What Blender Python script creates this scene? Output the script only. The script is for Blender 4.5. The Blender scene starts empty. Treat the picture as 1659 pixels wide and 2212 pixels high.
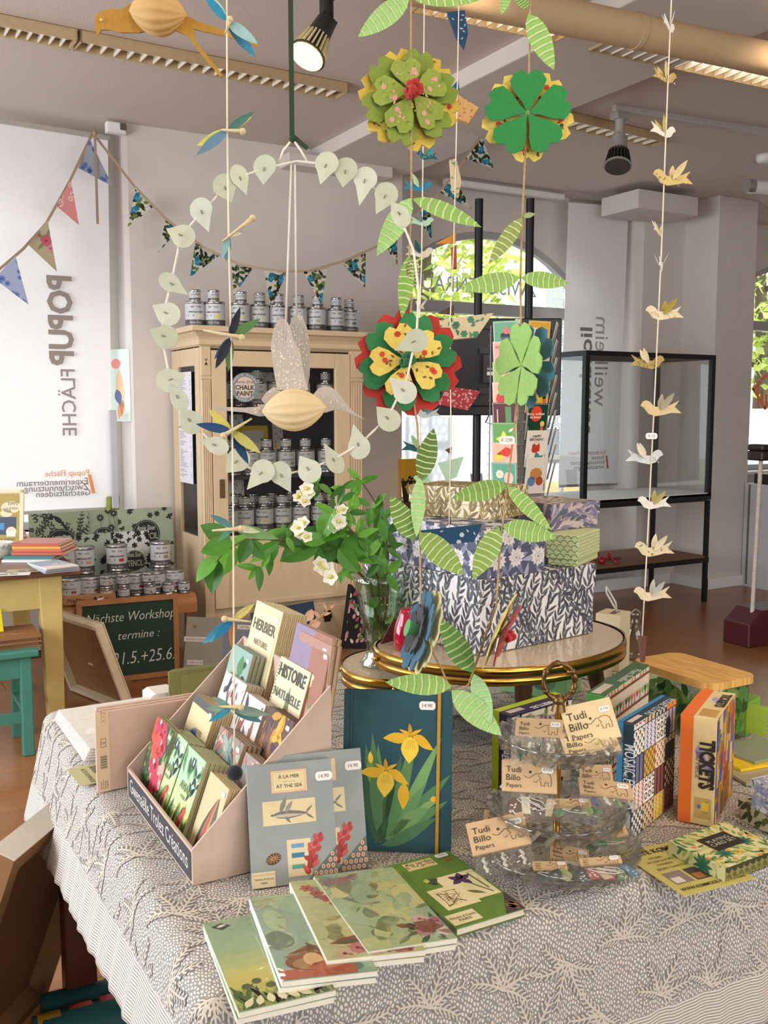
import bpy, math, random
from mathutils import Vector as V, Matrix

# ---------------------------------------------------------------- camera, world, light, exposure
sc = bpy.context.scene
col = sc.collection
random.seed(11)
rnd = random.uniform
FPX, EYE, PITCH, YAW = 2100.0, 1.45, math.radians(6.14), math.radians(29.7)
cd = bpy.data.cameras.new('camera')
cd.sensor_fit = 'AUTO'; cd.sensor_width = 36; cd.lens = FPX/2212*36; cd.clip_start = .02
cam = bpy.data.objects.new('camera', cd); col.objects.link(cam)
cam.location = (0, 0, EYE); cam.rotation_euler = (math.pi/2-PITCH, 0, -YAW)
sc.camera = cam
sc.view_settings.view_transform = 'Standard'; sc.view_settings.look = 'None'
sc.view_settings.gamma = 1; sc.view_settings.use_curve_mapping = False
sc.view_settings.exposure = 0.0
w_ = bpy.data.worlds.new('sky'); sc.world = w_; w_.use_nodes = True
bg = w_.node_tree.nodes['Background']
bg.inputs[0].default_value = (.86, .93, 1, 1); bg.inputs[1].default_value = 3.0
def lamp(name, kind, loc, energy, color, rot=(0, 0, 0), **k):
    d = bpy.data.lights.new(name, kind); d.energy = energy; d.color = color
    for a, b in k.items(): setattr(d, a, b)
    o = bpy.data.objects.new(name, d); col.objects.link(o); o.location = loc; o.rotation_euler = rot
    return o
R90 = math.pi/2
lamp('sun', 'SUN', (6, -6, 12), 5., (1, .95, .86), (math.radians(40), 0, math.radians(25)), angle=.01)
# daylight through the left wall's windows, and an added fill lamp behind the camera
lamp('daylight_left', 'AREA', (-2.35, 2.9, 1.75), 148, (.95, .97, 1), (0, -R90, 0), shape='RECTANGLE', size=1.9, size_y=4.2)
lamp('fill_rear', 'AREA', (1.6, -2.85, 1.8), 66, (1, .88, .77), (R90, 0, 0), shape='RECTANGLE', size=5.5, size_y=2.0)
# the shop's ceiling spots above and behind the camera
for i, (x, y, tx, ty, e) in enumerate(((1.5, -.7, 1.2, 1.2, 52), (.3, -.2, .7, 1.6, 34), (2.3, 1.3, 1.5, 1.5, 34), (3.6, 2.4, 2.3, 4.4, 70), (1.9, 2.4, 1.9, 4.8, 55))):
    a = V((tx, ty, .8))-V((x, y, 2.95))
    o = lamp('ceiling_spot_light', 'SPOT', (x, y, 2.95), e, (1, .8, .58), spot_size=1.25, spot_blend=.8, shadow_soft_size=.06)
    o.rotation_euler = a.to_track_quat('-Z', 'Y').to_euler()

# ---------------------------------------------------------------- picture point -> place
FW = V((math.sin(YAW)*math.cos(PITCH), math.cos(YAW)*math.cos(PITCH), -math.sin(PITCH)))
RT = V((math.cos(YAW), -math.sin(YAW), 0)); UP = RT.cross(FW); EY = V((0, 0, EYE))
def ray(x, y): return FW+RT*((x-829.5)/FPX)-UP*((y-1106)/FPX)
def at_z(x, y, z): d = ray(x, y); return EY+d*((z-EYE)/d.z)
def at_y(x, y, Y): d = ray(x, y); return EY+d*(Y/d.y)
def at_x(x, y, X): d = ray(x, y); return EY+d*(X/d.x)
def at_d(x, y, w): return EY+ray(x, y)*w
def at_p(x, y, P, n): d = ray(x, y); return EY+d*((P-EY).dot(n)/d.dot(n))
def proj(p): v = p-EY; w = v.dot(FW); return 829.5+FPX*v.dot(RT)/w, 1106-FPX*v.dot(UP)/w, w
def zat(p, y):
    a, b = -.2, 3.3
    for _ in range(44):
        m = (a+b)/2
        if proj(V((p[0], p[1], m)))[1] > y: a = m
        else: b = m
    return a

# ---------------------------------------------------------------- colours and materials
def lin(c): return c/12.92 if c <= .04045 else ((c+.055)/1.055)**2.4
_hx = {}
def hx(s):
    if isinstance(s, tuple): return s
    if s not in _hx:
        _hx[s] = tuple(lin(int(s[i:i+2], 16)/255) for i in (0, 2, 4))+(1.0,)
    return _hx[s]
MATS = {}
def mat(name, c=None, rough=.6, metal=0., noise=.08, scale=30., bump=0., emit=0., trans=0., sheen=0., stretch=None, coat=0., spec=.5, rand=0., c2=None):
    """principled material with a noise-driven tint; c None = the colours stored on the faces"""
    if name in MATS: return MATS[name]
    m = bpy.data.materials.new(name); m.use_nodes = True; t = m.node_tree; N = t.nodes; L = t.links
    p = N['Principled BSDF']; p.inputs['Roughness'].default_value = rough; p.inputs['Metallic'].default_value = metal
    p.inputs['Sheen Weight'].default_value = sheen; p.inputs['Coat Weight'].default_value = coat
    p.inputs['Specular IOR Level'].default_value = spec
    tc = N.new('ShaderNodeTexCoord'); nz = N.new('ShaderNodeTexNoise'); nz.inputs['Scale'].default_value = scale; nz.inputs['Detail'].default_value = 4
    if stretch:
        mp = N.new('ShaderNodeMapping'); mp.inputs['Scale'].default_value = stretch
        L.new(tc.outputs['Object'], mp.inputs[0]); L.new(mp.outputs[0], nz.inputs['Vector'])
    else: L.new(tc.outputs['Object'], nz.inputs['Vector'])
    mr = N.new('ShaderNodeMapRange'); mr.inputs[1].default_value = .3; mr.inputs[2].default_value = .7
    mr.inputs[3].default_value = 1-noise; mr.inputs[4].default_value = 1+noise*.6
    L.new(nz.outputs['Fac'], mr.inputs[0])
    mx = N.new('ShaderNodeVectorMath'); mx.operation = 'SCALE'
    if c is None:
        at = N.new('ShaderNodeAttribute'); at.attribute_name = 'Col'; L.new(at.outputs['Color'], mx.inputs[0])
    elif c2:
        mc = N.new('ShaderNodeMix'); mc.data_type = 'RGBA'
        mc.inputs[6].default_value = hx(c); mc.inputs[7].default_value = hx(c2)
        r2 = N.new('ShaderNodeMapRange'); r2.inputs[1].default_value = .38; r2.inputs[2].default_value = .62
        L.new(nz.outputs['Fac'], r2.inputs[0]); L.new(r2.outputs[0], mc.inputs[0]); L.new(mc.outputs[2], mx.inputs[0])
    else: mx.inputs[0].default_value = hx(c)[:3]
    if rand:
        oi = N.new('ShaderNodeObjectInfo'); rr = N.new('ShaderNodeMapRange'); rr.inputs[3].default_value = 1-rand; rr.inputs[4].default_value = 1+rand
        L.new(oi.outputs['Random'], rr.inputs[0]); mm = N.new('ShaderNodeMath'); mm.operation = 'MULTIPLY'
        L.new(rr.outputs[0], mm.inputs[0]); L.new(mr.outputs[0], mm.inputs[1]); L.new(mm.outputs[0], mx.inputs['Scale'])
    else: L.new(mr.outputs[0], mx.inputs['Scale'])
    L.new(mx.outputs[0], p.inputs['Base Color'])
    if bump:
        b = N.new('ShaderNodeBump'); b.inputs['Strength'].default_value = bump; b.inputs['Distance'].default_value = .004
        L.new(nz.outputs['Fac'], b.inputs['Height']); L.new(b.outputs[0], p.inputs['Normal'])
    if emit:
        p.inputs['Emission Color'].default_value = hx(c); p.inputs['Emission Strength'].default_value = emit
    if trans:
        ts = N.new('ShaderNodeBsdfTranslucent'); L.new(mx.outputs[0], ts.inputs[0]); ms = N.new('ShaderNodeMixShader'); ms.inputs[0].default_value = trans
        L.new(p.outputs[0], ms.inputs[1]); L.new(ts.outputs[0], ms.inputs[2]); L.new(ms.outputs[0], N['Material Output'].inputs[0])
    MATS[name] = m; return m
def clear(name, tint='ffffff', gloss=.12, rough=.02, bump=0., bscale=40., haze=0.):
    """thin clear sheet: see-through with a fresnel gloss"""
    if name in MATS: return MATS[name]
    m = bpy.data.materials.new(name); m.use_nodes = True; t = m.node_tree; N = t.nodes; L = t.links; N.remove(N['Principled BSDF'])
    a = N.new('ShaderNodeBsdfTransparent'); a.inputs[0].default_value = hx(tint)
    g = N.new('ShaderNodeBsdfGlossy'); g.inputs['Roughness'].default_value = rough
    lw = N.new('ShaderNodeLayerWeight'); lw.inputs[0].default_value = .25
    mr = N.new('ShaderNodeMapRange'); mr.inputs[3].default_value = gloss*.5; mr.inputs[4].default_value = min(1, gloss*3.5)
    L.new(lw.outputs['Facing'], mr.inputs[0])
    mx = N.new('ShaderNodeMixShader'); L.new(mr.outputs[0], mx.inputs[0]); L.new(a.outputs[0], mx.inputs[1]); L.new(g.outputs[0], mx.inputs[2])
    tc = N.new('ShaderNodeTexCoord'); nz = N.new('ShaderNodeTexNoise'); nz.inputs['Scale'].default_value = bscale; L.new(tc.outputs['Object'], nz.inputs['Vector'])
    if bump:
        b = N.new('ShaderNodeBump'); b.inputs['Strength'].default_value = bump; b.inputs['Distance'].default_value = .01
        L.new(nz.outputs['Fac'], b.inputs['Height']); L.new(b.outputs[0], g.inputs['Normal']); L.new(b.outputs[0], lw.inputs['Normal'])
    if haze:
        d = N.new('ShaderNodeBsdfDiffuse'); ts = N.new('ShaderNodeBsdfTranslucent'); m2 = N.new('ShaderNodeMixShader'); L.new(d.outputs[0], m2.inputs[1]); L.new(ts.outputs[0], m2.inputs[2])
        m3 = N.new('ShaderNodeMixShader'); m3.inputs[0].default_value = haze; L.new(mx.outputs[0], m3.inputs[1]); L.new(m2.outputs[0], m3.inputs[2]); mx = m3
    L.new(mx.outputs[0], N['Material Output'].inputs[0]); MATS[name] = m; return m
PAPER = mat('printed_paper', None, .62, noise=.05, scale=60)
GLOSS = mat('glossy_print', None, .28, noise=.03, scale=60)
FELT = mat('felt', None, .95, noise=.1, scale=220, bump=.25, sheen=.3, trans=.12)
CLOTH = mat('woven_fabric', None, .9, noise=.08, scale=300, bump=.12, trans=.18)
THINP = mat('thin_paper', None, .7, noise=.06, scale=90, trans=.3)
PAINT = mat('painted_surface', None, .5, noise=.06, scale=20)
GLASS = clear('window_glass', 'fdfefe', .06)
BAG = clear('clear_film', 'fdfdfb', .055, .16, .5, 70, .05)

# ---------------------------------------------------------------- mesh builder
class B:
    def __init__(s, c='ffffff'): s.v = []; s.f = []; s.c = []; s.sm = []; s.m = None; s.dc = c
    def add(s, vs, fs, c=None, sm=False):
        o = len(s.v); c = hx(c or s.dc)
        s.v += [tuple(s.m@V(p)) for p in vs] if s.m else [tuple(p) for p in vs]
        for f in fs: s.f.append([i+o for i in f]); s.c.append(c); s.sm.append(sm)
        return s
    def box(s, x0, y0, z0, x1, y1, z1, c=None):
        return s.add([(x, y, z) for z in (z0, z1) for x, y in ((x0, y0), (x1, y0), (x1, y1), (x0, y1))],
                     [(3, 2, 1, 0), (4, 5, 6, 7), (0, 1, 5, 4), (1, 2, 6, 5), (2, 3, 7, 6), (3, 0, 4, 7)], c)
    def bar(s, p, q, w, d, c=None, up=(0, 0, 1)):
        p = V(p); q = V(q); z = (q-p).normalized(); u = V(up)
        if abs(z.dot(u)) > .95: u = V((0, 1, 0))
        x = u.cross(z).normalized(); y = z.cross(x)
        r = [p+x*a*w/2+y*b*d/2 for a, b in ((-1, -1), (1, -1), (1, 1), (-1, 1))]+[q+x*a*w/2+y*b*d/2 for a, b in ((-1, -1), (1, -1), (1, 1), (-1, 1))]
        return s.add(r, [(3, 2, 1, 0), (4, 5, 6, 7), (0, 1, 5, 4), (1, 2, 6, 5), (2, 3, 7, 6), (3, 0, 4, 7)], c)
    def cyl(s, p, q, r, r2=None, n=14, c=None, cap=True):
        p = V(p); q = V(q); z = (q-p).normalized(); x = z.orthogonal().normalized(); y = z.cross(x); r2 = r if r2 is None else r2
        vs = [p+(x*math.cos(6.28319*i/n)+y*math.sin(6.28319*i/n))*r for i in range(n)]+[q+(x*math.cos(6.28319*i/n)+y*math.sin(6.28319*i/n))*r2 for i in range(n)]
        s.add(vs, [(i, (i+1) % n, n+(i+1) % n, n+i) for i in range(n)], c, True)
        if cap: s.add(vs[:n], [tuple(range(n))[::-1]], c); s.add(vs[n:], [tuple(range(n))], c)
        return s
    def tube(s, pts, r, n=6, c=None):
        pts = [V(p) for p in pts]; k = len(pts); rs = r if isinstance(r, (list, tuple)) else [r]*k
        x = None; vs = []
        for i, p in enumerate(pts):
            t = (pts[min(i+1, k-1)]-pts[max(i-1, 0)]).normalized()
            x = t.orthogonal().normalized() if x is None else (x-t*x.dot(t)).normalized()
            y = t.cross(x)
            vs += [p+(x*math.cos(6.28319*j/n)+y*math.sin(6.28319*j/n))*rs[i] for j in range(n)]
        fs = [(i*n+j, i*n+(j+1) % n, (i+1)*n+(j+1) % n, (i+1)*n+j) for i in range(k-1) for j in range(n)]
        return s.add(vs, fs+[tuple(range(n))[::-1], tuple(range((k-1)*n, k*n))], c, True)
    def lathe(s, prof, n=24, c=None, o=(0, 0, 0), mod=None, sx=1, sy=1):
        vs = []
        for i, (r, z) in enumerate(prof):
            for j in range(n):
                a = 6.28319*j/n; q = r*(mod(a, i) if mod else 1)
                vs.append((o[0]+q*math.cos(a)*sx, o[1]+q*math.sin(a)*sy, o[2]+z))
        k = len(prof)
        return s.add(vs, [(i*n+j, i*n+(j+1) % n, (i+1)*n+(j+1) % n, (i+1)*n+j) for i in range(k-1) for j in range(n)], c, True)
    def ball(s, o, rx, ry=None, rz=None, n=12, c=None):
        ry = ry or rx; rz = rz or rx; k = n//2
        return s.lathe([(max(1e-4, math.sin(math.pi*i/k)), -rz*math.cos(math.pi*i/k)) for i in range(k+1)], n, c, o, None, rx, ry)
    def slab(s, fr, poly, t, c=None, cs=None):
        """flat outline given depth t behind the frame's plane"""
        n = len(poly); O, x, y, z = fr
        a = [O+x*p[0]+y*p[1] for p in poly]; b = [q-z*t for q in a]
        s.add(a, [tuple(range(n))], c); s.add(b, [tuple(range(n))[::-1]], cs or c)
        return s.add(a+b, [(i, n+i, n+(i+1) % n, (i+1) % n) for i in range(n)], cs or c)
    def art(s, fr, polys, lift=.0003, step=.00003):
        O, x, y, z = fr
        for p in polys:
            l = lift+step*(p[2] if len(p) > 2 else 0)
            s.add([O+x*q[0]+y*q[1]+z*l for q in p[0]], [tuple(range(len(p[0])))], p[1])
        return s
    def text(s, fr, txt, x, y, size, c, al='c', bold=0., shear=0., lift=.0006, mirror=False, rot=0., wmax=None, sx=1.):
        vs, fs, w, x0 = tmesh(txt, bold, shear)
        k = size/.73; kx = k*sx
        if wmax and w*kx > wmax: kx = wmax/w
        ox = {'c': -w/2-x0, 'l': -x0, 'r': -w-x0}[al]; O, ux, uy, uz = fr; ca, sa = math.cos(rot), math.sin(rot)
        out = []
        for a, b in vs:
            a = (a+ox)*kx; b *= k
            if mirror: a = -a
            out.append(O+ux*(x+a*ca-b*sa)+uy*(y+a*sa+b*ca)+uz*lift)
        return s.add(out, fs, c)
    def leaf(s, fr, L, W, bend=0., fold=.15, c=None, n=7, c2=None, tip=1., stripes=None, twist=0.):
        """leaf blade from the frame's origin along its x; folded at the midrib, bent along z"""
        O, x, y, z = fr; P = []
        for i in range(n+1):
            t = i/n; w = W*.5*(math.sin(math.pi*min(1, t**.8))**.8 if 0 < t < 1 else (.04 if t == 0 else .01))
            zz = bend*L*t*t; cen = O+x*(L*t)+z*zz; ty = y*math.cos(twist*t)+z*math.sin(twist*t); tz = z*math.cos(twist*t)-y*math.sin(twist*t)
            P.append((cen+ty*w+tz*fold*w, cen, cen-ty*w+tz*fold*w))
        vs = [q for t in P for q in t]
        for i in range(n):
            a = 3*i; s.add([vs[a], vs[a+1], vs[a+4], vs[a+3]], [(0, 1, 2, 3)], c, True)
            s.add([vs[a+1], vs[a+2], vs[a+5], vs[a+4]], [(0, 1, 2, 3)], c2 or c, True)
        if stripes:
            for i in range(1, n):
                for sg in (0, 2):
                    p, q = P[i][1], (P[i][sg]*.8+P[min(n, i+1)][sg]*.2)
                    d = x*(L*.012)
                    for zo in (.0006, -.0006): s.add([p-d+z*zo, p+d+z*zo, q+d+z*zo, q-d+z*zo], [(0, 1, 2, 3)], stripes)
        return s
    def mesh(s, name):
        me = bpy.data.meshes.new(name); me.from_pydata(s.v, [], s.f)
        a = me.color_attributes.new('Col', 'FLOAT_COLOR', 'CORNER'); buf = []
        for c, f in zip(s.c, s.f): buf += list(c)*len(f)
        a.data.foreach_set('color', buf)
        me.polygons.foreach_set('use_smooth', s.sm); me.update(); return me
_tm = {}
def tmesh(txt, bold, shear):
    k = (txt, bold, shear)
    if k not in _tm:
        cu = bpy.data.curves.new('lettering', 'FONT'); cu.body = txt; cu.resolution_u = 2; cu.offset = bold; cu.shear = shear
        o = bpy.data.objects.new('lettering', cu); col.objects.link(o)
        me = bpy.data.meshes.new_from_object(o.evaluated_get(bpy.context.evaluated_depsgraph_get()))
        vs = [(v.co.x, v.co.y) for v in me.vertices]; fs = [tuple(p.vertices) for p in me.polygons]
        x0 = min((v[0] for v in vs), default=0); x1 = max((v[0] for v in vs), default=1)
        bpy.data.objects.remove(o); bpy.data.curves.remove(cu); bpy.data.meshes.remove(me)
        _tm[k] = (vs, fs, x1-x0, x0)
    return _tm[k]

# ---------------------------------------------------------------- things and parts
def fr(O, x, y):
    x = V(x).normalized(); y = V(y); z = x.cross(y).normalized(); return (V(O), x, z.cross(x), z)
IDF = fr((0, 0, 0), (1, 0, 0), (0, 1, 0))
def tag(o, label, cat, group=None, kind=None):
    o['label'] = label; o['category'] = cat
    if group: o['group'] = group
    if kind: o['kind'] = kind
    return o
def thing(name, label, cat, loc=(0, 0, 0), rz=0., group=None, mtx=None):
    o = bpy.data.objects.new(name, None); col.objects.link(o); o.empty_display_size = .05
    if mtx is not None: o.matrix_world = mtx
    else: o.location = loc; o.rotation_euler = (0, 0, rz)
    return tag(o, label, cat, group)
def part(name, b, parent, m, loc=None, rot=None, bevel=0., label=None, kind=None):
    me = b if isinstance(b, bpy.types.Mesh) else b.mesh(name)
    o = bpy.data.objects.new(name, me); col.objects.link(o)
    if not me.materials: me.materials.append(m)
    if parent: o.parent = parent
    if loc is not None: o.location = loc
    if rot is not None: o.rotation_euler = rot
    if label: o['label'] = label
    if kind: o['kind'] = kind
    if bevel:
        mo = o.modifiers.new('bevel', 'BEVEL'); mo.width = bevel; mo.segments = 2; mo.limit_method = 'ANGLE'; mo.angle_limit = .7
    return o
def solo(name, label, cat, b, m, loc=None, rot=None, group=None, bevel=0., kind=None):
    return tag(part(name, b, None, m, loc, rot, bevel), label, cat, group, kind)
def struct(name, b, m, bevel=0., parent=None):
    o = part(name, b, parent, m, bevel=bevel)
    if not parent: o['kind'] = 'structure'
    return o
def rotz(a): return Matrix.Rotation(a, 4, 'Z')
ORD = 'first second third fourth fifth sixth seventh eighth ninth tenth eleventh twelfth thirteenth fourteenth fifteenth'.split()

# ---------------------------------------------------------------- flat shapes for prints
def rect(x0, y0, x1, y1): return [(x0, y0), (x1, y0), (x1, y1), (x0, y1)]
def ell(cx, cy, rx, ry=None, a=0., n=12):
    ry = ry or rx; ca, sa = math.cos(a), math.sin(a)
    return [(cx+rx*math.cos(6.28319*i/n)*ca-ry*math.sin(6.28319*i/n)*sa, cy+rx*math.cos(6.28319*i/n)*sa+ry*math.sin(6.28319*i/n)*ca) for i in range(n)]
def lf(x, y, L, W, a, bend=0., n=3):
    """leaf outline from (x, y) along angle a"""
    up = []; dn = []
    for i in range(1, n+1):
        t = i/(n+1); w = W*.5*math.sin(math.pi*t**.85); o = bend*L*math.sin(math.pi*t*.5)*t
        up.append((L*t, o+w)); dn.append((L*t, o-w))
    P = [(0, 0)]+dn+[(L, bend*L)]+up[::-1]; ca, sa = math.cos(a), math.sin(a)
    return [(x+p*ca-q*sa, y+p*sa+q*ca) for p, q in P]
def stroke(pts, w0, w1=None):
    w1 = w0 if w1 is None else w1; n = len(pts); out = []; S = []
    for i, p in enumerate(pts):
        a = pts[max(0, i-1)]; b = pts[min(n-1, i+1)]; dx, dy = b[0]-a[0], b[1]-a[1]; l = math.hypot(dx, dy) or 1
        w = (w0+(w1-w0)*i/(n-1))/2; S.append(((p[0]-dy/l*w, p[1]+dx/l*w), (p[0]+dy/l*w, p[1]-dx/l*w)))
    return [[S[i][1], S[i+1][1], S[i+1][0], S[i][0]] for i in range(n-1)]
def clip(poly, x0, y0, x1, y1):
    for ax, lim, sg in ((0, x0, 1), (0, x1, -1), (1, y0, 1), (1, y1, -1)):
        out = []
        for i in range(len(poly)):
            a, b = poly[i-1], poly[i]; ia = (a[ax]-lim)*sg >= 0; ib = (b[ax]-lim)*sg >= 0
            if ia != ib:
                t = (lim-a[ax])/(b[ax]-a[ax]); out.append((a[0]+(b[0]-a[0])*t, a[1]+(b[1]-a[1])*t))
            if ib: out.append(b)
        poly = out
        if len(poly) < 3: return None
    return poly
def clipall(polys, x0, y0, x1, y1):
    out = []
    for p in polys:
        xs = [q[0] for q in p[0]]; ys = [q[1] for q in p[0]]
        if min(xs) >= x0 and max(xs) <= x1 and min(ys) >= y0 and max(ys) <= y1: out.append(p); continue
        q = clip(p[0], x0, y0, x1, y1)
        if q: out.append((q,)+tuple(p[1:]))
    return out
def shift(polys, dx, dy, k=1., a=0.):
    ca, sa = math.cos(a)*k, math.sin(a)*k
    return [([(dx+q[0]*ca-q[1]*sa, dy+q[0]*sa+q[1]*ca) for q in p[0]],)+tuple(p[1:]) for p in polys]
def bloom(cx, cy, r, c, cc, n=5, l=2, a0=0., w=.9):
    o = [(lf(cx, cy, r, r*w, a0+6.28319*i/n), c, l+i % 2) for i in range(n)]
    return o+[(ell(cx, cy, r*.22, n=8), cc, l+2)]
def foliage(w, h, s, cols, dens=1., fw=.3, seed=1, stem=None, l0=1):
    """flowing leaf repeat"""
    r = random.Random(seed); out = []; a0 = r.uniform(0, 6); st = s*.62/math.sqrt(dens)
    f = lambda x, y: 1.1+1.15*math.sin(x/(s*2.1)+a0)+.8*math.sin(y/(s*2.6)+a0*2)
    y = -s*.3
    while y < h+s*.3:
        x = -s*.3
        while x < w+s*.3:
            px, py = x+r.uniform(-.25, .25)*st, y+r.uniform(-.25, .25)*st
            sg = r.choice((-1, 1)); a = f(px, py)+sg*.55
            out.append((lf(px, py, s*r.uniform(.75, 1.2), s*fw*r.uniform(.8, 1.2), a, sg*r.uniform(-.28, .05)), r.choice(cols), l0+r.randrange(5)))
            if stem and r.random() < .35:
                pts = [(px, py)]
                for k in range(5): b = f(*pts[-1]); pts.append((pts[-1][0]+math.cos(b)*s*.4, pts[-1][1]+math.sin(b)*s*.4))
                out += [(q, stem, l0-1) for q in stroke(pts, s*.05)]
            x += st
        y += st
    return clipall(out, 0, 0, w, h)
def willow(w, h, s, cols, seed=1, stem='a08a78', l0=1):
    """climbing stems with paired slender leaves"""
    r = random.Random(seed); out = []; x0 = -s
    while x0 < w+s:
        ph = x0/s*.9+seed+r.uniform(-.25, .25); y = -s*1.5; pts = []; k = 0
        while y < h+s:
            x = x0+s*.5*math.sin(y/(s*1.3)+ph); pts.append((x, y)); d = math.atan2(1, .42*math.cos(y/(s*1.3)+ph))
            for sg in (-1, 1): out.append((lf(x, y, s*r.uniform(.85, 1.25), s*r.uniform(.24, .32), d+sg*r.uniform(.45, 1.05), -sg*r.uniform(.05, .35), 4), r.choice(cols), l0+1+k % 5)); k += 1
            y += s*.52
        out += [(q, stem, l0) for q in stroke(pts, s*.06)]; x0 += s*r.uniform(.92, 1.06)
    return clipall(out, 0, 0, w, h)
def blossoms(w, h, s, fc, cc, lc, seed=1, n=9, l0=1, pet=.42, leaves=5):
    r = random.Random(seed); out = []
    ny = int(h/s)+2; nx = int(w/s)+2
    for j in range(ny):
        for i in range(nx):
            x = (i-.3+.5*(j % 2))*s+r.uniform(-.12, .12)*s; y = (j-.3)*s+r.uniform(-.12, .12)*s; a = r.uniform(0, 6)
            for k in range(leaves): out.append((lf(x, y, s*r.uniform(.6, .95), s*.24, a+6.283*k/leaves, r.uniform(-.4, .4)), r.choice(lc), l0+k % 3))
            for k in range(n): out.append((lf(x, y, s*pet*r.uniform(.9, 1.15), s*pet*.5, a+6.283*k/n, r.uniform(-.15, .15)), fc, l0+3+k % 3))
            for k in range(7 if n > 7 else 0): out += [(lf(x, y, s*pet*.62, s*pet*.26, a+.3+6.283*k/7), cc, l0+6), (lf(x, y, s*pet*.56, s*pet*.19, a+.3+6.283*k/7), fc, l0+7)]
            out.append((ell(x, y, s*.06, n=7), cc, l0+8))
    return clipall(out, 0, 0, w, h)
def cub(z0, F, L, Rr, top):
    """upright box from the picture: near foot, its left and right feet, picture height of the near top corner -> matrix, sizes"""
    f = at_z(*F, z0); l = at_z(*L, z0)-f; r = at_z(*Rr, z0)-f
    ax = r.normalized(); ay = V((-ax.y, ax.x, 0))
    if abs(l.dot(ay)) < l.length*.97:           # share the error between both sides
        b = (ax-l.normalized()).normalized(); ax = (b+V((-b.y, b.x, 0))*-1).normalized() if False else ax
    return Matrix.Translation(f)@rotz(math.atan2(ax.y, ax.x)), r.dot(ax), l.dot(ay), zat(f, top)-z0
def faces3(lx, ly, h):
    return {'R': fr((0, 0, 0), (1, 0, 0), (0, 0, 1)), 'L': fr((0, ly, 0), (0, -1, 0), (0, 0, 1)), 'T': fr((0, 0, h), (1, 0, 0), (0, 1, 0)),
            'B': fr((lx, 0, 0), (0, 1, 0), (0, 0, 1))}
# ================================================================ the room
WALL = mat('wall_plaster', 'd3cac2', .85, noise=.03, scale=8, bump=.05)
CEIL = mat('ceiling_plaster', 'cfc2b8', .9, noise=.05, scale=140, bump=.35)
WHITE = mat('white_paint', 'e4e2de', .5, noise=.03)
GREYF = mat('grey_window_frame', 'a9a7a6', .5, noise=.04)
YW, YG, ZC, X0, X1 = 5.75, 6.05, 3.07, -2.5, 8.6
b = B(); b.box(X0-.3, -3.2, -.2, X1+.3, 6.3, -.012); floor = struct('floor', b, mat('floor_base', '4a3322', .8))
PLANK = mat('floor_laminate', 'a87142', .29, noise=.22, scale=9, stretch=(1.2, 14, 14), rand=.08, c2='8f5a32')
b = B(); b.box(.0012, .0006, -.012, 1.3988, .1994, 0); pm = b.mesh('plank')
for j in range(24):
    y = 1.0+.2*j; xo = (j*.53) % 1.4
    for i in range(-1, 7):
        x = -.6+xo-1.4+1.4*i
        if x > 8.3 or x < -1.2 or (y < 2.3 and x > .8): continue
        part('plank', pm, floor, PLANK, (x, y, 0))
b = B(); b.box(X0-.3, -3.2, ZC, X1+.3, 6.5, ZC+.2); struct('ceiling', b, CEIL)
b = B(); b.box(2.75, -3, 2.99, 3.45, YW, ZC+.01); struct('ceiling_beam', b, WALL, .008)
b = B(); b.box(2.53, 5.6, 2.925, 3.26, YW, 3.0); struct('trim_1', b, WALL, .004)           # boxed duct under the ceiling at the pier
# facade: pier, wall, pillar, recessed window walls
b = B(); b.box(1.58, YW, 0, 3.42, 6.2, ZC); struct('wall_back_pier', b, WALL)
b = B(); b.box(5.6, YW-.02, 0, 6.05, 6.2, ZC); struct('wall_back', b, WALL)
b = B(); b.box(6.04, 5.39, 0, 6.48, 6.2, ZC); struct('pillar', b, WALL, .006)
b = B(); b.box(5.17, 5.36, 2.885, 5.78, YW, 3.02); struct('trim_2', b, WALL, .006)
b = B(); b.box(X0, YG, 0, -.45, 6.2, ZC); b.box(X0, YW, 0, -.6, 6.2, ZC); struct('wall_back_left', b, WALL)
b = B(); b.box(X0-.3, -3, 0, X0, .6, ZC); b.box(X0-.3, 5.2, 0, X0, 6.2, ZC); b.box(X0-.3, .6, 0, X0, 5.2, .75); b.box(X0-.3, .6, 2.75, X0, 5.2, ZC); struct('wall_left', b, WALL)
b = B(); b.box(X1, -3, 0, X1+.3, 6.2, ZC); struct('wall_right', b, WALL)
b = B(); b.box(X0, -3.2, 0, -1.3, -2.9, ZC); b.box(4.5, -3.2, 0, X1, -2.9, ZC); b.box(-1.3, -3.2, 0, 4.5, -2.9, .7); b.box(-1.3, -3.2, 2.85, 4.5, -2.9, ZC); struct('wall_front', b, WALL)
def arch_wall(name, xa, xb, cx, cz, R, half, zs, ztop=ZC):
    """window wall with an arched opening"""
    def az(x): return cz+math.sqrt(max(0, R*R-(x-cx)**2))
    b = B(); n = 28
    b.box(xa, YG, 0, cx-half, 6.2, ztop); b.box(cx+half, YG, 0, xb, 6.2, ztop); b.box(cx-half, YG, 0, cx+half, 6.2, zs)
    for i in range(n):
        p, q = cx-half+2*half*i/n, cx-half+2*half*(i+1)/n; za, zb = az(p), az(q)
        b.add([(p, YG, za), (q, YG, zb), (q, YG, ztop), (p, YG, ztop)], [(0, 1, 2, 3)])
        b.add([(p, YG, za), (q, YG, zb), (q, 6.2, zb), (p, 6.2, za)], [(3, 2, 1, 0)])
        b.add([(p, 6.2, za), (q, 6.2, zb), (q, 6.2, ztop), (p, 6.2, ztop)], [(3, 2, 1, 0)])
    struct(name, b, WALL); return az
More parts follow.
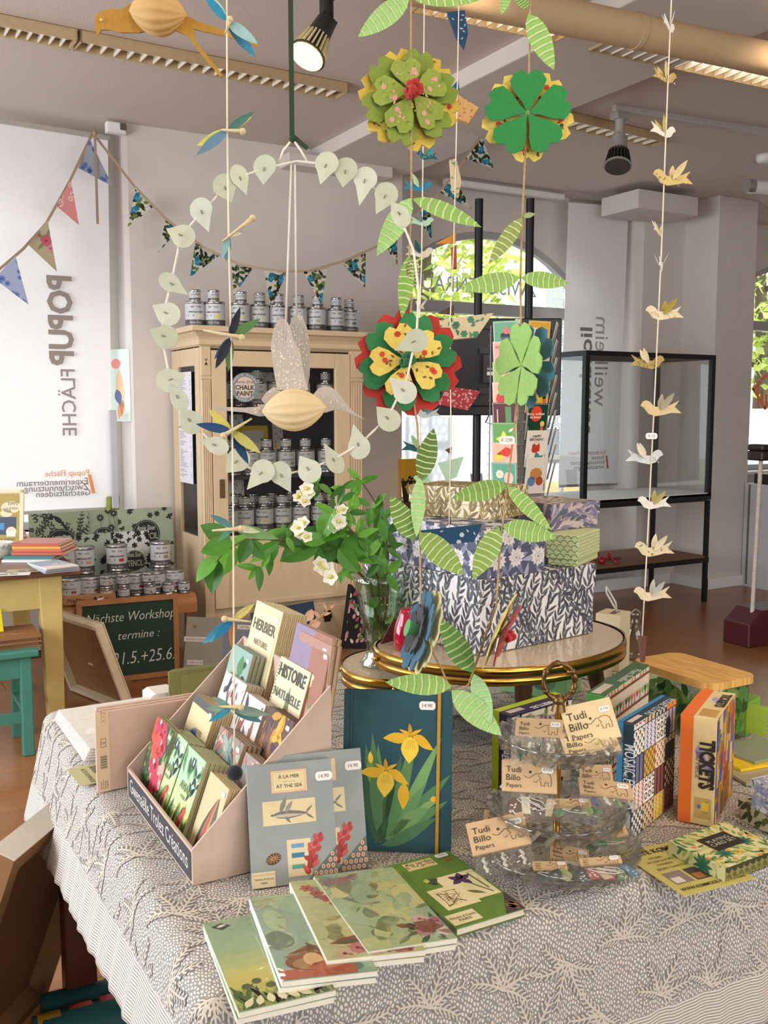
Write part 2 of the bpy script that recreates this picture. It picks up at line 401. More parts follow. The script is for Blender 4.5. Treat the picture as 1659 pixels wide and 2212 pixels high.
def window(n, cx, half, az, zs, zt):
    b = B(); pts = [(cx-half+2*half*i/24, 6.09, az(cx-half+2*half*i/24)-.02) for i in range(25)]
    for i in range(24): b.bar(pts[i], pts[i+1], .06, .05, up=(0, 1, 0))
    w = struct('window_%d' % n, b, GREYF)
    b = B(); b.box(cx-half, 6.05, zt, cx+half, 6.13, zt+.085); part('transom', b, w, GREYF, bevel=.006)
    for s in (-1, 1):
        b = B(); b.box(cx+s*half-.03, 6.06, zs, cx+s*half+.03, 6.12, az(cx+s*half)); part('side_frame', b, w, GREYF, bevel=.006)
    b = B(); b.box(cx-half, 6.06, zs, cx+half, 6.12, zs+.05); part('bottom_frame', b, w, GREYF, bevel=.006)
    b = B(); g = [(cx-half, zs)]+[(cx+half, zs)]+[(p[0], p[2]) for p in pts[::-1]]
    b.add([(x, 6.10, z) for x, z in g], [tuple(range(len(g)))]); part('pane', b, w, GLASS)
    b = B(); b.box(cx-half-.05, 5.93, zs-.03, cx+half+.05, 6.07, zs); part('sill', b, w, WHITE, bevel=.006)
    return w
az2 = arch_wall('wall_window_back', 3.3, 5.7, 4.371, 1.581, 1.169, 1.03, .72)
win2 = window(2, 4.371, 1.03, az2, .72, 2.14)
az1 = arch_wall('wall_window_left', -.62, 1.62, .5, 1.581, 1.169, 1.03, .72)
win1 = window(1, .5, 1.03, az1, .72, 2.14)
az3 = arch_wall('wall_window_right', 6.4, X1, 7.75, 1.55, 1.2, .8, .88)
win3 = window(3, 7.75, .8, az3, .88, 2.14)
# reveals beside the niches, already given by the sides of pier and wall; low skirtings
b = B(); b.box(4.6, 5.72, 0, 5.985, 5.76, .09); struct('baseboard_back', b, WHITE, .004)
b = B(); b.box(3.42, YG-.06, 0, 5.6, YG+.05, .72); b.box(-.6, YG-.06, 0, 1.58, YG+.05, .72); struct('wall_under_windows', b, WALL)
b = B(); b.box(6.02, 5.37, 0, 6.5, 5.40, .09); b.box(6.015, 5.37, 0, 6.045, 5.74, .09); struct('baseboard_pillar', b, WHITE, .004)
# grey panelled apron with dark joints, running forward under the right window
b = B(); b.box(6.44, 3.9, 0, 6.6, 5.38, .84); apron = struct('trim_3', b, mat('apron_grey', 'c9c8cc', .55, noise=.03))
for y in (5.33, 5.24):
    b = B(); b.box(6.432, y-.006, .02, 6.442, y+.006, .83); part('joint_strip', b, apron, mat('dark_strip', '6b6460', .5))
# letters on the glass, read from the street
b = B(); LF = fr((4.84, 6.09, 2.30), (-1, 0, 0), (0, 0, 1))
b.text(LF, 'ZWISCHENRAUM', 0, 0, .118, '96989a', 'l', bold=.0, lift=.004, wmax=1.16)
part('lettering', b, win2, THINP, kind='stuff')
b = B(); F = at_y(1655, 840, 6.09); d = fr(F, (-1, 0, 0), (0, 0, 1))
for i in range(5): b.art(d, [([(-.16+.065*i, -.02+.045*abs(2-i)-.03), (-.125+.065*i, -.02+.045*abs(2-i)-.03), (-.10+.05*i, -.17), (-.125+.05*i, -.17)], 'f08a5a', 0)], .004)
b.art(d, [([(-.19, 0), (0, .15), (.19, 0), (.16, -.02), (0, .11), (-.16, -.02)], 'f08a5a', 1), ([(-.19, 0), (-.16, 0), (.01, -.16), (0, -.2)], 'f08a5a', 1), ([(.19, 0), (.16, 0), (-.01, -.16), (0, -.2)], 'f08a5a', 1)], .004)
part('window_sign', b, win3, PAPER)

# ---------------------------------------------------------------- street outside
b = B(); b.box(-12, 6.3, -.3, 30, 40, -.12); struct('street', b, mat('street_paving', 'a8a49c', .9, noise=.15, scale=3))
def facade(name, label, x0, x1, y, z1, wall, rows, cols, sill=True):
    t = thing(name, label, 'building', (x0, y, -.1)); b = B(); b.box(0, 0, 0, x1-x0, 5, z1); part('wall', b, t, mat('facade_'+wall, wall, .9, noise=.05, scale=2))
    cw = (x1-x0)/cols
    for j in range(rows):
        for i in range(cols):
            x = cw*(i+.28); z = 1.0+j*2.9
            b = B(); b.box(x-.06, -.07, z-.06, x+cw*.44+.06, .02, z+1.72, 'f2f2ee'); b.box(x-.12, -.14, z-.16, x+cw*.44+.12, 0, z-.06, 'e6e6e0'); f = part('window', b, t, PAINT)
            b = B(); b.box(x, -.09, z, x+cw*.21, -.06, z+1.6, 'b9c6c8'); b.box(x+cw*.23, -.09, z, x+cw*.44, -.06, z+1.6, 'b9c6c8'); part('pane', b, f, GLOSS)
    b = B(); b.box(-.2, -.25, z1-.1, x1-x0+.2, .1, z1+.2); part('cornice', b, t, WHITE)
    return t
facade('townhouse', 'pale white townhouse across the street behind the arched window', 1.5, 17, 21, 9.5, 'ece9e2', 3, 6)
facade('townhouse', 'greenish grey townhouse seen through the window by the pillar', 20.2, 32, 21, 7.5, 'b9c4b6', 2, 5)
def van(name, label, x, y, L, hgt, c, stripe, txt):
    t = thing(name, label, 'van', (x, y, -.12)); b = B()
    pr = [(0, .35), (0, hgt*.95), (.1, hgt), (L*.72, hgt), (L*.86, hgt*.62), (L, hgt*.5), (L, .35)]
    n = len(pr); b.add([(p, 0, q) for p, q in pr]+[(p, 1.8, q) for p, q in pr], [tuple(range(n)), tuple(range(n, 2*n))[::-1]]+[(i, n+i, n+(i+1) % n, (i+1) % n) for i in range(n)], c)
    part('body', b, t, mat('van_paint', None, .25, noise=.01, coat=.4), bevel=.03)
    b = B(); b.box(.05, -.012, hgt*.36, L*.95, 0, hgt*.47, stripe); b.box(.05, -.012, hgt*.30, L*.95, 0, hgt*.31, '9aa0a4'); part('side_stripe', b, t, GLOSS)
    b = B(); b.box(L*.62, -.012, hgt*.62, L*.76, 0, hgt*.88, '39444a'); part('side_window', b, t, GLOSS)
    b = B(); b.text(fr((0, -.014, 0), (1, 0, 0), (0, 0, 1)), txt, L*.55, hgt*.2, .2, '7f8894'); part('lettering', b, t, PAPER)
    for k in (.18, .8):
        b = B(); b.cyl((L*k, -.03, .33), (L*k, .2, .33), .33, n=20, c='22242a'); b.cyl((L*k, -.04, .33), (L*k, 0, .33), .18, n=14, c='b9bcc0'); part('wheel', b, t, PAINT)
van('delivery_van', 'silver white van with a pale yellow stripe parked outside the arched window', 4.3, 8.9, 4.6, 1.5, 'c6cace', 'dfba7c', '.com')
t = van('pickup_truck', 'white truck parked outside the window by the pillar', 10.4, 8.9, 4.2, 1.55, 'e4e9ee', 'c3ced8', '')
def tree(name, label, x, y, h, R, n, cols, z0=1.6):
    t = thing(name, label, 'tree', (x, y, -.12)); b = B(); b.tube([(0, 0, 0), (.05, 0, h*.4), (-.05, .1, h*.7), (.1, 0, h*.95)], [.16, .13, .09, .03], 8, '5a4a3c')
    for k in range(9):
        a = rnd(0, 6.28); z = rnd(.35, .8)*h; r = R*rnd(.5, .9); b.tube([(0, 0, z), (r*.5*math.cos(a), r*.5*math.sin(a), z+.4), (r*math.cos(a), r*math.sin(a), z+rnd(.2, 1))], [.05, .03, .012], 5, '5f4f40')
    part('trunk', b, t, PAINT); b = B()
    for k in range(n):
        a, u = rnd(0, 6.28), rnd(-1, 1); r = R*rnd(.2, 1)**.5; q = math.sqrt(1-u*u)
        p = V((r*q*math.cos(a), r*q*math.sin(a), z0+(h-z0)*.5+u*r*(h-z0)*.5/R+rnd(-.3, .3))); d = V((rnd(-1, 1), rnd(-1, 1), rnd(-1, 1))).normalized(); e = d.orthogonal()*rnd(.05, .09); d = d*rnd(.07, .13)
        b.add([p-d, p+e, p+d, p-e], [(0, 1, 2, 3)], random.choice(cols))
    part('foliage', b, t, THINP, kind='stuff')
G_ = ('cdd676', 'bccb62', 'd8de8c', 'a9bc58')
tree('street_tree', 'bright green street tree behind the arched window', 7.7, 12.2, 6.2, 1.5, 2600, G_)
tree('street_tree', 'light green street tree outside the window by the pillar', 14.9, 12.2, 6.4, 2.0, 2600, G_)
# hexagonal mesh screen outside
t = thing('mesh_screen', 'white screen of hexagonal mesh outside the arched window', 'screen', (6.02, 7.5, -.12)); b = B(); q = .052
for j in range(34):
    for i in range(5):
        x, z = .06+i*q*1.9+(j % 2)*q*.95, 1.1+j*q*1.66; b.bar((x-.001, 0, z), (x+.001, 0, z), .001, .001)
        P = [(x+q*math.cos(math.pi/6+k*math.pi/3), z+q*math.sin(math.pi/6+k*math.pi/3)) for k in range(6)]
        Q = [(x+q*.74*math.cos(math.pi/6+k*math.pi/3), z+q*.74*math.sin(math.pi/6+k*math.pi/3)) for k in range(6)]
        b.add([(u, 0, v) for u, v in P]+[(u, 0, v) for u, v in Q], [(k, (k+1) % 6, 6+(k+1) % 6, 6+k) for k in range(6)])
part('mesh', b, t, mat('screen_grey', 'aab2ba', .6), kind='stuff')
for x in (-.02, .27, .52):
    b = B(); b.box(x, -.02, 0, x+.03, .02, 3.3); part('post', b, t, WHITE)
for z in (1.06, 1.98, 2.98):
    b = B(); b.box(0, -.02, z, .55, .02, z+.04); part('rail', b, t, WHITE)

# ---------------------------------------------------------------- ceiling fittings
ALU = mat('brushed_aluminium', 'cfccc6', .32, .9, noise=.05); LOUV = mat('louvre_metal', 'efe6d4', .4, noise=.05)
def louvre(label, a, c, z, wid, h, n, lit, drop=0., bodyc='c4ab84'):
    """slim louvred ceiling light between two ground points"""
    a = V((a[0], a[1], z)); c = V((c[0], c[1], z)); d = c-a; L = d.length
    t = thing('ceiling_light', label, 'ceiling light', a, math.atan2(d.y, d.x)); W = wid/2
    b = B(); b.box(0, -W, h-.004, L, W, h); b.box(0, -W, 0, L, -W+.006, h); b.box(0, W-.006, 0, L, W, h); b.box(0, -W, 0, .008, W, h); b.box(L-.008, -W, 0, L, W, h)
    part('housing', b, t, mat('housing_'+bodyc, bodyc, .45, .3))
    b = B(); b.cyl((.02, 0, h*.62), (L-.02, 0, h*.62), .013, n=10); part('tube', b, t, mat('tube_lit', 'fff4e0', .4, emit=4) if lit else mat('tube_off', 'dcd6cc', .4))
    b = B()
    for k in range(1, n):
        x = L*k/n; b.add([(x-.003, -W+.006, .004), (x+.003, -W+.006, .004), (x+.003, W-.006, .004), (x-.003, W-.006, .004), (x, -W+.006, h*.8), (x, W-.006, h*.8)], [(0, 1, 2, 3), (0, 3, 5, 4), (1, 4, 5, 2)])
    m = part('louvre_blade', b, t, LOUV, kind='stuff')
    if drop:
        b = B()
        for x in (L*.12, L*.88): b.cyl((x, 0, h), (x, 0, h+drop), .003, n=6)
        part('hanger', b, t, ALU)
A1, A2, A3 = at_z(-60, 56, ZC-.05), at_z(160, 98, ZC-.05), at_z(740, 208, ZC-.05)
louvre('louvred ceiling light at the left edge, end to end with a longer one', A1, A2, ZC-.05, .13, .05, 9, False)
louvre('long louvred ceiling light over the paint cabinet side of the room', A2+V((.012, 0, 0)), A3, ZC-.05, .13, .05, 22, False)
louvre('bright louvred light behind the two hanging green leaves', at_z(905, 8, 2.94), at_z(1222, 75, 2.94), 2.93, .13, .06, 14, True, .08)
louvre('long bright louvred light running to the right edge under the pipe', at_z(1292, 95, 2.99), at_z(1800, 205, 2.99), 2.98, .13, .06, 24, True, .03)
louvre('short dark louvred light behind the grey track spot', at_z(1195, 258, ZC-.04), at_z(1425, 310, ZC-.04), ZC-.05, .13, .05, 11, False)
b = B(); p, q = at_z(1020, -5, 2.85), at_z(1700, 135, 2.85); d = (q-p).normalized(); b.cyl(p-d*2, q+d*4, .062, n=24); b.cyl(p+d*.70, p+d*.72, .065, n=24); b.cyl(p+d*1.6, p+d*1.62, .065, n=24)
struct('ceiling_pipe', b, mat('beige_pipe', 'b89c78', .75, noise=.04, spec=.2))
t = thing('lighting_track', 'grey lighting track on the ceiling carrying a spot at its end', 'track', at_z(1326, 240, ZC-.035))
p = at_z(1326, 240, ZC-.035); q = at_z(1720, 302, ZC-.035); d = q-p
b = B(); b.bar((0, 0, .0175), d+V((0, 0, .0175)), .034, .035); part('rail', b, t, mat('track_grey', 'bdb6ae', .5, .1), bevel=.003)
def spot(label, top, aim, k, c, lit):
    t = thing('spotlight', label, 'spotlight', top); m = mat('spot_'+c, c, .4, .2); a = V(aim).normalized(); dk = mat('spot_fin', '2b2825', .5)
    b = B(); b.box(-.03*k, -.02*k, -.025*k, .03*k, .02*k, 0); b.cyl((0, 0, -.02*k), (0, 0, -.075*k), .018*k, n=10); part('adapter', b, t, m, bevel=.002*k)
    j = V((0, 0, -.085*k)); s = V((0, 1, 0)).cross(a).normalized()
    b = B(); b.cyl(j-s*.022*k, j+s*.022*k, .017*k, n=14); b.cyl(j, j+a*.05*k, .026*k, .03*k, 16); part('joint', b, t, m)
    b = B(); b.cyl(j+a*.05*k, j+a*.062*k, .03*k, .034*k, 18); b.cyl(j+a*.115*k, j+a*.12*k, .047*k, .048*k, 20); part('lamp_head', b, t, m)
    b = B(); u = a.orthogonal().normalized(); v = a.cross(u)
    for i in range(22):
        w = u*math.cos(6.2832*i/22)+v*math.sin(6.2832*i/22); b.bar(j+a*.06*k+w*.033*k, j+a*.117*k+w*.044*k, .004*k, .006*k, up=w)
    part('cooling_fin', b, t, mat('fin_cream', 'd8c89a', .5) if lit else dk, kind='stuff')
    b = B(); b.cyl(j+a*.055*k, j+a*.112*k, .024*k, .036*k, 16); part('core', b, t, dk)
    b = B(); b.cyl(j+a*.112*k, j+a*.124*k, .042*k, .043*k, 20); part('lens', b, t, mat('lens_lit', 'ffdf94', .3, emit=2.2) if lit else mat('lens_off', '4a4642', .1, coat=.5))
    return t
spot('grey track spot pointing down at the end of the ceiling track', at_z(1340, 243, ZC-.036), (-.28, -.25, -.8), 1.55, 'a69f97', False)
P = at_z(705, -30, 2.98); spot('lit black spotlight with a glowing lens near the top edge', P, (-.42, -.12, -.66), 1.45, '2a2a2c', True)
sl = lamp('spotlight_beam', 'SPOT', P+V((-.08, -.1, -.33)), 30, (1, .82, .55), (0, 0, 0), spot_size=1.1, spot_blend=.6, shadow_soft_size=.04)
sl.rotation_euler = V((-.33, -.42, -.72)).to_track_quat('-Z', 'Y').to_euler()
t = thing('smoke_detector', 'small round detector on the ceiling at the right edge', 'detector', at_z(1652, 352, ZC-.05)); b = B(); b.lathe([(.001, 0), (.04, 0), (.055, .02), (.055, .05), (.001, .05)], 20); part('body', b, t, WHITE)
t = thing('tube_light', 'white tube light under the ceiling at the right edge', 'ceiling light', at_z(1618, 402, 2.93), math.radians(-12)); b = B(); b.cyl((0, 0, 0), (1.2, 0, 0), .045, n=16); part('diffuser', b, t, WHITE)
b = B(); b.cyl((-.02, 0, 0), (.03, 0, 0), .047, n=16); part('end_cap', b, t, ALU)
# aluminium blind rail over the arched window, small junction box by the left banner
p = at_y(960, 392, 5.9); q = at_y(1216, 427, 5.9); b = B(); b.bar(p, q, .05, .04); solo('blind_rail', 'white blind rail across the top of the arched window', 'rail', b, WHITE, bevel=.004)
t = thing('sensor_box', 'small white box under the ceiling beside the left banner', 'box', at_y(247, 280, YW)); b = B(); b.box(-.055, -.05, -.03, .055, .0, .03); part('case', b, t, WHITE, bevel=.006); b = B(); b.box(.02, -.053, -.01, .056, -.049, .028); part('front_panel', b, t, mat('dark_cover', '57514c', .4))
# ================================================================ banners and bunting
BANNER = mat('banner_cloth', 'f2efef', .8, noise=.02, trans=.26)
def cclip(poly, tri):
    """clip to a convex counter-clockwise outline"""
    n = len(tri)
    for i in range(n):
        a, c = tri[i], tri[(i+1) % n]; side = lambda p: (c[0]-a[0])*(p[1]-a[1])-(c[1]-a[1])*(p[0]-a[0])
        out = []
        for k in range(len(poly)):
            p, q = poly[k-1], poly[k]; sp, sq = side(p), side(q)
            if (sp >= 0) != (sq >= 0): t = sp/(sp-sq); out.append((p[0]+(q[0]-p[0])*t, p[1]+(q[1]-p[1])*t))
            if sq >= 0: out.append(q)
        poly = out
        if len(poly) < 3: return None
    return poly
def banner(name, label, tl, tr, bl, br, writing):
    t = thing(name, label, 'banner', (tl+tr)/2); o = (tl+tr)/2
    b = B(); n = 10; vs = []
    for j in range(n+1):
        for i in range(5):
            u, v = i/4, j/n; p = tl.lerp(tr, u).lerp(bl.lerp(br, u), v)-o; p.y += .012*math.sin(u*3.1)*v; vs.append(p)
    b.add(vs, [(j*5+i, j*5+i+1, j*5+i+6, j*5+i+5) for j in range(n) for i in range(4)], None, True); part('cloth', b, t, BANNER)
    b = B(); b.bar(tl-o+V((-.01, 0, .01)), tr-o+V((.01, 0, .01)), .022, .03); part('top_rail', b, t, ALU, bevel=.003)
    b = B(); b.bar(bl-o, br-o, .012, .02); part('bottom_rail', b, t, ALU)
    b = B()
    for p in (tl.lerp(tr, .1), tl.lerp(tr, .9)): b.tube([p-o+V((0, 0, .015)), p-o+V((0, 0, .06))], .0025, 5)
    part('wire', b, t, ALU, kind='stuff')
    b = B(); writing(b, o); part('lettering', b, t, THINP, kind='stuff')
    return t
DN, LEFT, UPV, RIGHT = (0, 0, -1), (-1, 0, 0), (0, 0, 1), (1, 0, 0)
YB = 5.85
def vtext(b, o, x, y0, y1, up, dn, txt, x2, colr, bold, al='l'):
    """mirrored vertical line: baseline at picture x, from y0 to y1"""
    p = at_y(x, y0, YB-.012); q = at_y(x, y1, YB-.012); s = abs(at_y(x2, y0, YB).x-p.x)
    f = fr(p-o, dn, up); w = tmesh(txt, bold, 0)[2]/.73*s; L = (p-q).length
    b.text(f, txt, 0, 0, s, colr, 'l', bold=bold, lift=0, sx=L/w)
def htext(b, o, x, y, h, txt, colr, bold):
    p = at_y(x, y, YB-.012); s = abs(at_y(x, y-h, YB).z-p.z); b.text(fr(p-o, LEFT, UPV), txt, 0, 0, s, colr, 'l', bold=bold, lift=0)
def w1(b, o):
    vtext(b, o, 152, 597, 790, LEFT, DN, 'POPUP', 98, 'a0938a', .035); vtext(b, o, 161, 798, 941, LEFT, DN, 'FLÄCHE', 128, 'a09398', .008)
    htext(b, o, 193, 1026, 13, 'Popup Fläche', 'e2996f', .004); htext(b, o, 190, 1045, 14, 'Experimentierraum', '8b817d', .008)
    htext(b, o, 192, 1057, 14, 'Zwischennutzung', '8b817d', .008); htext(b, o, 196, 1069, 14, 'Geschäftsideen', '8b817d', .008)
    P = [at_y(*p, YB-.012)-o for p in ((190, 1026), (197, 1025), (206, 1065), (199, 1066))]; b.add(P, [(0, 1, 2, 3)], 'e89a5c')
banner('roll_banner', 'white backlit banner with large grey POPUP lettering at the left window', at_y(-60, 256, YB), at_y(233, 302, YB), at_y(-30, 1112, YB), at_y(243, 1098, YB), w1)
def w2(b, o):
    vtext(b, o, 1283, 878, 684, RIGHT, UPV, 'weilheim', 1311, 'b8b2ad', .0); vtext(b, o, 1279, 708, 935, LEFT, DN, 'lichtkunst', 1250, '928a86', .02)
    for y, s, c in ((985, 'lichtkunst weilheim', 'e07a4a'), (996, 'festival', '7c7674'), (1006, 'lichtinstallationen', '7c7674'), (1016, 'veranstaltungen', '7c7674')): htext(b, o, 1308 if y < 990 else 1305, y-4, 10, s, c, .004)
    P = [at_y(*p, YB-.012)-o for p in ((1308, 984), (1312, 984), (1315, 1012), (1311, 1012))]; b.add(P, [(0, 1, 2, 3)], 'e07a4a')
banner('roll_banner', 'white banner with mirrored weilheim lettering beside the arched window', at_y(1228, 436, YB), at_y(1358, 446, YB), at_y(1206, 1050, YB), at_y(1333, 1046, YB), w2)

def flagart(kind, w, h, r):
    out = []
    if kind == 'magnolia':
        for k in range(int(w*h/.00045)):
            out.append((lf(r.uniform(0, w), r.uniform(0, h), r.uniform(.03, .045), .018, r.uniform(0, 6.28), r.uniform(-.3, .3)), r.choice(('22261f', '3f5a2b', '7d8a35', '57655a', '2c3a22')), 1+k % 4))
        for k in range(max(2, int(w*h/.009))):
            x, y, a = r.uniform(.15*w, .85*w), r.uniform(.1*h, .8*h), r.uniform(0, 6.28)
            for j in range(3): out.append((lf(x, y, .038, .026, a+j*.75), ('2d86a8', '46a3bb', '2a7796')[j], 6+j))
    elif kind == 'blue':
        for k in range(14): out += bloom(r.uniform(0, w), r.uniform(0, h), r.uniform(.012, .02), '6f86bd', '3c4f92', 7, 1)+[(ell(0, 0, .001), '3c4f92', 1)]
    elif kind == 'pink':
        for k in range(13): out += bloom(r.uniform(0, w), r.uniform(0, h), r.uniform(.013, .018), 'f0bfb9', 'c9525a', 7, 1)
    else:
        x, y = w*.5, h*.3; out += bloom(x, y, .034, 'd96a78', 'b23a50', 6, 2)+bloom(x+.01, y+.045, .024, 'e9a3a6', 'c9525a', 5, 5)
        for k in range(5): out.append((lf(x, y, .07, .02, 1.2*k), '8c9a6c', 1))
    return out
def bunting(label, pts, flags, group=None):
    """pts: string (px, py, Y); flags: two string points and a tip, in picture points"""
    P = [at_y(*p) for p in pts]; t = thing('bunting', label, 'bunting', P[0]); b = B(); o = P[0]
    for p, q in zip(P, P[1:]): b.bar(p-o, q-o, .014, .002, 'b59b80', up=(0, 1, 0))
    part('tape', b, t, CLOTH); r = random.Random(5)
    for k, (a, c, d, Y, kind, colr) in enumerate(flags):
        a, c, d = at_y(*a, Y), at_y(*c, Y), at_y(*d, Y); d = d+V((0, r.uniform(-.02, .05), 0))
        f = fr(a-o, c-a, d-a); f = (f[0], f[1], f[2], f[3]) if f[3].dot(-FW) > 0 else fr(c-o, a-c, d-c)
        A, C = (a, c) if f[0] == a-o else (c, a)
        loc = lambda p: ((p-o-f[0]).dot(f[1]), (p-o-f[0]).dot(f[2]))
        tri = [loc(A), loc(C), loc(d)]; h = max(1e-3, tri[2][1]); w = max(q[0] for q in tri)-min(q[0] for q in tri); x0 = min(q[0] for q in tri)
        b = B(); b.slab(f, tri, .0015, colr)
        ar = [(q, p[1], p[2]) for p in shift(flagart(kind, w, h, r), x0, 0) for q in [cclip(p[0], tri)] if q]
        b.art(f, ar, .0004); part('flag', b, t, CLOTH)
    return t
FL = [((194, 300), (169, 363), (245, 400), 5.62, 'blue', 'a9adbd'), ((153, 388), (121, 444), (170, 487), 5.55, 'pink', 'd98f8c'), ((103, 476), (57, 525), (127, 585), 5.5, 'rose', 'cbbd9f'), ((33, 552), (-12, 602), (61, 659), 5.42, 'blue', 'aab2cc')]
bunting('short bunting of pastel floral flags hanging across the left banner', [(200, 288, 5.65), (150, 393, 5.58), (100, 482, 5.52), (50, 538, 5.46), (-30, 606, 5.4)], FL)
M_ = 'magnolia'; cr = 'd9d6c8'
FR = [((293, 405), (331, 447), (278, 489), 5.6, M_, cr), ((358, 474), (386, 497), (341, 546), 5.5, M_, cr), ((422, 525), (476, 551), (414, 598), 5.3, M_, cr), ((500, 566), (546, 580), (502, 640), 5.12, M_, cr), ((570, 584), (620, 588), (591, 664), 5.02, M_, cr),
      ((655, 587), (708, 577), (693, 658), 4.98, M_, cr), ((736, 566), (790, 546), (790, 622), 4.95, M_, cr), ((828, 524), (857, 500), (863, 576), 4.9, M_, cr), ((900, 464), (929, 440), (942, 518), 4.85, M_, cr), ((950, 416), (981, 382), (1016, 452), 4.8, M_, cr), ((1006, 343), (1041, 296), (1063, 366), 4.75, M_, cr)]
bunting('long bunting of blue and green flower flags over the cream cabinet', [(201, 288, 5.65), (290, 402, 5.62), (360, 474, 5.5), (440, 534, 5.28), (520, 572, 5.1), (600, 586, 5.02), (665, 586, 4.98), (740, 565, 4.95), (815, 532, 4.92), (880, 482, 4.87), (945, 422, 4.82), (1000, 350, 4.77), (1050, 278, 4.72), (1090, 200, 4.65)], FR)
t = thing('ribbon_tail', 'loose beige ribbon tail hanging from the bunting knot on the left banner', 'ribbon', at_y(205, 292, 5.62)); b = B(); b.bar((0, 0, 0), at_y(211, 484, 5.62)-at_y(205, 292, 5.62), .014, .002, 'ac937c', up=(0, 1, 0)); b.ball((0, 0, .01), .014, c='ac937c'); part('tape', b, t, CLOTH)

# ================================================================ cream display cabinet
CREAM = mat('worn_cream_paint', 'd1ba98', .6, noise=.06, scale=7, bump=.1, stretch=(3, 3, 1)); NAVY = mat('cabinet_inside', '2b2c36', .8)
CX0, CX1, CY0, CY1 = at_y(434, 800, 5.2).x, at_y(783, 800, 5.2).x, 5.2, 5.72
zz = lambda y, x=None: zat(((CX0+CX1)/2, CY0), y)
xx = lambda px: at_y(px, 900, CY0).x
ct = thing('display_cabinet', 'cream glazed cabinet full of paint tins, against the wall pier', 'cabinet', ((CX0+CX1)/2, CY0, 0)); o = V(((CX0+CX1)/2, CY0, 0))
zt = zat((CX0, CY0-.05), 703); zc = zz(757); zg1 = zz(794); zg0 = zz(1150); zd0 = zz(1300); zdr = zz(1392)
def cp(name, boxes, m=CREAM, bevel=.004, **k):
    b = B()
    for q in boxes: b.box(q[0]-o.x, q[1]-o.y, q[2], q[3]-o.x, q[4]-o.y, q[5])
    return part(name, b, ct, m, bevel=bevel, **k)
cp('carcass', [(CX0, CY1-.02, .0, CX1, CY1, zt-.06), (CX1-.025, CY0+.02, 0, CX1, CY1-.02, zt-.06), (CX0+.02, CY0+.03, .03, CX1-.02, CY1-.02, zg0-.02), (CX0, CY0+.02, zc, CX1, CY1, zt-.05)])
cp('interior_back', [(CX0+.03, CY1-.035, zg0, CX1-.03, CY1-.02, zc)], NAVY); cp('interior_side', [(CX1-.035, CY0+.05, zg0, CX1-.025, CY1-.03, zc)], NAVY)
SY0, SY1 = CY0+.11, CY1-.11; sz1, sz0 = zat((CX0, SY0), 790), zat((CX0, SY0), 1160)
cp('side_panel', [(CX0, CY0+.02, 0, CX0+.022, SY0, zt-.05), (CX0, SY1, 0, CX0+.022, CY1-.02, zt-.05), (CX0, SY0, sz1, CX0+.022, SY1, zt-.05), (CX0, SY0, 0, CX0+.022, SY1, sz0)])
cp('side_pane', [(CX0+.008, SY0, sz0, CX0+.012, SY1, sz1)], GLASS, 0)
cp('base_plinth', [(CX0-.015, CY0-.015, 0, CX1+.015, CY1, .07)])
b = B(); pr = [(0, zc+.01), (.012, zc+.02), (.012, zc+.045), (.02, zc+.06), (.045, zc+.085), (.055, zt-.03), (.065, zt-.028), (.065, zt)]
hw = (CX1-CX0)/2
for (p, q), (s, u) in zip(zip(pr, pr[1:]), zip(pr, pr[1:])):
    (e0, z0), (e1, z1) = p, q; D = CY1-CY0
    b.add([(-hw-e0, -e0, z0), (hw+e0, -e0, z0), (hw+e1, -e1, z1), (-hw-e1, -e1, z1), (-hw-e0, D, z0), (-hw-e1, D, z1), (hw+e0, D, z0), (hw+e1, D, z1)], [(0, 1, 2, 3), (4, 0, 3, 5), (1, 6, 7, 2)])
b.add([(-hw-.065, -.065, zt), (hw+.065, -.065, zt), (hw+.065, CY1-CY0, zt), (-hw-.065, CY1-CY0, zt)], [(0, 1, 2, 3)]); part('cornice', b, ct, CREAM)
for xa, xb in ((CX0, xx(457)), (xx(757), CX1)):
    p = cp('pilaster', [(xa, CY0, 0, xb, CY0+.03, zc+.01), (xa-.004, CY0-.008, zz(822), xb+.004, CY0, zz(816)), (xa, CY0-.006, zz(814), xb, CY0, zc+.005)])
    b = B(); n = 5
    for i in range(n): x = xa+(xb-xa)*(i+.5)/n; b.cyl((x-o.x, -.001, zz(1305)), (x-o.x, -.001, zz(826)), .0042, n=8)
    part('flute', b, p, CREAM, kind='stuff'); b = B(); x = (xa+xb)/2-o.x; z = (zz(814)+zc)/2
    f = fr((x, -.007, z), (1, 0, 0), (0, 0, 1))
    for a, L in ((R90, .05), (R90+.7, .04), (R90-.7, .04), (-R90, .045), (-R90+.6, .035), (-R90-.6, .035)): b.slab(f, lf(0, 0, L, .016, a), .006)
    part('carved_leaf', b, p, CREAM, kind='stuff')
d0, d1 = xx(458), xx(756); g0, g1 = xx(490), xx(724)
dr = cp('door', [(d0, CY0-.006, zd0, g0, CY0+.02, zc-.01), (g1, CY0-.006, zd0, d1, CY0+.02, zc-.01), (g0, CY0-.006, zg1, g1, CY0+.02, zc-.01), (g0, CY0-.006, zz(1180), g1, CY0+.02, zg0), (g0, CY0-.006, zd0, g1, CY0+.02, zz(1290)), (g0, CY0+.004, zd0, g1, CY0+.016, zz(1180))])
b = B(); b.box(g0-o.x, .006, zg0, g1-o.x, .009, zg1); part('pane', b, dr, clear('cabinet_glass', 'fafbfa', .07))
b = B(); b.box(xx(471)-o.x, -.012, zz(1069), xx(482)-o.x, -.005, zz(1030)); b.ball((xx(477)-o.x, -.016, zz(1040)), .007, n=8); part('lock_plate', b, dr, mat('old_brass', '6e5638', .4, .8), bevel=.002)
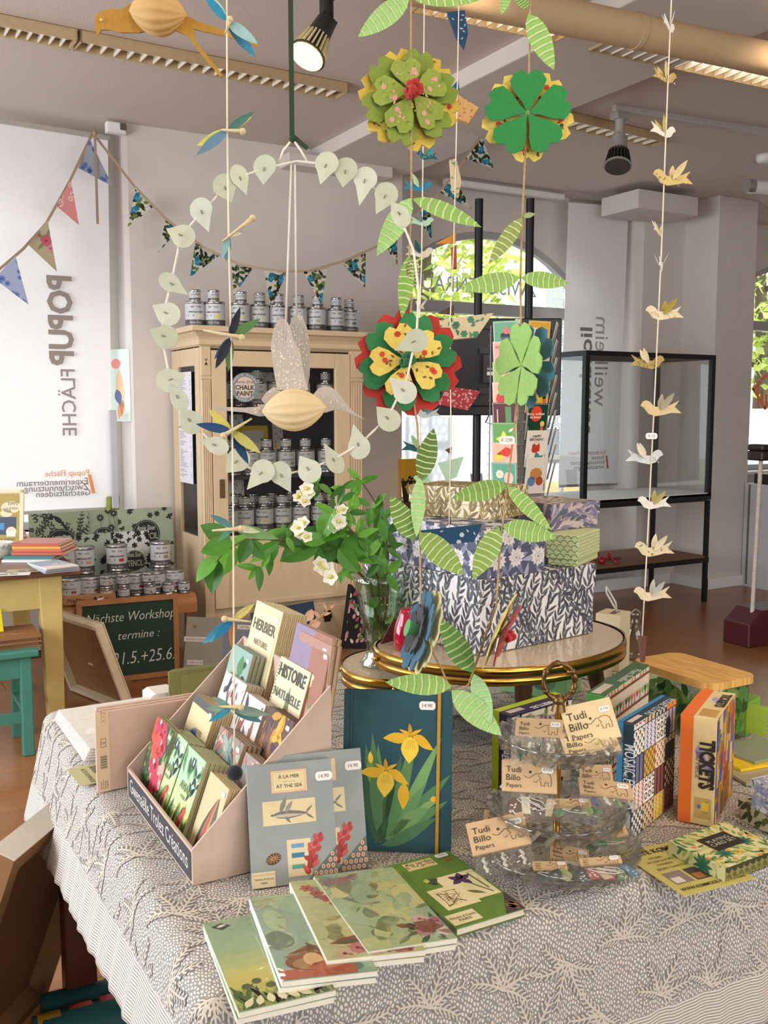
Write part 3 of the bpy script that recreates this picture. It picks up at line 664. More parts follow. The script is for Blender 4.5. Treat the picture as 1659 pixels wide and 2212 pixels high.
dw = cp('drawer', [(CX0+.03, CY0-.004, zdr, CX1-.03, CY0+.02, zz(1316))]); b = B(); b.box(xx(695)-o.x, -.016, zz(1345), xx(712)-o.x, -.004, zz(1335)); b.box(xx(697)-o.x, -.012, zz(1352), xx(710)-o.x, -.003, zz(1328)); part('handle', b, dw, mat('black_iron', '2a2624', .5, .4))
for z in (zz(878), zz(1027)): cp('shelf', [(CX0+.03, CY0+.06, z-.02, CX1-.03, CY1-.04, z)], NAVY)
cp('cabinet_floor', [(CX0+.03, CY0+.02, zg0-.02, CX1-.03, CY1-.03, zg0)], NAVY)
# round sign stuck behind the pane
SZ = V((xx(530), CY0-.001, zz(838))); t = thing('round_sign', 'round grey and pink chalk paint sign on the cabinet pane', 'sign', SZ); b = B(); f = fr((0, 0, 0), (1, 0, 0), (0, 0, 1)); R1 = .083
b.slab(f, ell(0, 0, R1, n=40), .002, '7f8b8f'); b.art(f, [(ell(0, 0, R1*.72, n=36), 'd9c3b8', 1)], .0005); part('disc', b, t, PAPER)
b = B(); b.text(f, 'CHALK', 0, -.012, .026, '3b3836', bold=.03, lift=.001); b.text(f, 'PAINT', 0, -.046, .026, '3b3836', bold=.03, lift=.001); b.text(f, 'Annie Sloan', 0, .024, .018, '3b3836', shear=.35, lift=.001)
for s, y, sg in (('ANNIE SLOAN', 1, 1), ('HÄNDLER', -1, -1)):
    for i, ch in enumerate(s):
        a = (R90-(i-(len(s)-1)/2)*.22) if y > 0 else (-R90+(i-(len(s)-1)/2)*.24); rr = R1*(.8 if y > 0 else .93)
        b.text(f, ch, rr*math.cos(a), rr*math.sin(a), .012, 'd4dcdc', bold=.02, lift=.001, rot=a-R90 if y > 0 else a+R90)
part('lettering', b, t, PAPER, kind='stuff')
for i, (ya, yb, dx) in enumerate(((803, 922, 0), (925, 1045, .006))):
    z1_, z0_ = zat((CX0, SY0+.1), ya), zat((CX0, SY0+.1), yb); b = B(); f = fr((CX0-.003, SY1-.01, z0_), (0, -1, 0), (0, 0, 1)); w = SY1-SY0-.06; h = z1_-z0_
    b.slab(f, rect(0, 0, w, h), .001, 'dedce4'); r = random.Random(i); L = [(rect(.015, h*(1-.06-.03*k), .015+w*r.uniform(.2, .6), h*(1-.075-.03*k)), 'a9a5b0', 1) for k in range(28) if r.random() < .8]
    L += [(rect(w*.85, h*(1-.06-.03*k), w*.93, h*(1-.075-.03*k)), 'a9a5b0', 1) for k in range(28) if r.random() < .7]; b.art(f, L); solo('price_list', ('upper', 'lower')[i]+' white price list sheet taped to the side of the cream cabinet', 'paper sheet', b, PAPER)
# papers and a yellow frame standing inside
b = B(); f = fr((xx(575), CY1-.10, zz(1018)), (1, 0, 0), (0, .15, 1)); b.slab(f, rect(0, 0, .2, .26), .012, 'd1a80f'); b.art(f, [(rect(.03, .03, .17, .23), 'c9c3b4', 1)]); solo('picture_frame', 'yellow picture frame behind the tins inside the cabinet', 'picture frame', b, PAPER)
for i, (px_, yb, w, h, c, lab) in enumerate(((510, 1150, .17, .26, 'b98a5c', 'brown kraft paper bag on the bottom shelf inside the cabinet'), (556, 1145, .1, .3, 'cfc9c2', 'patterned paper roll standing on the bottom shelf inside the cabinet'), (560, 1018, .09, .34, 'c8c9c6', 'patterned paper roll standing on the middle shelf inside the cabinet'), (655, 1018, .07, .3, 'cdb9a8', 'pale print standing at the right of the middle shelf inside the cabinet'), (600, 870, .2, .2, 'c5bfae', 'pale flower print behind the round sign on the top cabinet shelf'))):
    b = B(); z = zz(yb)-.01; f = fr((xx(px_), CY1-.06-.01*i, z), (1, 0, 0), (0, .12, 1)); b.slab(f, rect(0, 0, w, h), .006, c); b.art(f, foliage(w, h, .03, ('8e8a86', 'a7705a', '7f8b7c'), .35, seed=i)) if i != 0 else None; solo('paper_print', lab, 'print', b, PAPER)

# ---------------------------------------------------------------- paint tins
TIN = mat('tin_metal', 'b8b8b8', .22, .95, noise=.03); LABELM = mat('tin_label', None, .4, noise=.02)
def can_meshes(k, r, h):
    n = 22; b = B(); b.lathe([(.001, .0), (r*.97, 0), (r, .003), (r, .008), (r*.965, .011), (r*.965, h-.012), (r, h-.010), (r, h-.003), (r*.96, h), (r*.9, h-.004), (r*.86, h-.004), (r*.84, h-.001), (.001, h-.001)], n)
    body = b.mesh(k+'_body'); b = B(); q = r*.972; za, zb, zm = h*.1, h*.9, h*.3
    for c, u, v in (('4c484a', za, zm), ('bfc1c3', zm, zb)):
        vs = [(q*math.cos(6.28319*i/n), q*math.sin(6.28319*i/n), z) for z in (u, v) for i in range(n)]; b.add(vs, [(i, (i+1) % n, n+(i+1) % n, n+i) for i in range(n)], c, True)
    lab = b.mesh(k+'_label'); b = B(); f = fr((0, 0, 0), (1, 0, 0), (0, 0, 1)); W = r*2.0
    b.text(f, 'ANNIE SLOAN PAINT', 0, h*.56, h*.062, '3d3a3a', bold=.03, lift=0, wmax=W*.72); b.text(f, 'Annie Sloan', 0, h*.15, h*.1, 'c9c6c4', shear=.3, lift=0, wmax=W*.6)
    b.art(f, [(rect(-W*.36, h*.42, -W*.08, h*.49), '4b4748', 1)]+[(lf(x*W, h*.74, h*.1, h*.03, a), '56504f', 1) for x, a in ((-.2, 1.9), (-.16, 1.5), (-.12, 1.1), (.1, 2.0), (.15, 1.4), (.2, 1.0))], 0, 0)
    b.text(f, 'CHALK PAINT', -W*.22, h*.435, h*.04, 'd9d6d2', lift=0, wmax=W*.24)
    R2 = q+.0006; b.v = [(R2*math.sin(x/R2), -R2*math.cos(x/R2), z) for x, y, z in b.v]
    return body, lab, b.mesh(k+'_print'), r, h
BIG = can_meshes('big', .058, .145); SMALL = can_meshes('small', .033, .066); QUART = can_meshes('quart', .057, .12)
_sw = {}
def swatch(kind, c):
    if (id(kind), c) not in _sw:
        r, h = kind[3], kind[4]; b = B(); R2 = r*.972+.0008; P = []
        for z in (h*.38, h*.5):
            for x in (r*.2, r*.45, r*.68): P.append((R2*math.sin(x/R2), -R2*math.cos(x/R2), z))
        b.add(P, [(0, 1, 4, 3), (1, 2, 5, 4)], c); _sw[id(kind), c] = b.mesh('swatch')
    return _sw[id(kind), c]
def can(kind, p, label, c, group, turn=0.):
    a = -math.atan2(p[0], p[1])+turn; t = thing('paint_tin', label, 'paint tin', p, a, group)
    part('body', kind[0], t, TIN); part('label', kind[1], t, LABELM); part('label_print', kind[2], t, LABELM); part('swatch', swatch(kind, c), t, LABELM)
    return t
SW = ('e3d3b0', 'd9b94f', 'cdbf9a', 'c7c9a0', 'b9b5ad', '8f8d78', 'a9a08c', 'b0a79a', '6d6a72', 'a64a3c', 'c98a5a', '8a9a86')
r = random.Random(3)
for i, px_ in enumerate((422, 465, 517, 560, 600, 643, 683, 724, 754)):
    Y = 5.30+(.05 if i in (0, 8) else 0)+r.uniform(-.01, .01); p = at_y(px_, 690, Y); p.z = zt
    can(BIG, p, 'large grey paint tin on top of the cream cabinet, %s from the left' % ORD[i], SW[i], 'large tins on the cabinet top', r.uniform(-.25, .25))
    can(SMALL, p+V((r.uniform(-.008, .012), 0, .1445)), 'small tin stacked on the %s large tin along the cabinet top' % ORD[i], SW[i], 'small tins on the cabinet top', r.uniform(-.3, .3))
for s, (yb, big, sm) in enumerate(((872, (512, 556, 598, 650, 704), ((577, 1), (655, 1), (704, 1), (535, 0))), (1022, (500, 539, 576, 618, 660, 705), ((575, 1), (618, 1), (657, 1), (704, 1), (501, 1))), (1148, (494, 529, 571, 610, 649, 690, 715), ((524, 1), (567, 1), (646, 1), (681, 1), (719, 1), (606, 1))))):
    sh = ('top', 'middle', 'bottom')[s]; z = (zz(878), zz(1027), zg0)[s]
    for i, px_ in enumerate(big):
        p = at_y(px_, yb, 5.36); p.z = z; can(BIG, p, 'large grey tin behind the cabinet glass on the %s shelf, %s from left' % (sh, ORD[i]), r.choice(SW), 'large tins inside the cabinet', r.uniform(-.3, .3))
        if s == 2 and i < 6:
            q = at_y(px_+18, yb, 5.49); q.z = z; can(BIG, q, 'large tin in the rear row of the bottom cabinet shelf, %s from left' % ORD[i], r.choice(SW), 'large tins inside the cabinet')
            can(SMALL, q+V((0, 0, .1445)), 'small tin in the rear row of the bottom cabinet shelf, %s from left' % ORD[i], '3b3a3a', 'small tins inside the cabinet')
    for i, (px_, _) in enumerate(sorted(sm)):
        near = min(big, key=lambda q: abs(q-px_)); p = at_y(near, yb, 5.36); p.z = z+.1445
        can(SMALL, p, 'small tin behind the cabinet glass stacked on the %s shelf, %s from left' % (sh, ORD[i]), r.choice(SW), 'small tins inside the cabinet', r.uniform(-.3, .3))

# ================================================================ glass display case on a black stand
BLACK = mat('black_metal', '17161a', .45, .3, noise=.05); BOARD = mat('brown_board', '7d5636', .55, noise=.25, scale=18, stretch=(1, 8, 8))
VX0, VX1, VY0, VY1, vz0, vz1 = 4.43, 5.67, 5.04, 5.62, .80, 1.83
t = thing('display_case', 'empty black framed glass display case on tall legs by the pillar', 'display case', (VX0, VY0, 0)); W, D = VX1-VX0, VY1-VY0; q = .035
b = B(); b.box(0, 0, vz0, W, D, vz0+.022); part('base_board', b, t, WHITE)
b = B()
for x in (0, W-q):
    for y in (0, D-q): b.box(x, y, vz0-.03, x+q, y+q, vz1)
for z in (vz0-.04, vz1-q):
    for y in (0, D-q): b.box(q, y, z, W-q, y+q, z+q+(.02 if z < 1 else 0))
    for x in (0, W-q): b.box(x, q, z, x+q, D-q, z+q+(.02 if z < 1 else 0))
part('case_frame', b, t, BLACK, kind='stuff')
for bx in ((q, .012, W-q, .016), (.012, q, .016, D-q), (W-.016, q, W-.012, D-q), (q, D-.016, W-q, D-.012)):
    b = B(); b.box(bx[0], bx[1], vz0+.02, bx[2], bx[3], vz1-q); part('pane', b, t, GLASS)
b = B(); b.box(.02, .02, vz1-.008, W-.02, D-.02, vz1-.004); part('pane', b, t, GLASS)
for x in (0, W-q):
    for y in (0, D-q): b = B(); b.box(x+.003, y+.003, 0, x+q-.003, y+q-.003, vz0-.035); part('leg', b, t, BLACK)
b = B(); b.box(0, 0, .30, W, D, .335); part('shelf_rail', b, t, BLACK); b = B(); b.box(.01, .01, .335, W-.01, D-.01, .348); part('shelf', b, t, BOARD)
t = thing('ribbon_bundle', 'red ribbon bundle lying on the brown lower shelf of the display case', 'ribbon', at_y(1300, 1195, 5.15)+V((0, 0, 0))); t.location.z = .350; b = B()
for k in range(7):
    a = rnd(0, 6.28); b.tube([(0, 0, .012), (.05*math.cos(a), .05*math.sin(a), .05+rnd(0, .03)), (.1*math.cos(a+.4), .07*math.sin(a+.4), .02), (.13*math.cos(a+.2), .08*math.sin(a), .006)], .006, 5, 'b3262a')
b.ball((0, 0, .02), .03, c='8f1f24'); part('ribbon', b, t, GLOSS)
b = B(); b.box(-.09, -.12, 0, .09, .12, .02, '6d5348'); solo('leather_case', 'flat brown case under the red ribbons on the lower shelf', 'case', b, PAINT, (at_y(1310, 1190, 5.32).x, 5.38, .3485), bevel=.004)

# ================================================================ black screen stand behind the card rack
b = None; p1, p2 = at_d(1035, 430, 5.4), at_d(1145, 440, 5.4); a = math.atan2((p2-p1).y, (p2-p1).x)
base = V((p1.x, p1.y, 0)); t = thing('screen_stand', 'black screen on two tall poles standing behind the postcard rack', 'screen stand', base, a); L = (p2-p1).length
for x in (0, L): b = B(); b.cyl((x, 0, .03), (x, 0, p1.z), .023, n=14); part('pole', b, t, BLACK)
s0, s1 = zat((p1.x, p1.y), 897), zat((p1.x, p1.y), 690); b = B(); b.box(-.28, -.08, s0, .46, -.03, s1); b.box(-.2, -.1, s0+.05, .4, -.08, s1-.06); part('screen_back', b, t, mat('screen_plastic', '0e0e11', .4), bevel=.006)
b = B(); b.box(.02, -.15, s0+.18, .1, -.1, s0+.33); b.box(.0, -.13, s0+.34, .05, -.1, s0+.37); b.box(.0, -.13, s0+.12, .05, -.1, s0+.15); part('player_box', b, t, mat('player_black', '1d1d22', .35)); b = B(); f = fr((.02, -.151, s0+.18), (1, 0, 0), (0, 0, 1)); b.art(f, [(rect(.02, .04, .06, .06), 'c9c9c9', 1), (rect(.02, .07, .06, .08), '8d8d90', 1)]); part('sticker', b, t, PAPER)
b = B(); b.tube([(.06, -.12, s0+.18), (.1, -.12, s0+.1), (.04, -.1, s0-.04), (.12, -.1, s0-.06), (.2, -.1, s0+.02)], .004, 5); part('cable', b, t, BLACK)
b = B(); b.box(-.35, -.3, 0, L+.35, .25, .03); part('base_plate', b, t, BLACK, bevel=.005)
# low display ledge under the arched window with papers
b = B(); b.box(3.46, 5.55, 0, 4.3, 5.92, zat((3.8, 5.55), 1083)); solo('display_ledge', 'low wooden ledge below the arched window behind the stacked boxes', 'ledge', b, BOARD, bevel=.004); zl = zat((3.8, 5.55), 1083)
for i, (px_, w, h, c, lab, tx) in enumerate(((872, .2, .3, 'e0ad1e', 'yellow and black event poster standing on the window ledge', 'tti'), (958, .11, .12, 'd9a9a4', 'pink card standing on the window ledge', ''), (1022, .1, .18, 'b9b4b2', 'grey card standing on the window ledge beside the black pole', ''))):
    b = B(); p = at_y(px_, 1075, 5.66); f = fr((p.x, 5.66, zl+.001), (1, 0, 0), (0, .2, 1)); b.slab(f, rect(0, 0, w, h), .004, c)
    if tx: b.art(f, [(rect(0, .0, w, h*.5), '16150f', 1)]+[(lf(rnd(.02, .17), h*.5+rnd(-.02, .02), .03, .012, rnd(0, 3)), '16150f', 2) for k in range(25)]); b.text(f, tx, w*.4, h*.2, .09, 'e0ad1e', bold=.05, lift=.001)
    solo('leaflet', lab, 'leaflet', b, PAPER)
for i, c in enumerate(('3b5f9e', 'c9ccd4', '2f4d8a')):
    b = B(); b.box(-.06, -.08, 0, .06, .08, .014, c); p = at_y(1050, 1070, 5.68); solo('booklet', ('lowest', 'middle', 'topmost')[i]+' blue striped booklet of the pile on the window ledge', 'booklet', b, PAPER, (p.x, 5.72, zl+.0145*i), (0, 0, .2*i), 'booklets on the window ledge')

# ================================================================ revolving postcard rack
WIRE = mat('rack_wire', 'b3b0aa', .35, .8); RC = at_d(1118, 800, 4.25); ra = math.atan2(-RC.x, -RC.y)
t = thing('postcard_rack', 'grey revolving wire rack of greeting cards behind the stacked boxes', 'card rack', (RC.x, RC.y, 0)); zr1, zr0 = zat(RC, 700), zat(RC, 1072)
b = B(); b.cyl((0, 0, 0), (0, 0, zr1+.02), .016, n=10); b.cyl((0, 0, 0), (0, 0, .03), .22, .2, 20); part('post', b, t, WIRE)
tp, rowh = 4, (zr1-zr0)/5.0
GREY = mat('rack_panel', '8f8a84', .5, .2)
dirs = [math.radians(d) for d in (-62, 28, 118, 208)]
view = math.atan2(-RC.y, -RC.x)
cards = []
def cart(k):
    P = lambda *a: a
    base, items = [('3f8a5e', [(ell(.05, .085, .02, n=14), '1e2d3c', 2), (rect(.03, .085, .07, .098), '1e2d3c', 2), (lf(.05, .095, .03, .03, 1.2), 'd8463c', 3), (ell(.038, .05, .008), 'd9e0d0', 2), (ell(.062, .05, .008), 'd9e0d0', 2)]),
        ('e09a94', [([(.03, .06), (.055, .09), (.08, .06), (.055, .03)], 'f3e3cf', 2), (rect(.06, .03, .08, .09), '3a3f58', 3), (rect(.01, .12, .09, .13), 'c94a4c', 2)]),
        ('8fae5e', [(ell(.065, .09, .025, .035), 'eba79c', 2), (ell(.035, .05, .02, .026), 'e8cc4c', 2), (lf(.03, .04, .03, .016, .5), 'c9503c', 3)]),
        ('f0b7a2', [(lf(.05, .12, .085, .075, -R90), 'c83a3c', 2), (lf(.05, .12, .03, .02, 2.2), '3f7a44', 3), (lf(.05, .12, .03, .02, .9), '3f7a44', 3)]),
        ('5a2f38', [(rect(.055, .03, .08, .13), '5f8f5a', 2), (ell(.07, .05, .012), 'efe6d0', 3), (rect(.02, .04, .024, .12), 'e9d9c0', 2)]),
        ('6aa45e', [(lf(.05, .08, .035, .02, a), c, 2) for a, c in ((1.6, 'efe04c'), (3.1, 'efe04c'), (4.7, '2f6f3c'), (.0, '2f6f3c'))]+[(lf(.07, .11, .025, .01, .6), 'f2efe0', 3)]),
        ('f0b9a4', [([(.02, .1), (.06, .13), (.09, .12), (.07, .09)], 'e0443c', 2), (ell(.03, .09, .017), 'f0d24c', 2), (ell(.07, .06, .022), 'eec0b4', 3), (rect(.01, .02, .04, .06), '23302c', 2), (ell(.06, .03, .02), '6fae8c', 2)]),
        ('64a98e', sum([bloom(x, y, .018, 'f4f0d8', 'e8cf4c', 9, 2) for x, y in ((.03, .05), (.035, .1), (.06, .03))], [])+[(ell(.072, .085, .02, .026), 'f2c9b8', 2)])][k % 8]
    return base, items
MID = [('d8a93c', [(rect(.02, .03, .08, .12), 'e9dcc0', 1), (lf(.03, .04, .05, .02, 1), 'b8873c', 2)]), ('c9c3b4', [(lf(.03, .03, .08, .02, 1.1), '9a4f3c', 2), (lf(.05, .03, .06, .02, 1.7), '5f7a4c', 2)]), ('d9b22c', [(ell(.045, .105, .028, .032), 'e0492f', 2), (rect(.08, .03, .093, .055), 'd8604a', 2), (ell(.086, .065, .01), '2b2320', 2)]), ('17402f', [(ell(.045, .105, .028, .032), 'e0492f', 2), (rect(.07, .02, .085, .055), 'd8603c', 2), (ell(.078, .065, .011), 'efcf6a', 2)]),
       ('ece3d6', [(lf(.03, .09, .045, .05, -.6), 'b8402c', 2), (ell(.05, .1, .012), 'f1d3bd', 3), (lf(.05, .085, .03, .028, -R90), 'c8402c', 3), (lf(.05, .06, .05, .026, -1.2), '3f8a7c', 2), (lf(.06, .025, .035, .016, .7), '3f8a7c', 2)]), ('e6dcd0', [(ell(.05, .08, .03, .025), 'c98a4c', 2), (ell(.03, .05, .02), '5f86a8', 2), (ell(.07, .05, .018), 'b0522c', 2)])]
def card(dirn, off, z, base, items, label, lean=.14, txt=None, w=.113, h=.158):
    n = V((math.cos(dirn), math.sin(dirn), 0)); ux = V((-n.y, n.x, 0)); p = V((RC.x, RC.y, z))+n*.135+ux*(off-w/2)
    up = (V((0, 0, 1))+n*lean).normalized(); f = fr((0, 0, 0), ux, up); b = B()
    b.slab(f, rect(0, 0, w, h), .002, base, 'e9e4da'); b.art(f, shift(items, 0, 0, w/.105)+[(q, 'efe9d8', 1) for q in stroke([(.004, .004), (w-.004, .004), (w-.004, h-.004), (.004, h-.004), (.004, .004)], .002)])
    if txt:
        for i, s in enumerate(txt[0]): b.text(f, s, txt[1], txt[2]-.014*i, .011, txt[3], bold=.02, lift=.001)
    return solo('greeting_card', label, 'greeting card', b, GLOSS, p, group='cards in the revolving rack')
LN = ('pram', 'house', 'pink and yellow ball', 'strawberry', 'dark red and green', 'yellow windmill flower', 'red and pink shapes', 'daisies')
MN = ('yellow framed', 'leaf', 'yellow balloon', 'dark green balloon', 'red-haired mermaid', 'two little animals')
dl, dm, dr_ = view-math.radians(20), view+math.radians(36), view+math.radians(84)
for k in range(8):
    z = zr1-.155-(zr1-.155-zr0)*k/7.0; bs, it = cart(k)
    card(dl, .0, z, bs, it, '%s greeting card in the left column of the card rack' % LN[k])
    part('wire_pocket', B().tube([V((-.045, .0, .01)), V((-.045, 0, .06)), V((-.04, .0, .062))], .0015, 4).tube([V((.045, .0, .01)), V((.045, 0, .06)), V((.04, 0, .062))], .0015, 4), t, WIRE, (.142*math.cos(dl), .142*math.sin(dl), z), (0, 0, dl+R90), kind='stuff')
for k in range(6):
    z = zr1-.155-(zr1-.155-zr0)*k/5.2; bs, it = MID[k]
    tx = {2: (('Hurra, wolltest', 'du lieben!'), .045, .108, 'f4e6d0'), 3: (('Hurra, wolltest', 'du lieben!'), .045, .108, 'f4e6d0'), 4: (('HAPPY', 'BIRTHDAY'), .052, .128, '3a3634')}.get(k)
    card(dm, .0, z, bs, it, '%s greeting card in the middle column of the card rack' % MN[k], txt=tx)
    part('wire_pocket', B().tube([V((-.045, .0, .01)), V((-.045, 0, .06)), V((-.04, .0, .062))], .0015, 4).tube([V((.045, .0, .01)), V((.045, 0, .06)), V((.04, 0, .062))], .0015, 4), t, WIRE, (.142*math.cos(dm), .142*math.sin(dm), z), (0, 0, dm+R90), kind='stuff')
for k in range(9):
    z = zr1-.15-(zr1-.15-zr0)*k/8; card(dr_, .02, z, random.choice(('b9aa92', 'c9b8a0', 'a89a86', 'c4a894', 'b7b0a0')), [(rect(.02, .03, .08, .12), random.choice(('8d7f6c', '9c6a54', '7d8a78')), 1)], 'brownish card seen nearly edge-on at the right of the rack, %s from the top' % ORD[k], lean=.22)
for d in (dl, dm, dr_, dm+1.9, dl-1.2):
    b = B(); n = V((math.cos(d), math.sin(d), 0)); u = V((-n.y, n.x, 0)); b.add([n*.12+u*s*.062+V((0, 0, z)) for s, z in ((-1, zr0-.05), (1, zr0-.05), (1, zr1-.01), (-1, zr1-.01))]+[n*.116+u*s*.062+V((0, 0, z)) for s, z in ((-1, zr0-.05), (1, zr0-.05), (1, zr1-.01), (-1, zr1-.01))], [(0, 1, 2, 3), (7, 6, 5, 4), (0, 4, 5, 1), (1, 5, 6, 2), (2, 6, 7, 3), (3, 7, 4, 0)])
    part('back_panel', b, t, GREY); b = B()
    for k in range(16): b.tube([n*.124-u*.06+V((0, 0, zr0+(zr1-zr0)*k/16)), n*.124+u*.06+V((0, 0, zr0+(zr1-zr0)*k/16))], .0016, 4)
    part('wire_row', b, t, WIRE, kind='stuff')
# maroon stand with a white pole at the right edge
t = thing('clothes_stand', 'maroon wooden foot carrying a worn white pole at the right edge', 'stand', at_z(1632, 1398, 0)); b = B()
o2 = at_z(1632, 1398, 0); b.add([(-.06, 0, 0), (.5, -.05, 0), (.5, .2, 0), (-.06, .2, 0), (-.06, 0, .14), (.05, 0, .22), (.5, -.05, .22), (.5, .2, .22), (-.06, .2, .14), (.05, .2, .22)], [(3, 2, 1, 0), (0, 4, 8, 3), (4, 5, 9, 8), (0, 1, 6, 5, 4), (5, 6, 7, 9), (3, 8, 9, 7, 2)]); part('foot', b, t, mat('maroon_wood', '4f1a20', .4), bevel=.008)
pt = at_d(1662, 985, proj(o2)[2])-o2; b = B(); b.cyl((.03, .06, .15), (pt.x+.0, pt.y+.06, pt.z), .013, n=12); part('pole', b, t, mat('worn_white_pole', 'cfc2b4', .5, noise=.2, scale=60))
b = B(); b.box(pt.x-.06, pt.y, pt.z-.03, pt.x+.3, pt.y+.12, pt.z+.03); b.box(pt.x-.06, pt.y, pt.z+.03, pt.x+.02, pt.y+.12, pt.z+.07); part('cross_bar', b, t, mat('dark_brown_wood', '2c1d1a', .4), bevel=.012)
b = B(); q = at_x(1612, 1015, 6.42); b.box(-.03, -.35, -.04, .05, .12, .04); solo('dark_tray', 'dark wooden tray on the grey apron beside the pillar', 'tray', b, mat('dark_brown_wood', '2c1d1a', .4), (6.5, 5.2, .882), bevel=.006)
# ================================================================ left corner: stools with tins, stencils, chalkboard, yellow table
WOODM = mat('honey_wood', 'a4683a', .45, noise=.22, scale=14, stretch=(2, 2, 12)); PLYM = mat('bent_plywood', 'a8703f', .4, noise=.2, scale=12, stretch=(1.5, 9, 9))
for k, (xa, xb, lab) in enumerate(((.96, 1.335, 'bent plywood stool half hidden behind the yellow table leg'), (1.345, 1.72, 'bent plywood stool behind the chalkboard, next to the cream cabinet'))):
    t = thing('plywood_stool', lab, 'stool', ((xa+xb)/2, 5.345, 0)); w = (xb-xa)/2; b = B(); n = 10; pts = []
    for i in range(n+1):
        a = i/n*math.pi/2; pts.append((-.24+.06-.06*math.cos(a) if False else -.2-.05*math.sin(a), .43-.05+.05*math.cos(a)))
    pr = [(.24, .43), (-.2, .43)]+[(-.2-.05*math.sin(i/6*R90), .38+.05*math.cos(i/6*R90)) for i in range(1, 7)]+[(-.25, .33), (-.235, .33), (-.235, .38), (-.2, .412), (.24, .412)]
    m = len(pr); b.add([(-w, y, z) for y, z in pr]+[(w, y, z) for y, z in pr], [tuple(range(m)), tuple(range(m, 2*m))[::-1]]+[(i, m+i, m+(i+1) % m, (i+1) % m) for i in range(m)]); part('seat', b, t, PLYM)
    for x in (-w+.02, w-.05):
        for y in (-.19, .2): b = B(); b.bar((x+.015, y, 0), (x+.015, y, .412), .035, .035); part('leg', b, t, WOODM, bevel=.008)
    b = B(); b.box(-w+.02, -.2, .34, w-.02, -.18, .40); part('stretcher', b, t, WOODM)
ZB = .43
r = random.Random(8); cards
def bcan(kind, px_, py_, Y, z, label, c, grp): p = at_y(px_, py_, Y); p.z = z; can(kind, p, label, c, grp, r.uniform(-.25, .25))
for i, px_ in enumerate((152, 193, 234, 294, 336, 377)): bcan(QUART if i < 5 else QUART, px_, 1270, 5.24, ZB, 'grey paint tin in the lower row on the plywood stools, %s from the left' % ORD[i], ('a03c34', 'a8603c', 'b0583c', 'a33038', '3b4a3f', '8f5a4a')[i], 'large tins on the plywood stools')
for i, (px_, c) in enumerate(((139, 'c9bfa9'), (182, 'c98f84'), (253, 'b3202c'), (347, '8a7d78'))):
    bcan(QUART, px_, 1270, 5.37, ZB, 'tin in the hidden rear row on the plywood stools, %s from the left' % ORD[i], c, 'large tins on the plywood stools')
    p = at_y(px_, 1220, 5.365); p.z = ZB+.1215; can(BIG, p, 'large paint tin stacked in the upper row before the stencils, %s from the left' % ORD[i], c, 'large tins on the plywood stools', r.uniform(-.2, .2))
for i, (px_, py_, up, c) in enumerate(((229, 1258, 0, 'c9b9a0'), (267, 1268, 0, 'b8b2a4'), (324, 1268, 0, 'a8343c'), (364, 1262, 0, 'a06a58'), (397, 1260, 0, '3a3a3c'), (229, 1258, 1, 'b85a3c'), (266, 1268, 1, '9a8f80'), (321, 1268, 1, '3f4a40'))):
    p = at_y(px_, py_, 5.15 if i not in (3, 4) else 5.16); p.z = ZB+.0665*up; can(SMALL, p, 'small sample tin on the plywood stools, %s from the left in the %s' % (ORD[i if not up else i-5], 'upper layer' if up else 'front row'), c, 'small tins on the plywood stools', r.uniform(-.3, .3))
p0, p1 = at_y(141, 1288, 5.06), at_y(255, 1280, 5.06); L = p1.x-p0.x; t = thing('mat_box', 'flat brown kraft box with black lettering on the left plywood stool', 'box', (p0.x, 5.108, ZB+.001)); b = B(); b.box(0, 0, 0, L, .045, .042, 'a9784c'); part('body', b, t, PAPER, bevel=.002)
b = B(); f = fr((0, 0, 0), (1, 0, 0), (0, 0, 1)); b.text(f, 'MixMat', .015, .012, .022, '2e2018', 'l', shear=.25, lift=.0008); b.art(f, [(lf(L*.6+i*.03, .012, .022, .018, R90), '2e2018', 1) for i in range(2)]+[(rect(L*.8, .02, L*.87, .023), '2e2018', 1)]); part('lettering', b, t, PAPER)
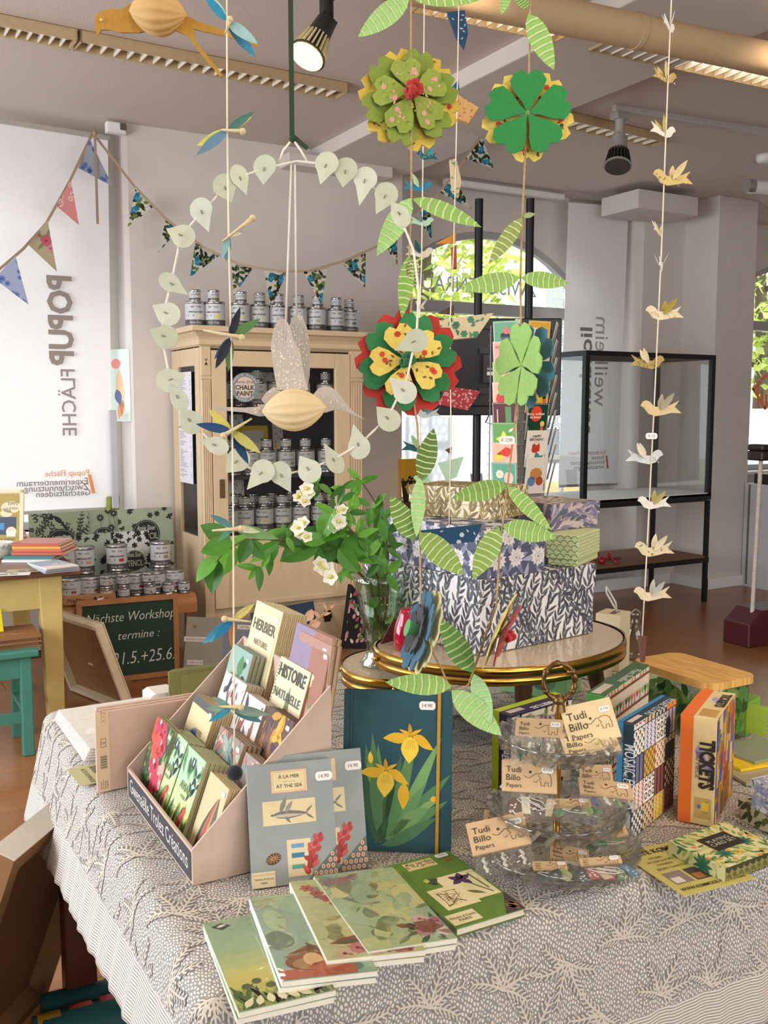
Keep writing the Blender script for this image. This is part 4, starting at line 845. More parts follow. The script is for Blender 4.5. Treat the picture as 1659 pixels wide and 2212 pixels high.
# stencil packs
SAGE = ('8d9a80', '8b967f', '95a088', '9aa595', 'c5c8c4')
def stencil(label, q, Y, c, cols, seed, kind):
    tl, tr, br, bl = [at_y(*p, Y) for p in q]; w = tr.x-tl.x; zt_ = (tl.z+tr.z)/2; h = zt_-ZB-.001; o = V(((tl.x+tr.x)/2, Y-.015, ZB+.001)); t = thing('stencil_pack', label, 'stencil', o); f = fr((-w/2, 0, 0), (1, 0, 0), (0, .07, 1))
    b = B(); b.slab(f, rect(0, 0, w, h), .006, c); part('sheet', b, t, PAPER); b = B(); r = random.Random(seed); A = []
    if kind == 'bird':
        for k in range(26):
            x, y, a = r.uniform(0, w), r.uniform(h*.3, h), r.uniform(.3, 2.6); pts = [(x, y)]
            for i in range(5): a += r.uniform(-.3, .3); pts.append((pts[-1][0]+.02*math.cos(a), pts[-1][1]+.02*math.sin(a)))
            A += [(s, '1d211c', 1) for s in stroke(pts, .0022)]+[(lf(p[0], p[1], .018, .008, a+s), '1d211c', 2) for p in pts for s in (-.9, .9)]
        A += [(lf(w*.56, h*.86, .07, .028, 2.4), '14161a', 3), (lf(w*.52, h*.90, .09, .014, -1.0), '14161a', 3), (ell(w*.37, h*.945, .013), '14161a', 3)]
    elif kind == 'daisy':
        for k in range(13):
            x, y = r.uniform(.02, w-.02), r.uniform(.05, h); A += bloom(x, y, .025, '1d211c', '8d9a80', 11, 1, w=.35)+[(s, '1d211c', 1) for s in stroke([(x, y), (x+.01, y-.1)], .002)]
    else:
        for k in range(44):
            x, y, a = r.uniform(0, w), r.uniform(0, h), r.uniform(0, 6)
            A += [(lf(x, y, .02, .011, a+j*1.05), '1c1f1c', 1) for j in range(4 if k % 2 else 6)]
    b.art(f, clipall(A, 0, 0, w, h)); part('print', b, t, PAPER, kind='stuff')
    if cols:
        b = B(); x, y, R = cols; b.art(f, [(ell(x*w, y*h, R, n=30), '15161a', 6)], .0004); b.art(f, [(ell(x*w, y*h, R*.93, n=30), '8d9a80', 7), (ell(x*w, y*h, R*.9, n=30), '15161a', 8)], .0004)
        b.text(f, 'STENCIL', x*w, y*h-.03, .036, 'b8bfae', bold=.01, lift=.0012, wmax=R*1.7); b.text(f, 'Annie Sloan', x*w, y*h+.022, .03, 'cfd4c6', shear=.3, lift=.0012, wmax=R*1.3); part('round_label', b, t, PAPER)
stencil('sage stencil pack with a black bird on twigs, behind the tins at left', ((62, 1112), (192, 1104), (194, 1232), (64, 1280)), 5.56, SAGE[0], (.52, .60, .085), 1, 'bird')
stencil('sage stencil pack with long-stemmed daisies between two others', ((190, 1104), (256, 1101), (258, 1215), (192, 1232)), 5.565, SAGE[1], (.5, .62, .07), 2, 'daisy')
stencil('sage stencil pack with a teardrop rosette at the cabinet side', ((255, 1101), (373, 1095), (381, 1232), (258, 1236)), 5.55, SAGE[2], (.5, .66, .082), 3, 'tear')
stencil('small green stencil pack with black blossoms behind the upper tins', ((120, 1160), (240, 1150), (244, 1222), (124, 1232)), 5.50, SAGE[3], (.28, .45, .05), 4, 'tear')
stencil('pale stencil pack with black swallows behind the upper tins', ((236, 1150), (322, 1146), (326, 1216), (240, 1222)), 5.505, SAGE[4], (.6, .46, .06), 5, 'tear')
# chalkboard
TL, TR, BR = at_y(140, 1303, 5.07), at_y(362, 1285, 5.07), at_y(388, 1448, 5.045); BR.z = .004; ux = (TR-TL).normalized(); W = (TR-TL).length; o = BR-ux*W
t = thing('chalkboard', 'green chalkboard in a wooden frame with workshop dates, leaning on the stools', 'chalkboard', o+ux*W/2); f = fr(-ux*W/2, ux, TR-BR); h = (TR-BR).length; n = f[3]; b = B()
b.slab((f[0]-n*.004, *f[1:]), rect(.01, .01, W-.01, h-.01), .006, '1f3a2c'); part('board', b, t, mat('chalk_green', None, .75, noise=.2, scale=8))
for q in (rect(0, 0, W, .028), rect(0, h-.028, W, h), rect(0, .028, .028, h-.028), rect(W-.028, .028, W, h-.028)): b = B(); b.slab((f[0]+n*.004, *f[1:]), q, .018, 'a8703c'); part('frame_side', b, t, mat('oak_strip', None, .5, noise=.15, scale=20), bevel=.003)
b = B(); f2 = (f[0]-n*.004, *f[1:]); b.text(f2, 'Nächste Workshop', W*.53, h*.72, .052, 'd7dccf', shear=.25, lift=.001, wmax=W*.88, bold=-.006); b.text(f2, 'termine :', W*.60, h*.50, .045, 'd7dccf', shear=.25, lift=.001, bold=-.006); b.text(f2, '21.5.+25.6.', W*.64, h*.2, .07, 'd7dccf', shear=.2, lift=.001, bold=-.008, wmax=W*.62)
part('chalk_writing', b, t, PAPER, kind='stuff'); b = B()
for x in (.2, .88): b.cyl(f[0]+f[1]*W*x+f[2]*h+n*.006, f[0]+f[1]*(W*x+.03)+f[2]*(h+.006)+n*.006, .006, n=8, c='ded6c4')
part('chalk_stub', b, t, PAPER, kind='stuff')
# canvas leaning with its back to us
BR, TR, TL = at_z(276, 1542, .006), at_z(207, 1356, .447), at_z(84, 1318, .447); o = BR+(TL-TR)
def canvas(name, label, BL, BR, TL, dep, wid, fc, bc, pm, fb=None):
    t = thing(name, label, 'canvas', (BL+BR)/2); c = (BL+BR)/2; f = fr(BL-c, BR-BL, TL-BL); w, h = (BR-BL).length, (TL-BL).dot(f[2]); n = f[3]
    b = B(); b.slab((f[0]-n*dep*.8, *f[1:]), rect(0, 0, w, h), .004, bc); part('canvas_back', b, t, pm)
    for q in (rect(0, 0, w, wid), rect(0, h-wid, w, h), rect(0, wid, wid, h-wid), rect(w-wid, wid, w, h-wid)): b = B(); b.slab(f, q, dep, fb or fc, fc); part('stretcher_bar', b, t, mat('pale_wood', None, .6, noise=.1, scale=20))
    return t, f, w, h
HARD = mat('hardboard', None, .6, noise=.12, scale=10)
t, f, w, h = canvas('stretched_canvas', 'pale wooden framed panel leaning with its brown back showing, behind the yellow table leg', o, BR, TL, .045, .02, 'd9c9ab', '8f6a44', HARD)
b = B(); b.art((f[0]-f[3]*.036, *f[1:]), [(rect(w*.45, h*.4, w*.53, h*.43), 'd8d2c6', 1)], .001); part('paper_label', b, t, PAPER)
# yellow table
YM = mat('butter_paint', 'cdb773', .5, noise=.06, scale=12); TOPM = mat('table_top_wood', '7a5334', .35, noise=.2, scale=10, stretch=(1, 8, 8))
t = thing('side_table', 'butter yellow table with a brown wooden top, cut by the left edge', 'table', (.3, 4.85, 0)); b = B(); b.box(-1.2, -.53, .72, .635, .47, .75); part('table_top', b, t, TOPM, bevel=.006)
b = B(); b.box(-1.1, -.47, .575, .56, -.45, .72); b.box(.54, -.45, .575, .56, .42, .72); part('apron', b, t, YM)
for x, y in ((.51, -.44), (.51, .38), (-1.1, -.44)):
    b = B(); s = .05; b.add([(x-s, y-s, .72), (x+s, y-s, .72), (x+s, y+s, .72), (x-s, y+s, .72)]+[(x+.012-s*.66, y-s*.66, 0), (x+.012+s*.66, y-s*.66, 0), (x+.012+s*.66, y+s*.66, 0), (x+.012-s*.66, y+s*.66, 0)], [(0, 1, 2, 3), (7, 6, 5, 4), (0, 4, 5, 1), (1, 5, 6, 2), (2, 6, 7, 3), (3, 7, 4, 0)]); part('leg', b, t, YM, bevel=.005)
# things on the yellow table
ZT = .751
p0, p1 = at_z(-60, 1182, ZT), at_z(50, 1180, ZT); t = thing('sign_holder', 'cream framed flyer stand with a paint tin picture on the yellow table', 'sign', (p0+p1)/2); c = (p0+p1)/2; f = fr(p0-c, p1-p0, (-.02, .09, .33)); w = (p1-p0).length; h = .29
b = B(); b.slab(f, rect(0, 0, w, h), .01, 'd8ccab'); part('backing', b, t, PAPER); b = B()
for q in (rect(0, 0, w, .016), rect(0, h-.016, w, h), rect(0, 0, .016, h), rect(w-.016, 0, w, h)): b.slab((f[0]+f[3]*.004, *f[1:]), q, .006, 'dccfb0')
part('frame', b, t, PAPER, kind='stuff'); b = B(); b.art(f, [(rect(.02, .02, w-.02, h-.02), 'a6914f', 1), (rect(w*.3, .06, w*.86, .15), '3f4a5c', 2), (rect(w*.42, .085, w*.62, .12), '4f86b8', 3), (rect(w*.3, .06, w*.5, .09), 'b0564a', 3), (ell(w*.76, .075, .026), 'd9c9b0', 4), (rect(w*.67, .05, w*.84, .08), 'e3ddd0', 5), (ell(w*.75, .2, .05, .03), 'd8cfae', 2), (ell(w*.66, .17, .03, .02), 'd8cfae', 2)])
b.text(f, 'TIPPS', w*.78, .21, .017, '4a4230', lift=.0008); b.text(f, 'und IDEEN', w*.74, .188, .012, '4a4230', lift=.0008); b.text(f, 'CHALK PAINT', w*.6, .028, .014, '4a4230', lift=.0008); part('flyer_print', b, t, PAPER)
r = random.Random(4); P = at_z(86, 1212, ZT)
for i, (c, y0, y1, xa, xb) in enumerate((('c9d0d2', 1215, 1208, 5, 110), ('1f6a6a', 1207, 1200, 8, 112), ('b4543c', 1199, 1192, 26, 138), ('b85c4a', 1192, 1187, 30, 132), ('d99a2c', 1186, 1181, 27, 130), ('b5533e', 1180, 1175, 27, 126))):
    z = ZT+.013*i; a, q = at_z(xa, y0, z), at_z(xb, y0, z); w = (q-a).length; b = B(); b.box(0, .001, .0012, w, .2, .0108, 'e7e0d2'); 
    k = thing('book', '%s book in the pile on the yellow table' % ('pale grey bottom', 'teal', 'rust red', 'brick red', 'ochre yellow', 'orange topmost')[i], 'book', a, math.atan2((q-a).y, (q-a).x), 'books on the yellow table'); part('pages', b, k, PAPER)
    b = B(); b.box(-.002, -.002, 0, w+.002, .202, .0012, c); b.box(-.002, -.002, .0108, w+.002, .202, .0122, c); b.box(-.002, -.003, 0, w+.002, .001, .0122, c); part('cover', b, k, GLOSS)
for i in range(5):
    z = ZT+.006*i; a, q = at_z(97+i, 1240-i*2.2, z), at_z(172, 1233-i*2.2, z); ang = math.atan2((q-a).y, (q-a).x)+.02*i; w = (q-a).length; b = B(); b.box(0, 0, 0, w, .21, .005, ('b9c0cc', '8fa3bd', 'c9c9c9', 'a9b3c4', 'dcd7cf')[i])
    if i == 4: b.art(fr((0, 0, .005), (1, 0, 0), (0, 1, 0)), [(rect(0, .13, w, .21), '5f9db8', 1), (rect(0, .07, w, .13), '8393b8', 1), (rect(.06, .09, .09, .105), 'e6e3dc', 2), (rect(.1, .09, .12, .11), 'd8d5e0', 2)])
    solo('brochure', '%s blue seascape booklet in the fan at the yellow table corner' % ('lowest', 'second lowest', 'middle', 'second topmost', 'topmost')[i], 'booklet', b, GLOSS, a, (0, 0, ang), 'blue booklets on the yellow table')
for i, (x, y, c, lab) in enumerate(((12, 1238, 'b9ad84', 'small printed flyer lying in front of the book pile'), (-30, 1246, 'e3e0dc', 'white flyer at the front edge of the yellow table, cut by the picture edge'))):
    a = at_z(x, y, ZT); b = B(); f = fr((0, 0, .001), (1, 0, 0), (0, 1, 0)); b.slab(f, rect(0, 0, .17, .085), .001, c); b.art(f, [(rect(.05, .02, .08, .045), '6d6a5c', 1), (rect(.09, .02, .12, .045), '77735f', 1), (rect(.03, .055, .1, .062), '77735f', 1)]); solo('flyer', lab, 'flyer', b, PAPER, a, (0, 0, -.25))
c = at_z(-6, 1206, ZT); t = thing('bowl', 'white and blue patterned bowl at the left edge of the yellow table', 'bowl', c); b = B(); b.lathe([(.001, .004), (.035, 0), (.04, .004), (.06, .03), (.072, .06), (.075, .075), (.07, .075), (.056, .03), (.03, .01), (.001, .01)], 26, 'd9d7d0'); part('body', b, t, GLOSS); b = B()
for i in range(18): a = i*.349; b.bar((.0735*math.cos(a), .0735*math.sin(a), .052), (.0755*math.cos(a+.17), .0755*math.sin(a+.17), .068), .002, .008, '6f8fae')
part('rim_pattern', b, t, GLOSS, kind='stuff')
for i in range(3): a = at_z(52, 1162, ZT); b = B(); b.box(0, 0, 0, .14, .2, .012, ('b0705c', 'c9c4bc', 'a8a29a')[i]); solo('magazine', '%s magazine behind the flyer stand on the yellow table' % ('lowest reddish', 'pale middle', 'grey topmost')[i], 'magazine', b, GLOSS, (a.x-.13, a.y-.05, ZT+.0125*i), (0, 0, .1*i), 'magazines on the yellow table')
# turquoise stool with paper bags
TQ = mat('turquoise_paint', '468879', .5, noise=.1, scale=14); q = at_z(81, 1402, .45); t = thing('turquoise_stool', 'turquoise painted wooden stool at the left edge', 'stool', (q.x-.16, q.y+.15, 0)); b = B(); b.box(-.34, -.16, .42, .165, .16, .45); part('seat', b, t, TQ, bevel=.006)
b = B(); b.box(-.3, -.13, .33, .13, -.11, .42); b.box(.11, -.11, .33, .13, .11, .42); part('apron', b, t, TQ)
for x, y, dx, dy in ((.115, -.115, -.005, -.02), (.115, .115, -.005, .02), (-.28, -.115, 0, -.02), (-.28, .115, 0, .02)): b = B(); b.bar((x+dx, y+dy, 0), (x, y, .42), .045, .045); part('leg', b, t, TQ, bevel=.004)
b = B(); b.bar((-.28, -.12, .16), (.112, -.12, .16), .02, .045); b.bar((.11, -.11, .2), (.11, .115, .2), .04, .02); part('stretcher', b, t, TQ, kind='stuff')
for i in range(5):
    a = at_z(88, 1396, .451); c = ('8a5f3c', '7a5030', '8f6642', '734a2d', '94693f')[i]; b = B(); b.box(-.36, -.0, 0, .0, .24, .009, c); 
    for k in range(4): x, y = rnd(-.3, -.05), rnd(.03, .2); b.tube([(x, y, .0095), (x+.03, y+.015, .0105), (x+.06, y-.01, .0095)], .0012, 4, 'b98f5a')
    solo('paper_bag', '%s brown paper bag of the stack on the turquoise stool' % ('lowest', 'second lowest', 'middle', 'second topmost', 'topmost')[i], 'paper bag', b, PAPER, (a.x+.005-.012*(i % 2), a.y, .4505+.0098*i), (0, 0, -.06+.04*(i % 3)), 'paper bags on the turquoise stool')
b = B(); a = at_z(8, 1364, .502); f = fr((0, 0, 0), (1, .1, 0), (-.05, .35, 1)); b.slab(f, rect(-.2, 0, 0, .1), .002, 'e8d81f'); solo('yellow_card', 'bright yellow card standing on the paper bags at the left edge', 'card', b, PAPER, a)
# sample boards leaning on the cabinet
def board(label, q, Y, c, labels, c2=None):
    tl, tr, br, bl = [at_y(*p, y) for p, y in zip(q, (Y+.06, Y+.06, Y, Y))]; o = bl.lerp(br, .5); t = thing('sample_board', label, 'sample board', o); f = fr(bl-o, br-bl, tl-bl); w, h = (br-bl).length, (tl-bl).length
    b = B(); b.slab(f, rect(0, 0, w, h), .012, c); 
    if c2: b.art(f, [(rect(w*.5, 0, w, h), c2, 1), (rect(0, h*.50, w*.5, h*.505), '8f887c', 2)]+[(lf(w*.1, h*.85, .03, .012, a), '9b7f5e', 2) for a in (1, 1.5, 2, .5)])
    part('panel', b, t, PAINT)
    for s, x, y, ww in labels:
        b = B(); b.art(f, [(rect(x*w, y*h, x*w+ww, y*h+.026), 'd8d0c6', 3)], .001); b.text(f, s, x*w+ww/2, y*h+.007, .012, '5d5450', lift=.0018, wmax=ww*.9); part('paper_label', b, t, PAPER)
board('grey and blue sample board with paper labels, right of the chalkboard', ((388, 1332), (548, 1314), (552, 1500), (392, 1500)), 4.98, '8f8a7e', (('VERGOLDUNGSWACHSE', -.02, .68, .16), ('FARBLASUR', .04, .38, .09), ('SCRAFFITO', .42, .22, .08), ('ANTIK-', .68, .86, .09)), '757c8c')
board('dark blue sample board with a white label before the cabinet drawer', ((560, 1322), (694, 1306), (696, 1420), (562, 1450)), 5.02, '14304a', (('WASSER - EFFEKT', .2, .80, .15), ('EFFEKT', .9, .1, .06)))
# dark floral cloth bag by the cabinet
o = at_y(772, 1400, 4.95); t = thing('floral_bag', 'black fabric bag with pink and white tulips standing beside the cabinet', 'bag', o); b = B(); f = fr((0, 0, 0), (1, -.05, 0), (0, .1, 1)); Z = lambda px_, py_: ((at_y(px_, py_, 4.95)-o).x, (at_y(px_, py_, 4.95)-o).z)
pl = [Z(742, 1402), Z(798, 1402), Z(804, 1345), Z(788, 1290), Z(765, 1264), Z(756, 1320)]; b.slab(f, pl, .05, '1d1b1e'); r = random.Random(6)
A = [(lf(r.uniform(-.08, .08), r.uniform(0, .33), .035, .02, r.uniform(.5, 2.5)), r.choice(('5c7a4a', 'c98a9a', 'e0d9cf', 'b84a5a', '7c8f5a', 'd8a0a8')), 1+k % 4) for k in range(46)]
b.art(f, [(q, p[1], p[2]) for p in A for q in [cclip(p[0], pl)] if q]); part('body', b, t, CLOTH)
# reveal of the left window: child drawing, grey pole and a green book
b = B(); p = at_y(241, 910, 5.95); f = fr((0, 0, 0), (0, 1, 0), (0, 0, 1)); f = fr((0, 0, 0), (.35, -.6, 0), (0, 0, 1)); h = zat(p, 755)-p.z; b.slab(f, rect(0, 0, .16, h), .003, 'd7e6dc'); b.art(f, [(ell(.05, h*.8, .04, .03), 'e58f86', 1), (lf(.07, h*.75, .3, .07, -1.5), 'ecc09a', 1), (lf(.05, h*.45, .1, .06, -1.3), '5d6b96', 2), (lf(.1, h*.3, .12, .06, -1.9), 'e9a878', 1)]); solo('poster', 'bright cartoon-like poster in the left window recess', 'poster', b, PAPER, p)
b = B(); p = at_y(262, 1098, 5.78); b.box(-.02, -.015, 0, .02, .015, zat(p, 886)-p.z, 'b9bcc4'); solo('grey_profile', 'grey metal profile standing in the left window recess', 'profile', b, PAINT, (p.x-.03, 5.80, p.z), bevel=.004)
b = B(); p = at_y(245, 1100, 5.8); f = fr((0, 0, 0), (.6, .5, 0), (.12, 0, 1)); b.slab(f, rect(-.03, 0, .06, .19), .03, '8a8f2c'); solo('green_book', 'olive green book on edge beside the left banner', 'book', b, PAPER, (p.x, 5.83, .73))
# foreground left: big canvas leaning, map poster rolls
TR, TL, BR = at_z(106, 1796, .60), at_z(-14, 1897, .60), at_z(100, 2152, .004); TL = TR+(TL-TR)*2.4
t, f, w, h = canvas('large_canvas', 'large stretched canvas leaning at the left, its brown back and white edge showing', BR+(TL-TR), BR, TL, .05, .035, '85603c', '7a5232', HARD)
b = B(); b.slab((f[0]+f[3]*.001, *f[1:]), rect(0, h-.0005, w+.002, h+.002), .052, 'd9d1c4'); part('canvas_edge', b, t, CLOTH); b = B(); b.slab((f[0]+f[3]*.001, *f[1:]), rect(w-.0005, 0, w+.002, h), .052, 'cfc5b6'); part('canvas_edge', b, t, CLOTH)
# ================================================================ the shop table and its cloth
T = .746
TA = math.radians(-2.6); TO = V((.372, 1.068, 0)); TX = V((math.cos(TA), math.sin(TA), 0)); TY = V((-TX.y, TX.x, 0)); TLX, TLY = 1.5, 1.235
MAHO = mat('mahogany', '5e2f1c', .35, noise=.15, scale=9, stretch=(6, 6, 1))
t = thing('shop_table', 'dark reddish wooden table under the grey patterned cloth', 'table', TO, TA); b = B(); b.box(.01, .01, .70, TLX, TLY, .738); part('table_top', b, t, MAHO)
b = B(); b.box(.05, .05, .6, TLX-.05, .07, .7); b.box(.05, TLY-.07, .6, TLX-.05, TLY-.05, .7); b.box(.05, .07, .6, .07, TLY-.07, .7); part('apron', b, t, MAHO)
for x, y in ((.05, .07), (.028, TLY-.032), (TLX-.06, .07), (TLX-.06, TLY-.06)): b = B(); b.box(x-.036, y-.036, 0, x+.036, y+.036, .7); part('leg', b, t, MAHO, bevel=.006)
RC_ = .03
def cloth(a, c, lift=0.):
    """table cloth surface: a along the table, c across it; negative values hang over the edges"""
    da, dc = max(0, -a), max(0, -c); d = math.hypot(da, dc); w = .0015*math.sin(a*21+c*9)*math.sin(c*17-a*6)
    if d <= 0: p = TO+TX*a+TY*c; return V((p.x, p.y, .7435+abs(w)+lift))
    ux, uc = -da/d, -dc/d; q = R90*RC_
    if d < q: th = d/RC_; out = RC_*math.sin(th); dr = RC_*(1-math.cos(th)); nh, nz = math.sin(th), math.cos(th)
    else:
        e = d-q; s = .5*(c if da > dc else a)*30; fold = (.0012*math.sin(s)+.0018*math.sin(s*5.3+1)+.0012*math.sin(s*9.1))*min(1, e/.12)
        fl = (.24 if da > dc else .10); out = RC_+fl*e+fold; dr = RC_+e*math.sqrt(1-fl*fl); nh, nz = 1, fl
    p = TO+TX*(max(a, 0)+ux*out)+TY*(max(c, 0)+uc*out); h = (TX*ux+TY*uc)*nh*lift
    return V((p.x+h.x, p.y+h.y, .7435-dr+nz*lift))
def cloth_material():
    m = bpy.data.materials.new('block_printed_cotton'); m.use_nodes = True; t = m.node_tree; N = t.nodes; L = t.links; p = N['Principled BSDF']; p.inputs['Roughness'].default_value = .9
    uv = N.new('ShaderNodeUVMap'); uv.uv_map = 'metres'
    nz = N.new('ShaderNodeTexNoise'); nz.inputs['Scale'].default_value = 9; L.new(uv.outputs[0], nz.inputs['Vector'])
    sub = N.new('ShaderNodeVectorMath'); sub.operation = 'SUBTRACT'; sub.inputs[1].default_value = (.5, .5, .5); L.new(nz.outputs['Color'], sub.inputs[0])
    sc_ = N.new('ShaderNodeVectorMath'); sc_.operation = 'SCALE'; sc_.inputs['Scale'].default_value = .02; L.new(sub.outputs[0], sc_.inputs[0])
    ad = N.new('ShaderNodeVectorMath'); L.new(uv.outputs[0], ad.inputs[0]); L.new(sc_.outputs[0], ad.inputs[1])
    mp = N.new('ShaderNodeMapping'); mp.inputs['Scale'].default_value = (225, 135, 1); mp.inputs['Rotation'].default_value = (0, 0, .5); L.new(ad.outputs[0], mp.inputs[0])
    vo = N.new('ShaderNodeTexVoronoi'); vo.voronoi_dimensions = '2D'; vo.feature = 'DISTANCE_TO_EDGE'; vo.inputs['Scale'].default_value = 1; vo.inputs['Randomness'].default_value = .75; L.new(mp.outputs[0], vo.inputs['Vector'])
    v2 = N.new('ShaderNodeTexVoronoi'); v2.voronoi_dimensions = '2D'; v2.inputs['Scale'].default_value = 1; v2.inputs['Randomness'].default_value = .75; L.new(mp.outputs[0], v2.inputs['Vector'])
    a1 = N.new('ShaderNodeMapRange'); a1.inputs[1].default_value = .15; a1.inputs[2].default_value = .23; L.new(vo.outputs['Distance'], a1.inputs[0])
    a2 = N.new('ShaderNodeMapRange'); a2.inputs[1].default_value = .46; a2.inputs[2].default_value = .40; L.new(v2.outputs['Distance'], a2.inputs[0])
    mu = N.new('ShaderNodeMath'); mu.operation = 'MULTIPLY'; L.new(a1.outputs[0], mu.inputs[0]); L.new(a2.outputs[0], mu.inputs[1])
    at = N.new('ShaderNodeAttribute'); at.attribute_name = 'hem'; wv = N.new('ShaderNodeMath'); wv.operation = 'SINE'; k = N.new('ShaderNodeMath'); k.operation = 'MULTIPLY'; k.inputs[1].default_value = 6.2832/.0046; L.new(at.outputs['Fac'], k.inputs[0])
    n2 = N.new('ShaderNodeTexNoise'); n2.inputs['Scale'].default_value = 60; L.new(uv.outputs[0], n2.inputs['Vector']); kk = N.new('ShaderNodeMath'); kk.operation = 'MULTIPLY_ADD'; kk.inputs[1].default_value = 2.2; L.new(n2.outputs['Fac'], kk.inputs[0]); L.new(k.outputs[0], kk.inputs[2]); L.new(kk.outputs[0], wv.inputs[0])
    st = N.new('ShaderNodeMapRange'); st.inputs[1].default_value = -.35; st.inputs[2].default_value = .1; L.new(wv.outputs[0], st.inputs[0])
    gt = N.new('ShaderNodeMath'); gt.operation = 'LESS_THAN'; gt.inputs[1].default_value = .085; L.new(at.outputs['Fac'], gt.inputs[0])
    mxf = N.new('ShaderNodeMix'); L.new(gt.outputs[0], mxf.inputs[0]); L.new(mu.outputs[0], mxf.inputs[2]); L.new(st.outputs[0], mxf.inputs[3])
    mc = N.new('ShaderNodeMix'); mc.data_type = 'RGBA'; mc.inputs[6].default_value = hx('8c8a89'); mc.inputs[7].default_value = hx('dacebf'); L.new(mxf.outputs[0], mc.inputs[0]); L.new(mc.outputs[2], p.inputs['Base Color'])
    return m
OV_A, OV_C, STEP = .27, .30, .0125
ova = lambda c: .158+.105*max(0, c)/TLY
na, nc = int((TLX+OV_A)/STEP), int((TLY+OV_C)/STEP)
vs, hem, uvs = [], [], []
for j in range(nc+1):
    for i in range(na+1):
        c = -OV_C+(TLY+OV_C)*j/nc; a = -ova(c)+(TLX+ova(c))*i/na; vs.append(tuple(cloth(a, c))); uvs.append((a, c)); hem.append(min(a+ova(c), c+OV_C))
me = bpy.data.meshes.new('tablecloth'); fs = [(j*(na+1)+i, j*(na+1)+i+1, (j+1)*(na+1)+i+1, (j+1)*(na+1)+i) for j in range(nc) for i in range(na)]
me.from_pydata(vs, [], fs); me.polygons.foreach_set('use_smooth', [True]*len(fs)); ul = me.uv_layers.new(name='metres'); ul.data.foreach_set('uv', [q for f in fs for k in f for q in uvs[k]]); ha = me.attributes.new('hem', 'FLOAT', 'POINT'); ha.data.foreach_set('value', hem)
tc_ = bpy.data.objects.new('tablecloth', me); col.objects.link(tc_); me.materials.append(cloth_material()); tag(tc_, 'grey and cream block printed cloth with coral sprigs, draped over the shop table', 'tablecloth')
so = tc_.modifiers.new('thickness', 'SOLIDIFY'); so.thickness = .0012; so.offset = -1
bw, bgk = B('dacebf'), B('8c8a89'); r = random.Random(21); SP = .112
def sprig(cx, cy, th, k, flip):
    def seg(pts, w0, w1):
        for bb, ex, lf_ in ((bw, 0, .0011), (bgk, .0042, .0007)):
            for q in stroke(pts, w0+ex, w1+ex):
                if min(p[0]+ova(p[1]) for p in q) < .088 or min(p[1] for p in q) < -OV_C+.088 or max(p[0] for p in q) > TLX or max(p[1] for p in q) > TLY: continue
                bb.add([cloth(p[0], p[1], lf_) for p in q], [(0, 1, 2, 3)], None, True)
    for ang, L, bd in ((-1.35, .062, -.55), (-.68, .072, -.4), (0, .078, .2*flip), (.68, .072, .4), (1.35, .062, .55)):
        a = th+ang; p = (cx, cy); pts = [p]; n = 6; aa = []
        for i in range(n): a += bd/n; p = (p[0]+L*k/n*math.cos(a), p[1]+L*k/n*math.sin(a)); pts.append(p); aa.append(a)
        seg(pts, .0050*k, .0034*k)
        for i in range(1, n+1):
            for s in (-1, 1):
                b_ = aa[i-1]+s*.95; tl = .0185*k*(1-.45*i/n); q = pts[i]; m = (q[0]+tl*.55*math.cos(b_), q[1]+tl*.55*math.sin(b_)); e = (m[0]+tl*.45*math.cos(b_-s*.35), m[1]+tl*.45*math.sin(b_-s*.35)); seg([q, m, e], .0038*k, .0032*k)
for j in range(-3, 14):
    for i in range(-3, 15):
        sprig((i+.5*(j % 2))*SP+r.uniform(-.01, .01), j*SP*.88+r.uniform(-.01, .01), r.uniform(-.5, .5)+(math.pi if (i+j) % 3 == 0 else 0)+1.3, r.uniform(.72, .86), r.choice((-1, 1)))
part('sprig_print', bw, tc_, CLOTH, kind='stuff'); part('sprig_ground', bgk, tc_, CLOTH, kind='stuff')
# maps and rolls stored under the table
b = B(); q = at_x(190, 1900, .50); f = fr((.50, 2.2, .03), (0, -1, 0), (.1, 0, 1)); f = fr((0, 0, 0), (0, -1, 0), (.12, 0, 1)); b.slab(f, rect(0, 0, .85, .56), .006, '24585c'); r = random.Random(2)
A = [(s, '7f9a94', 1) for k in range(9) for s in stroke([(r.uniform(0, .8), 0), (r.uniform(0, .85), .56)], .0012)]+[(ell(.2, .16, .022, n=20), 'b08a5c', 2), (ell(.2, .16, .016, n=20), '24585c', 3), (ell(.2, .16, .008, n=12), 'b08a5c', 4)]+[(lf(r.uniform(.3, .8), r.uniform(.1, .5), .12, .06, r.uniform(0, 6)), '3a7478', 1) for k in range(9)]
b.art(f, clipall(A, 0, 0, .85, .56)); b.text(f, 'THE EQUATOR', .2, .34, .014, '9fb0a8', lift=.001); solo('map_board', 'dark teal map board leaning under the shop table', 'map', b, PAPER, (.515, 2.16, .004))
for i, (x, y, c, c2, lab) in enumerate(((240, 2150, '1f5c60', 'd9d2c8', 'rolled teal sea map lying under the table beside the mahogany leg'), (228, 2196, '2a6a6c', 'c9452f', 'rolled colourful map lying in front under the table edge'))):
    p = at_z(x, y, .045); b = B(); b.tube([(-.16, .0, .045), (.34, -.05, .045)], .045, 18, c); 
    for k in range(7): b.tube([(-.15+.07*k, -.0, .045), (-.15+.07*k+.05, -.004, .045)], .0455, 18, ('d8a02c', c2, 'cf5c7a', c2, 'd8a02c', c, 'b8c4c0')[k] if i else (c, c, '2f7074', c, c2, c, c)[k])
    solo('map_roll', lab, 'map roll', b, PAPER, (p.x, p.y, .001))

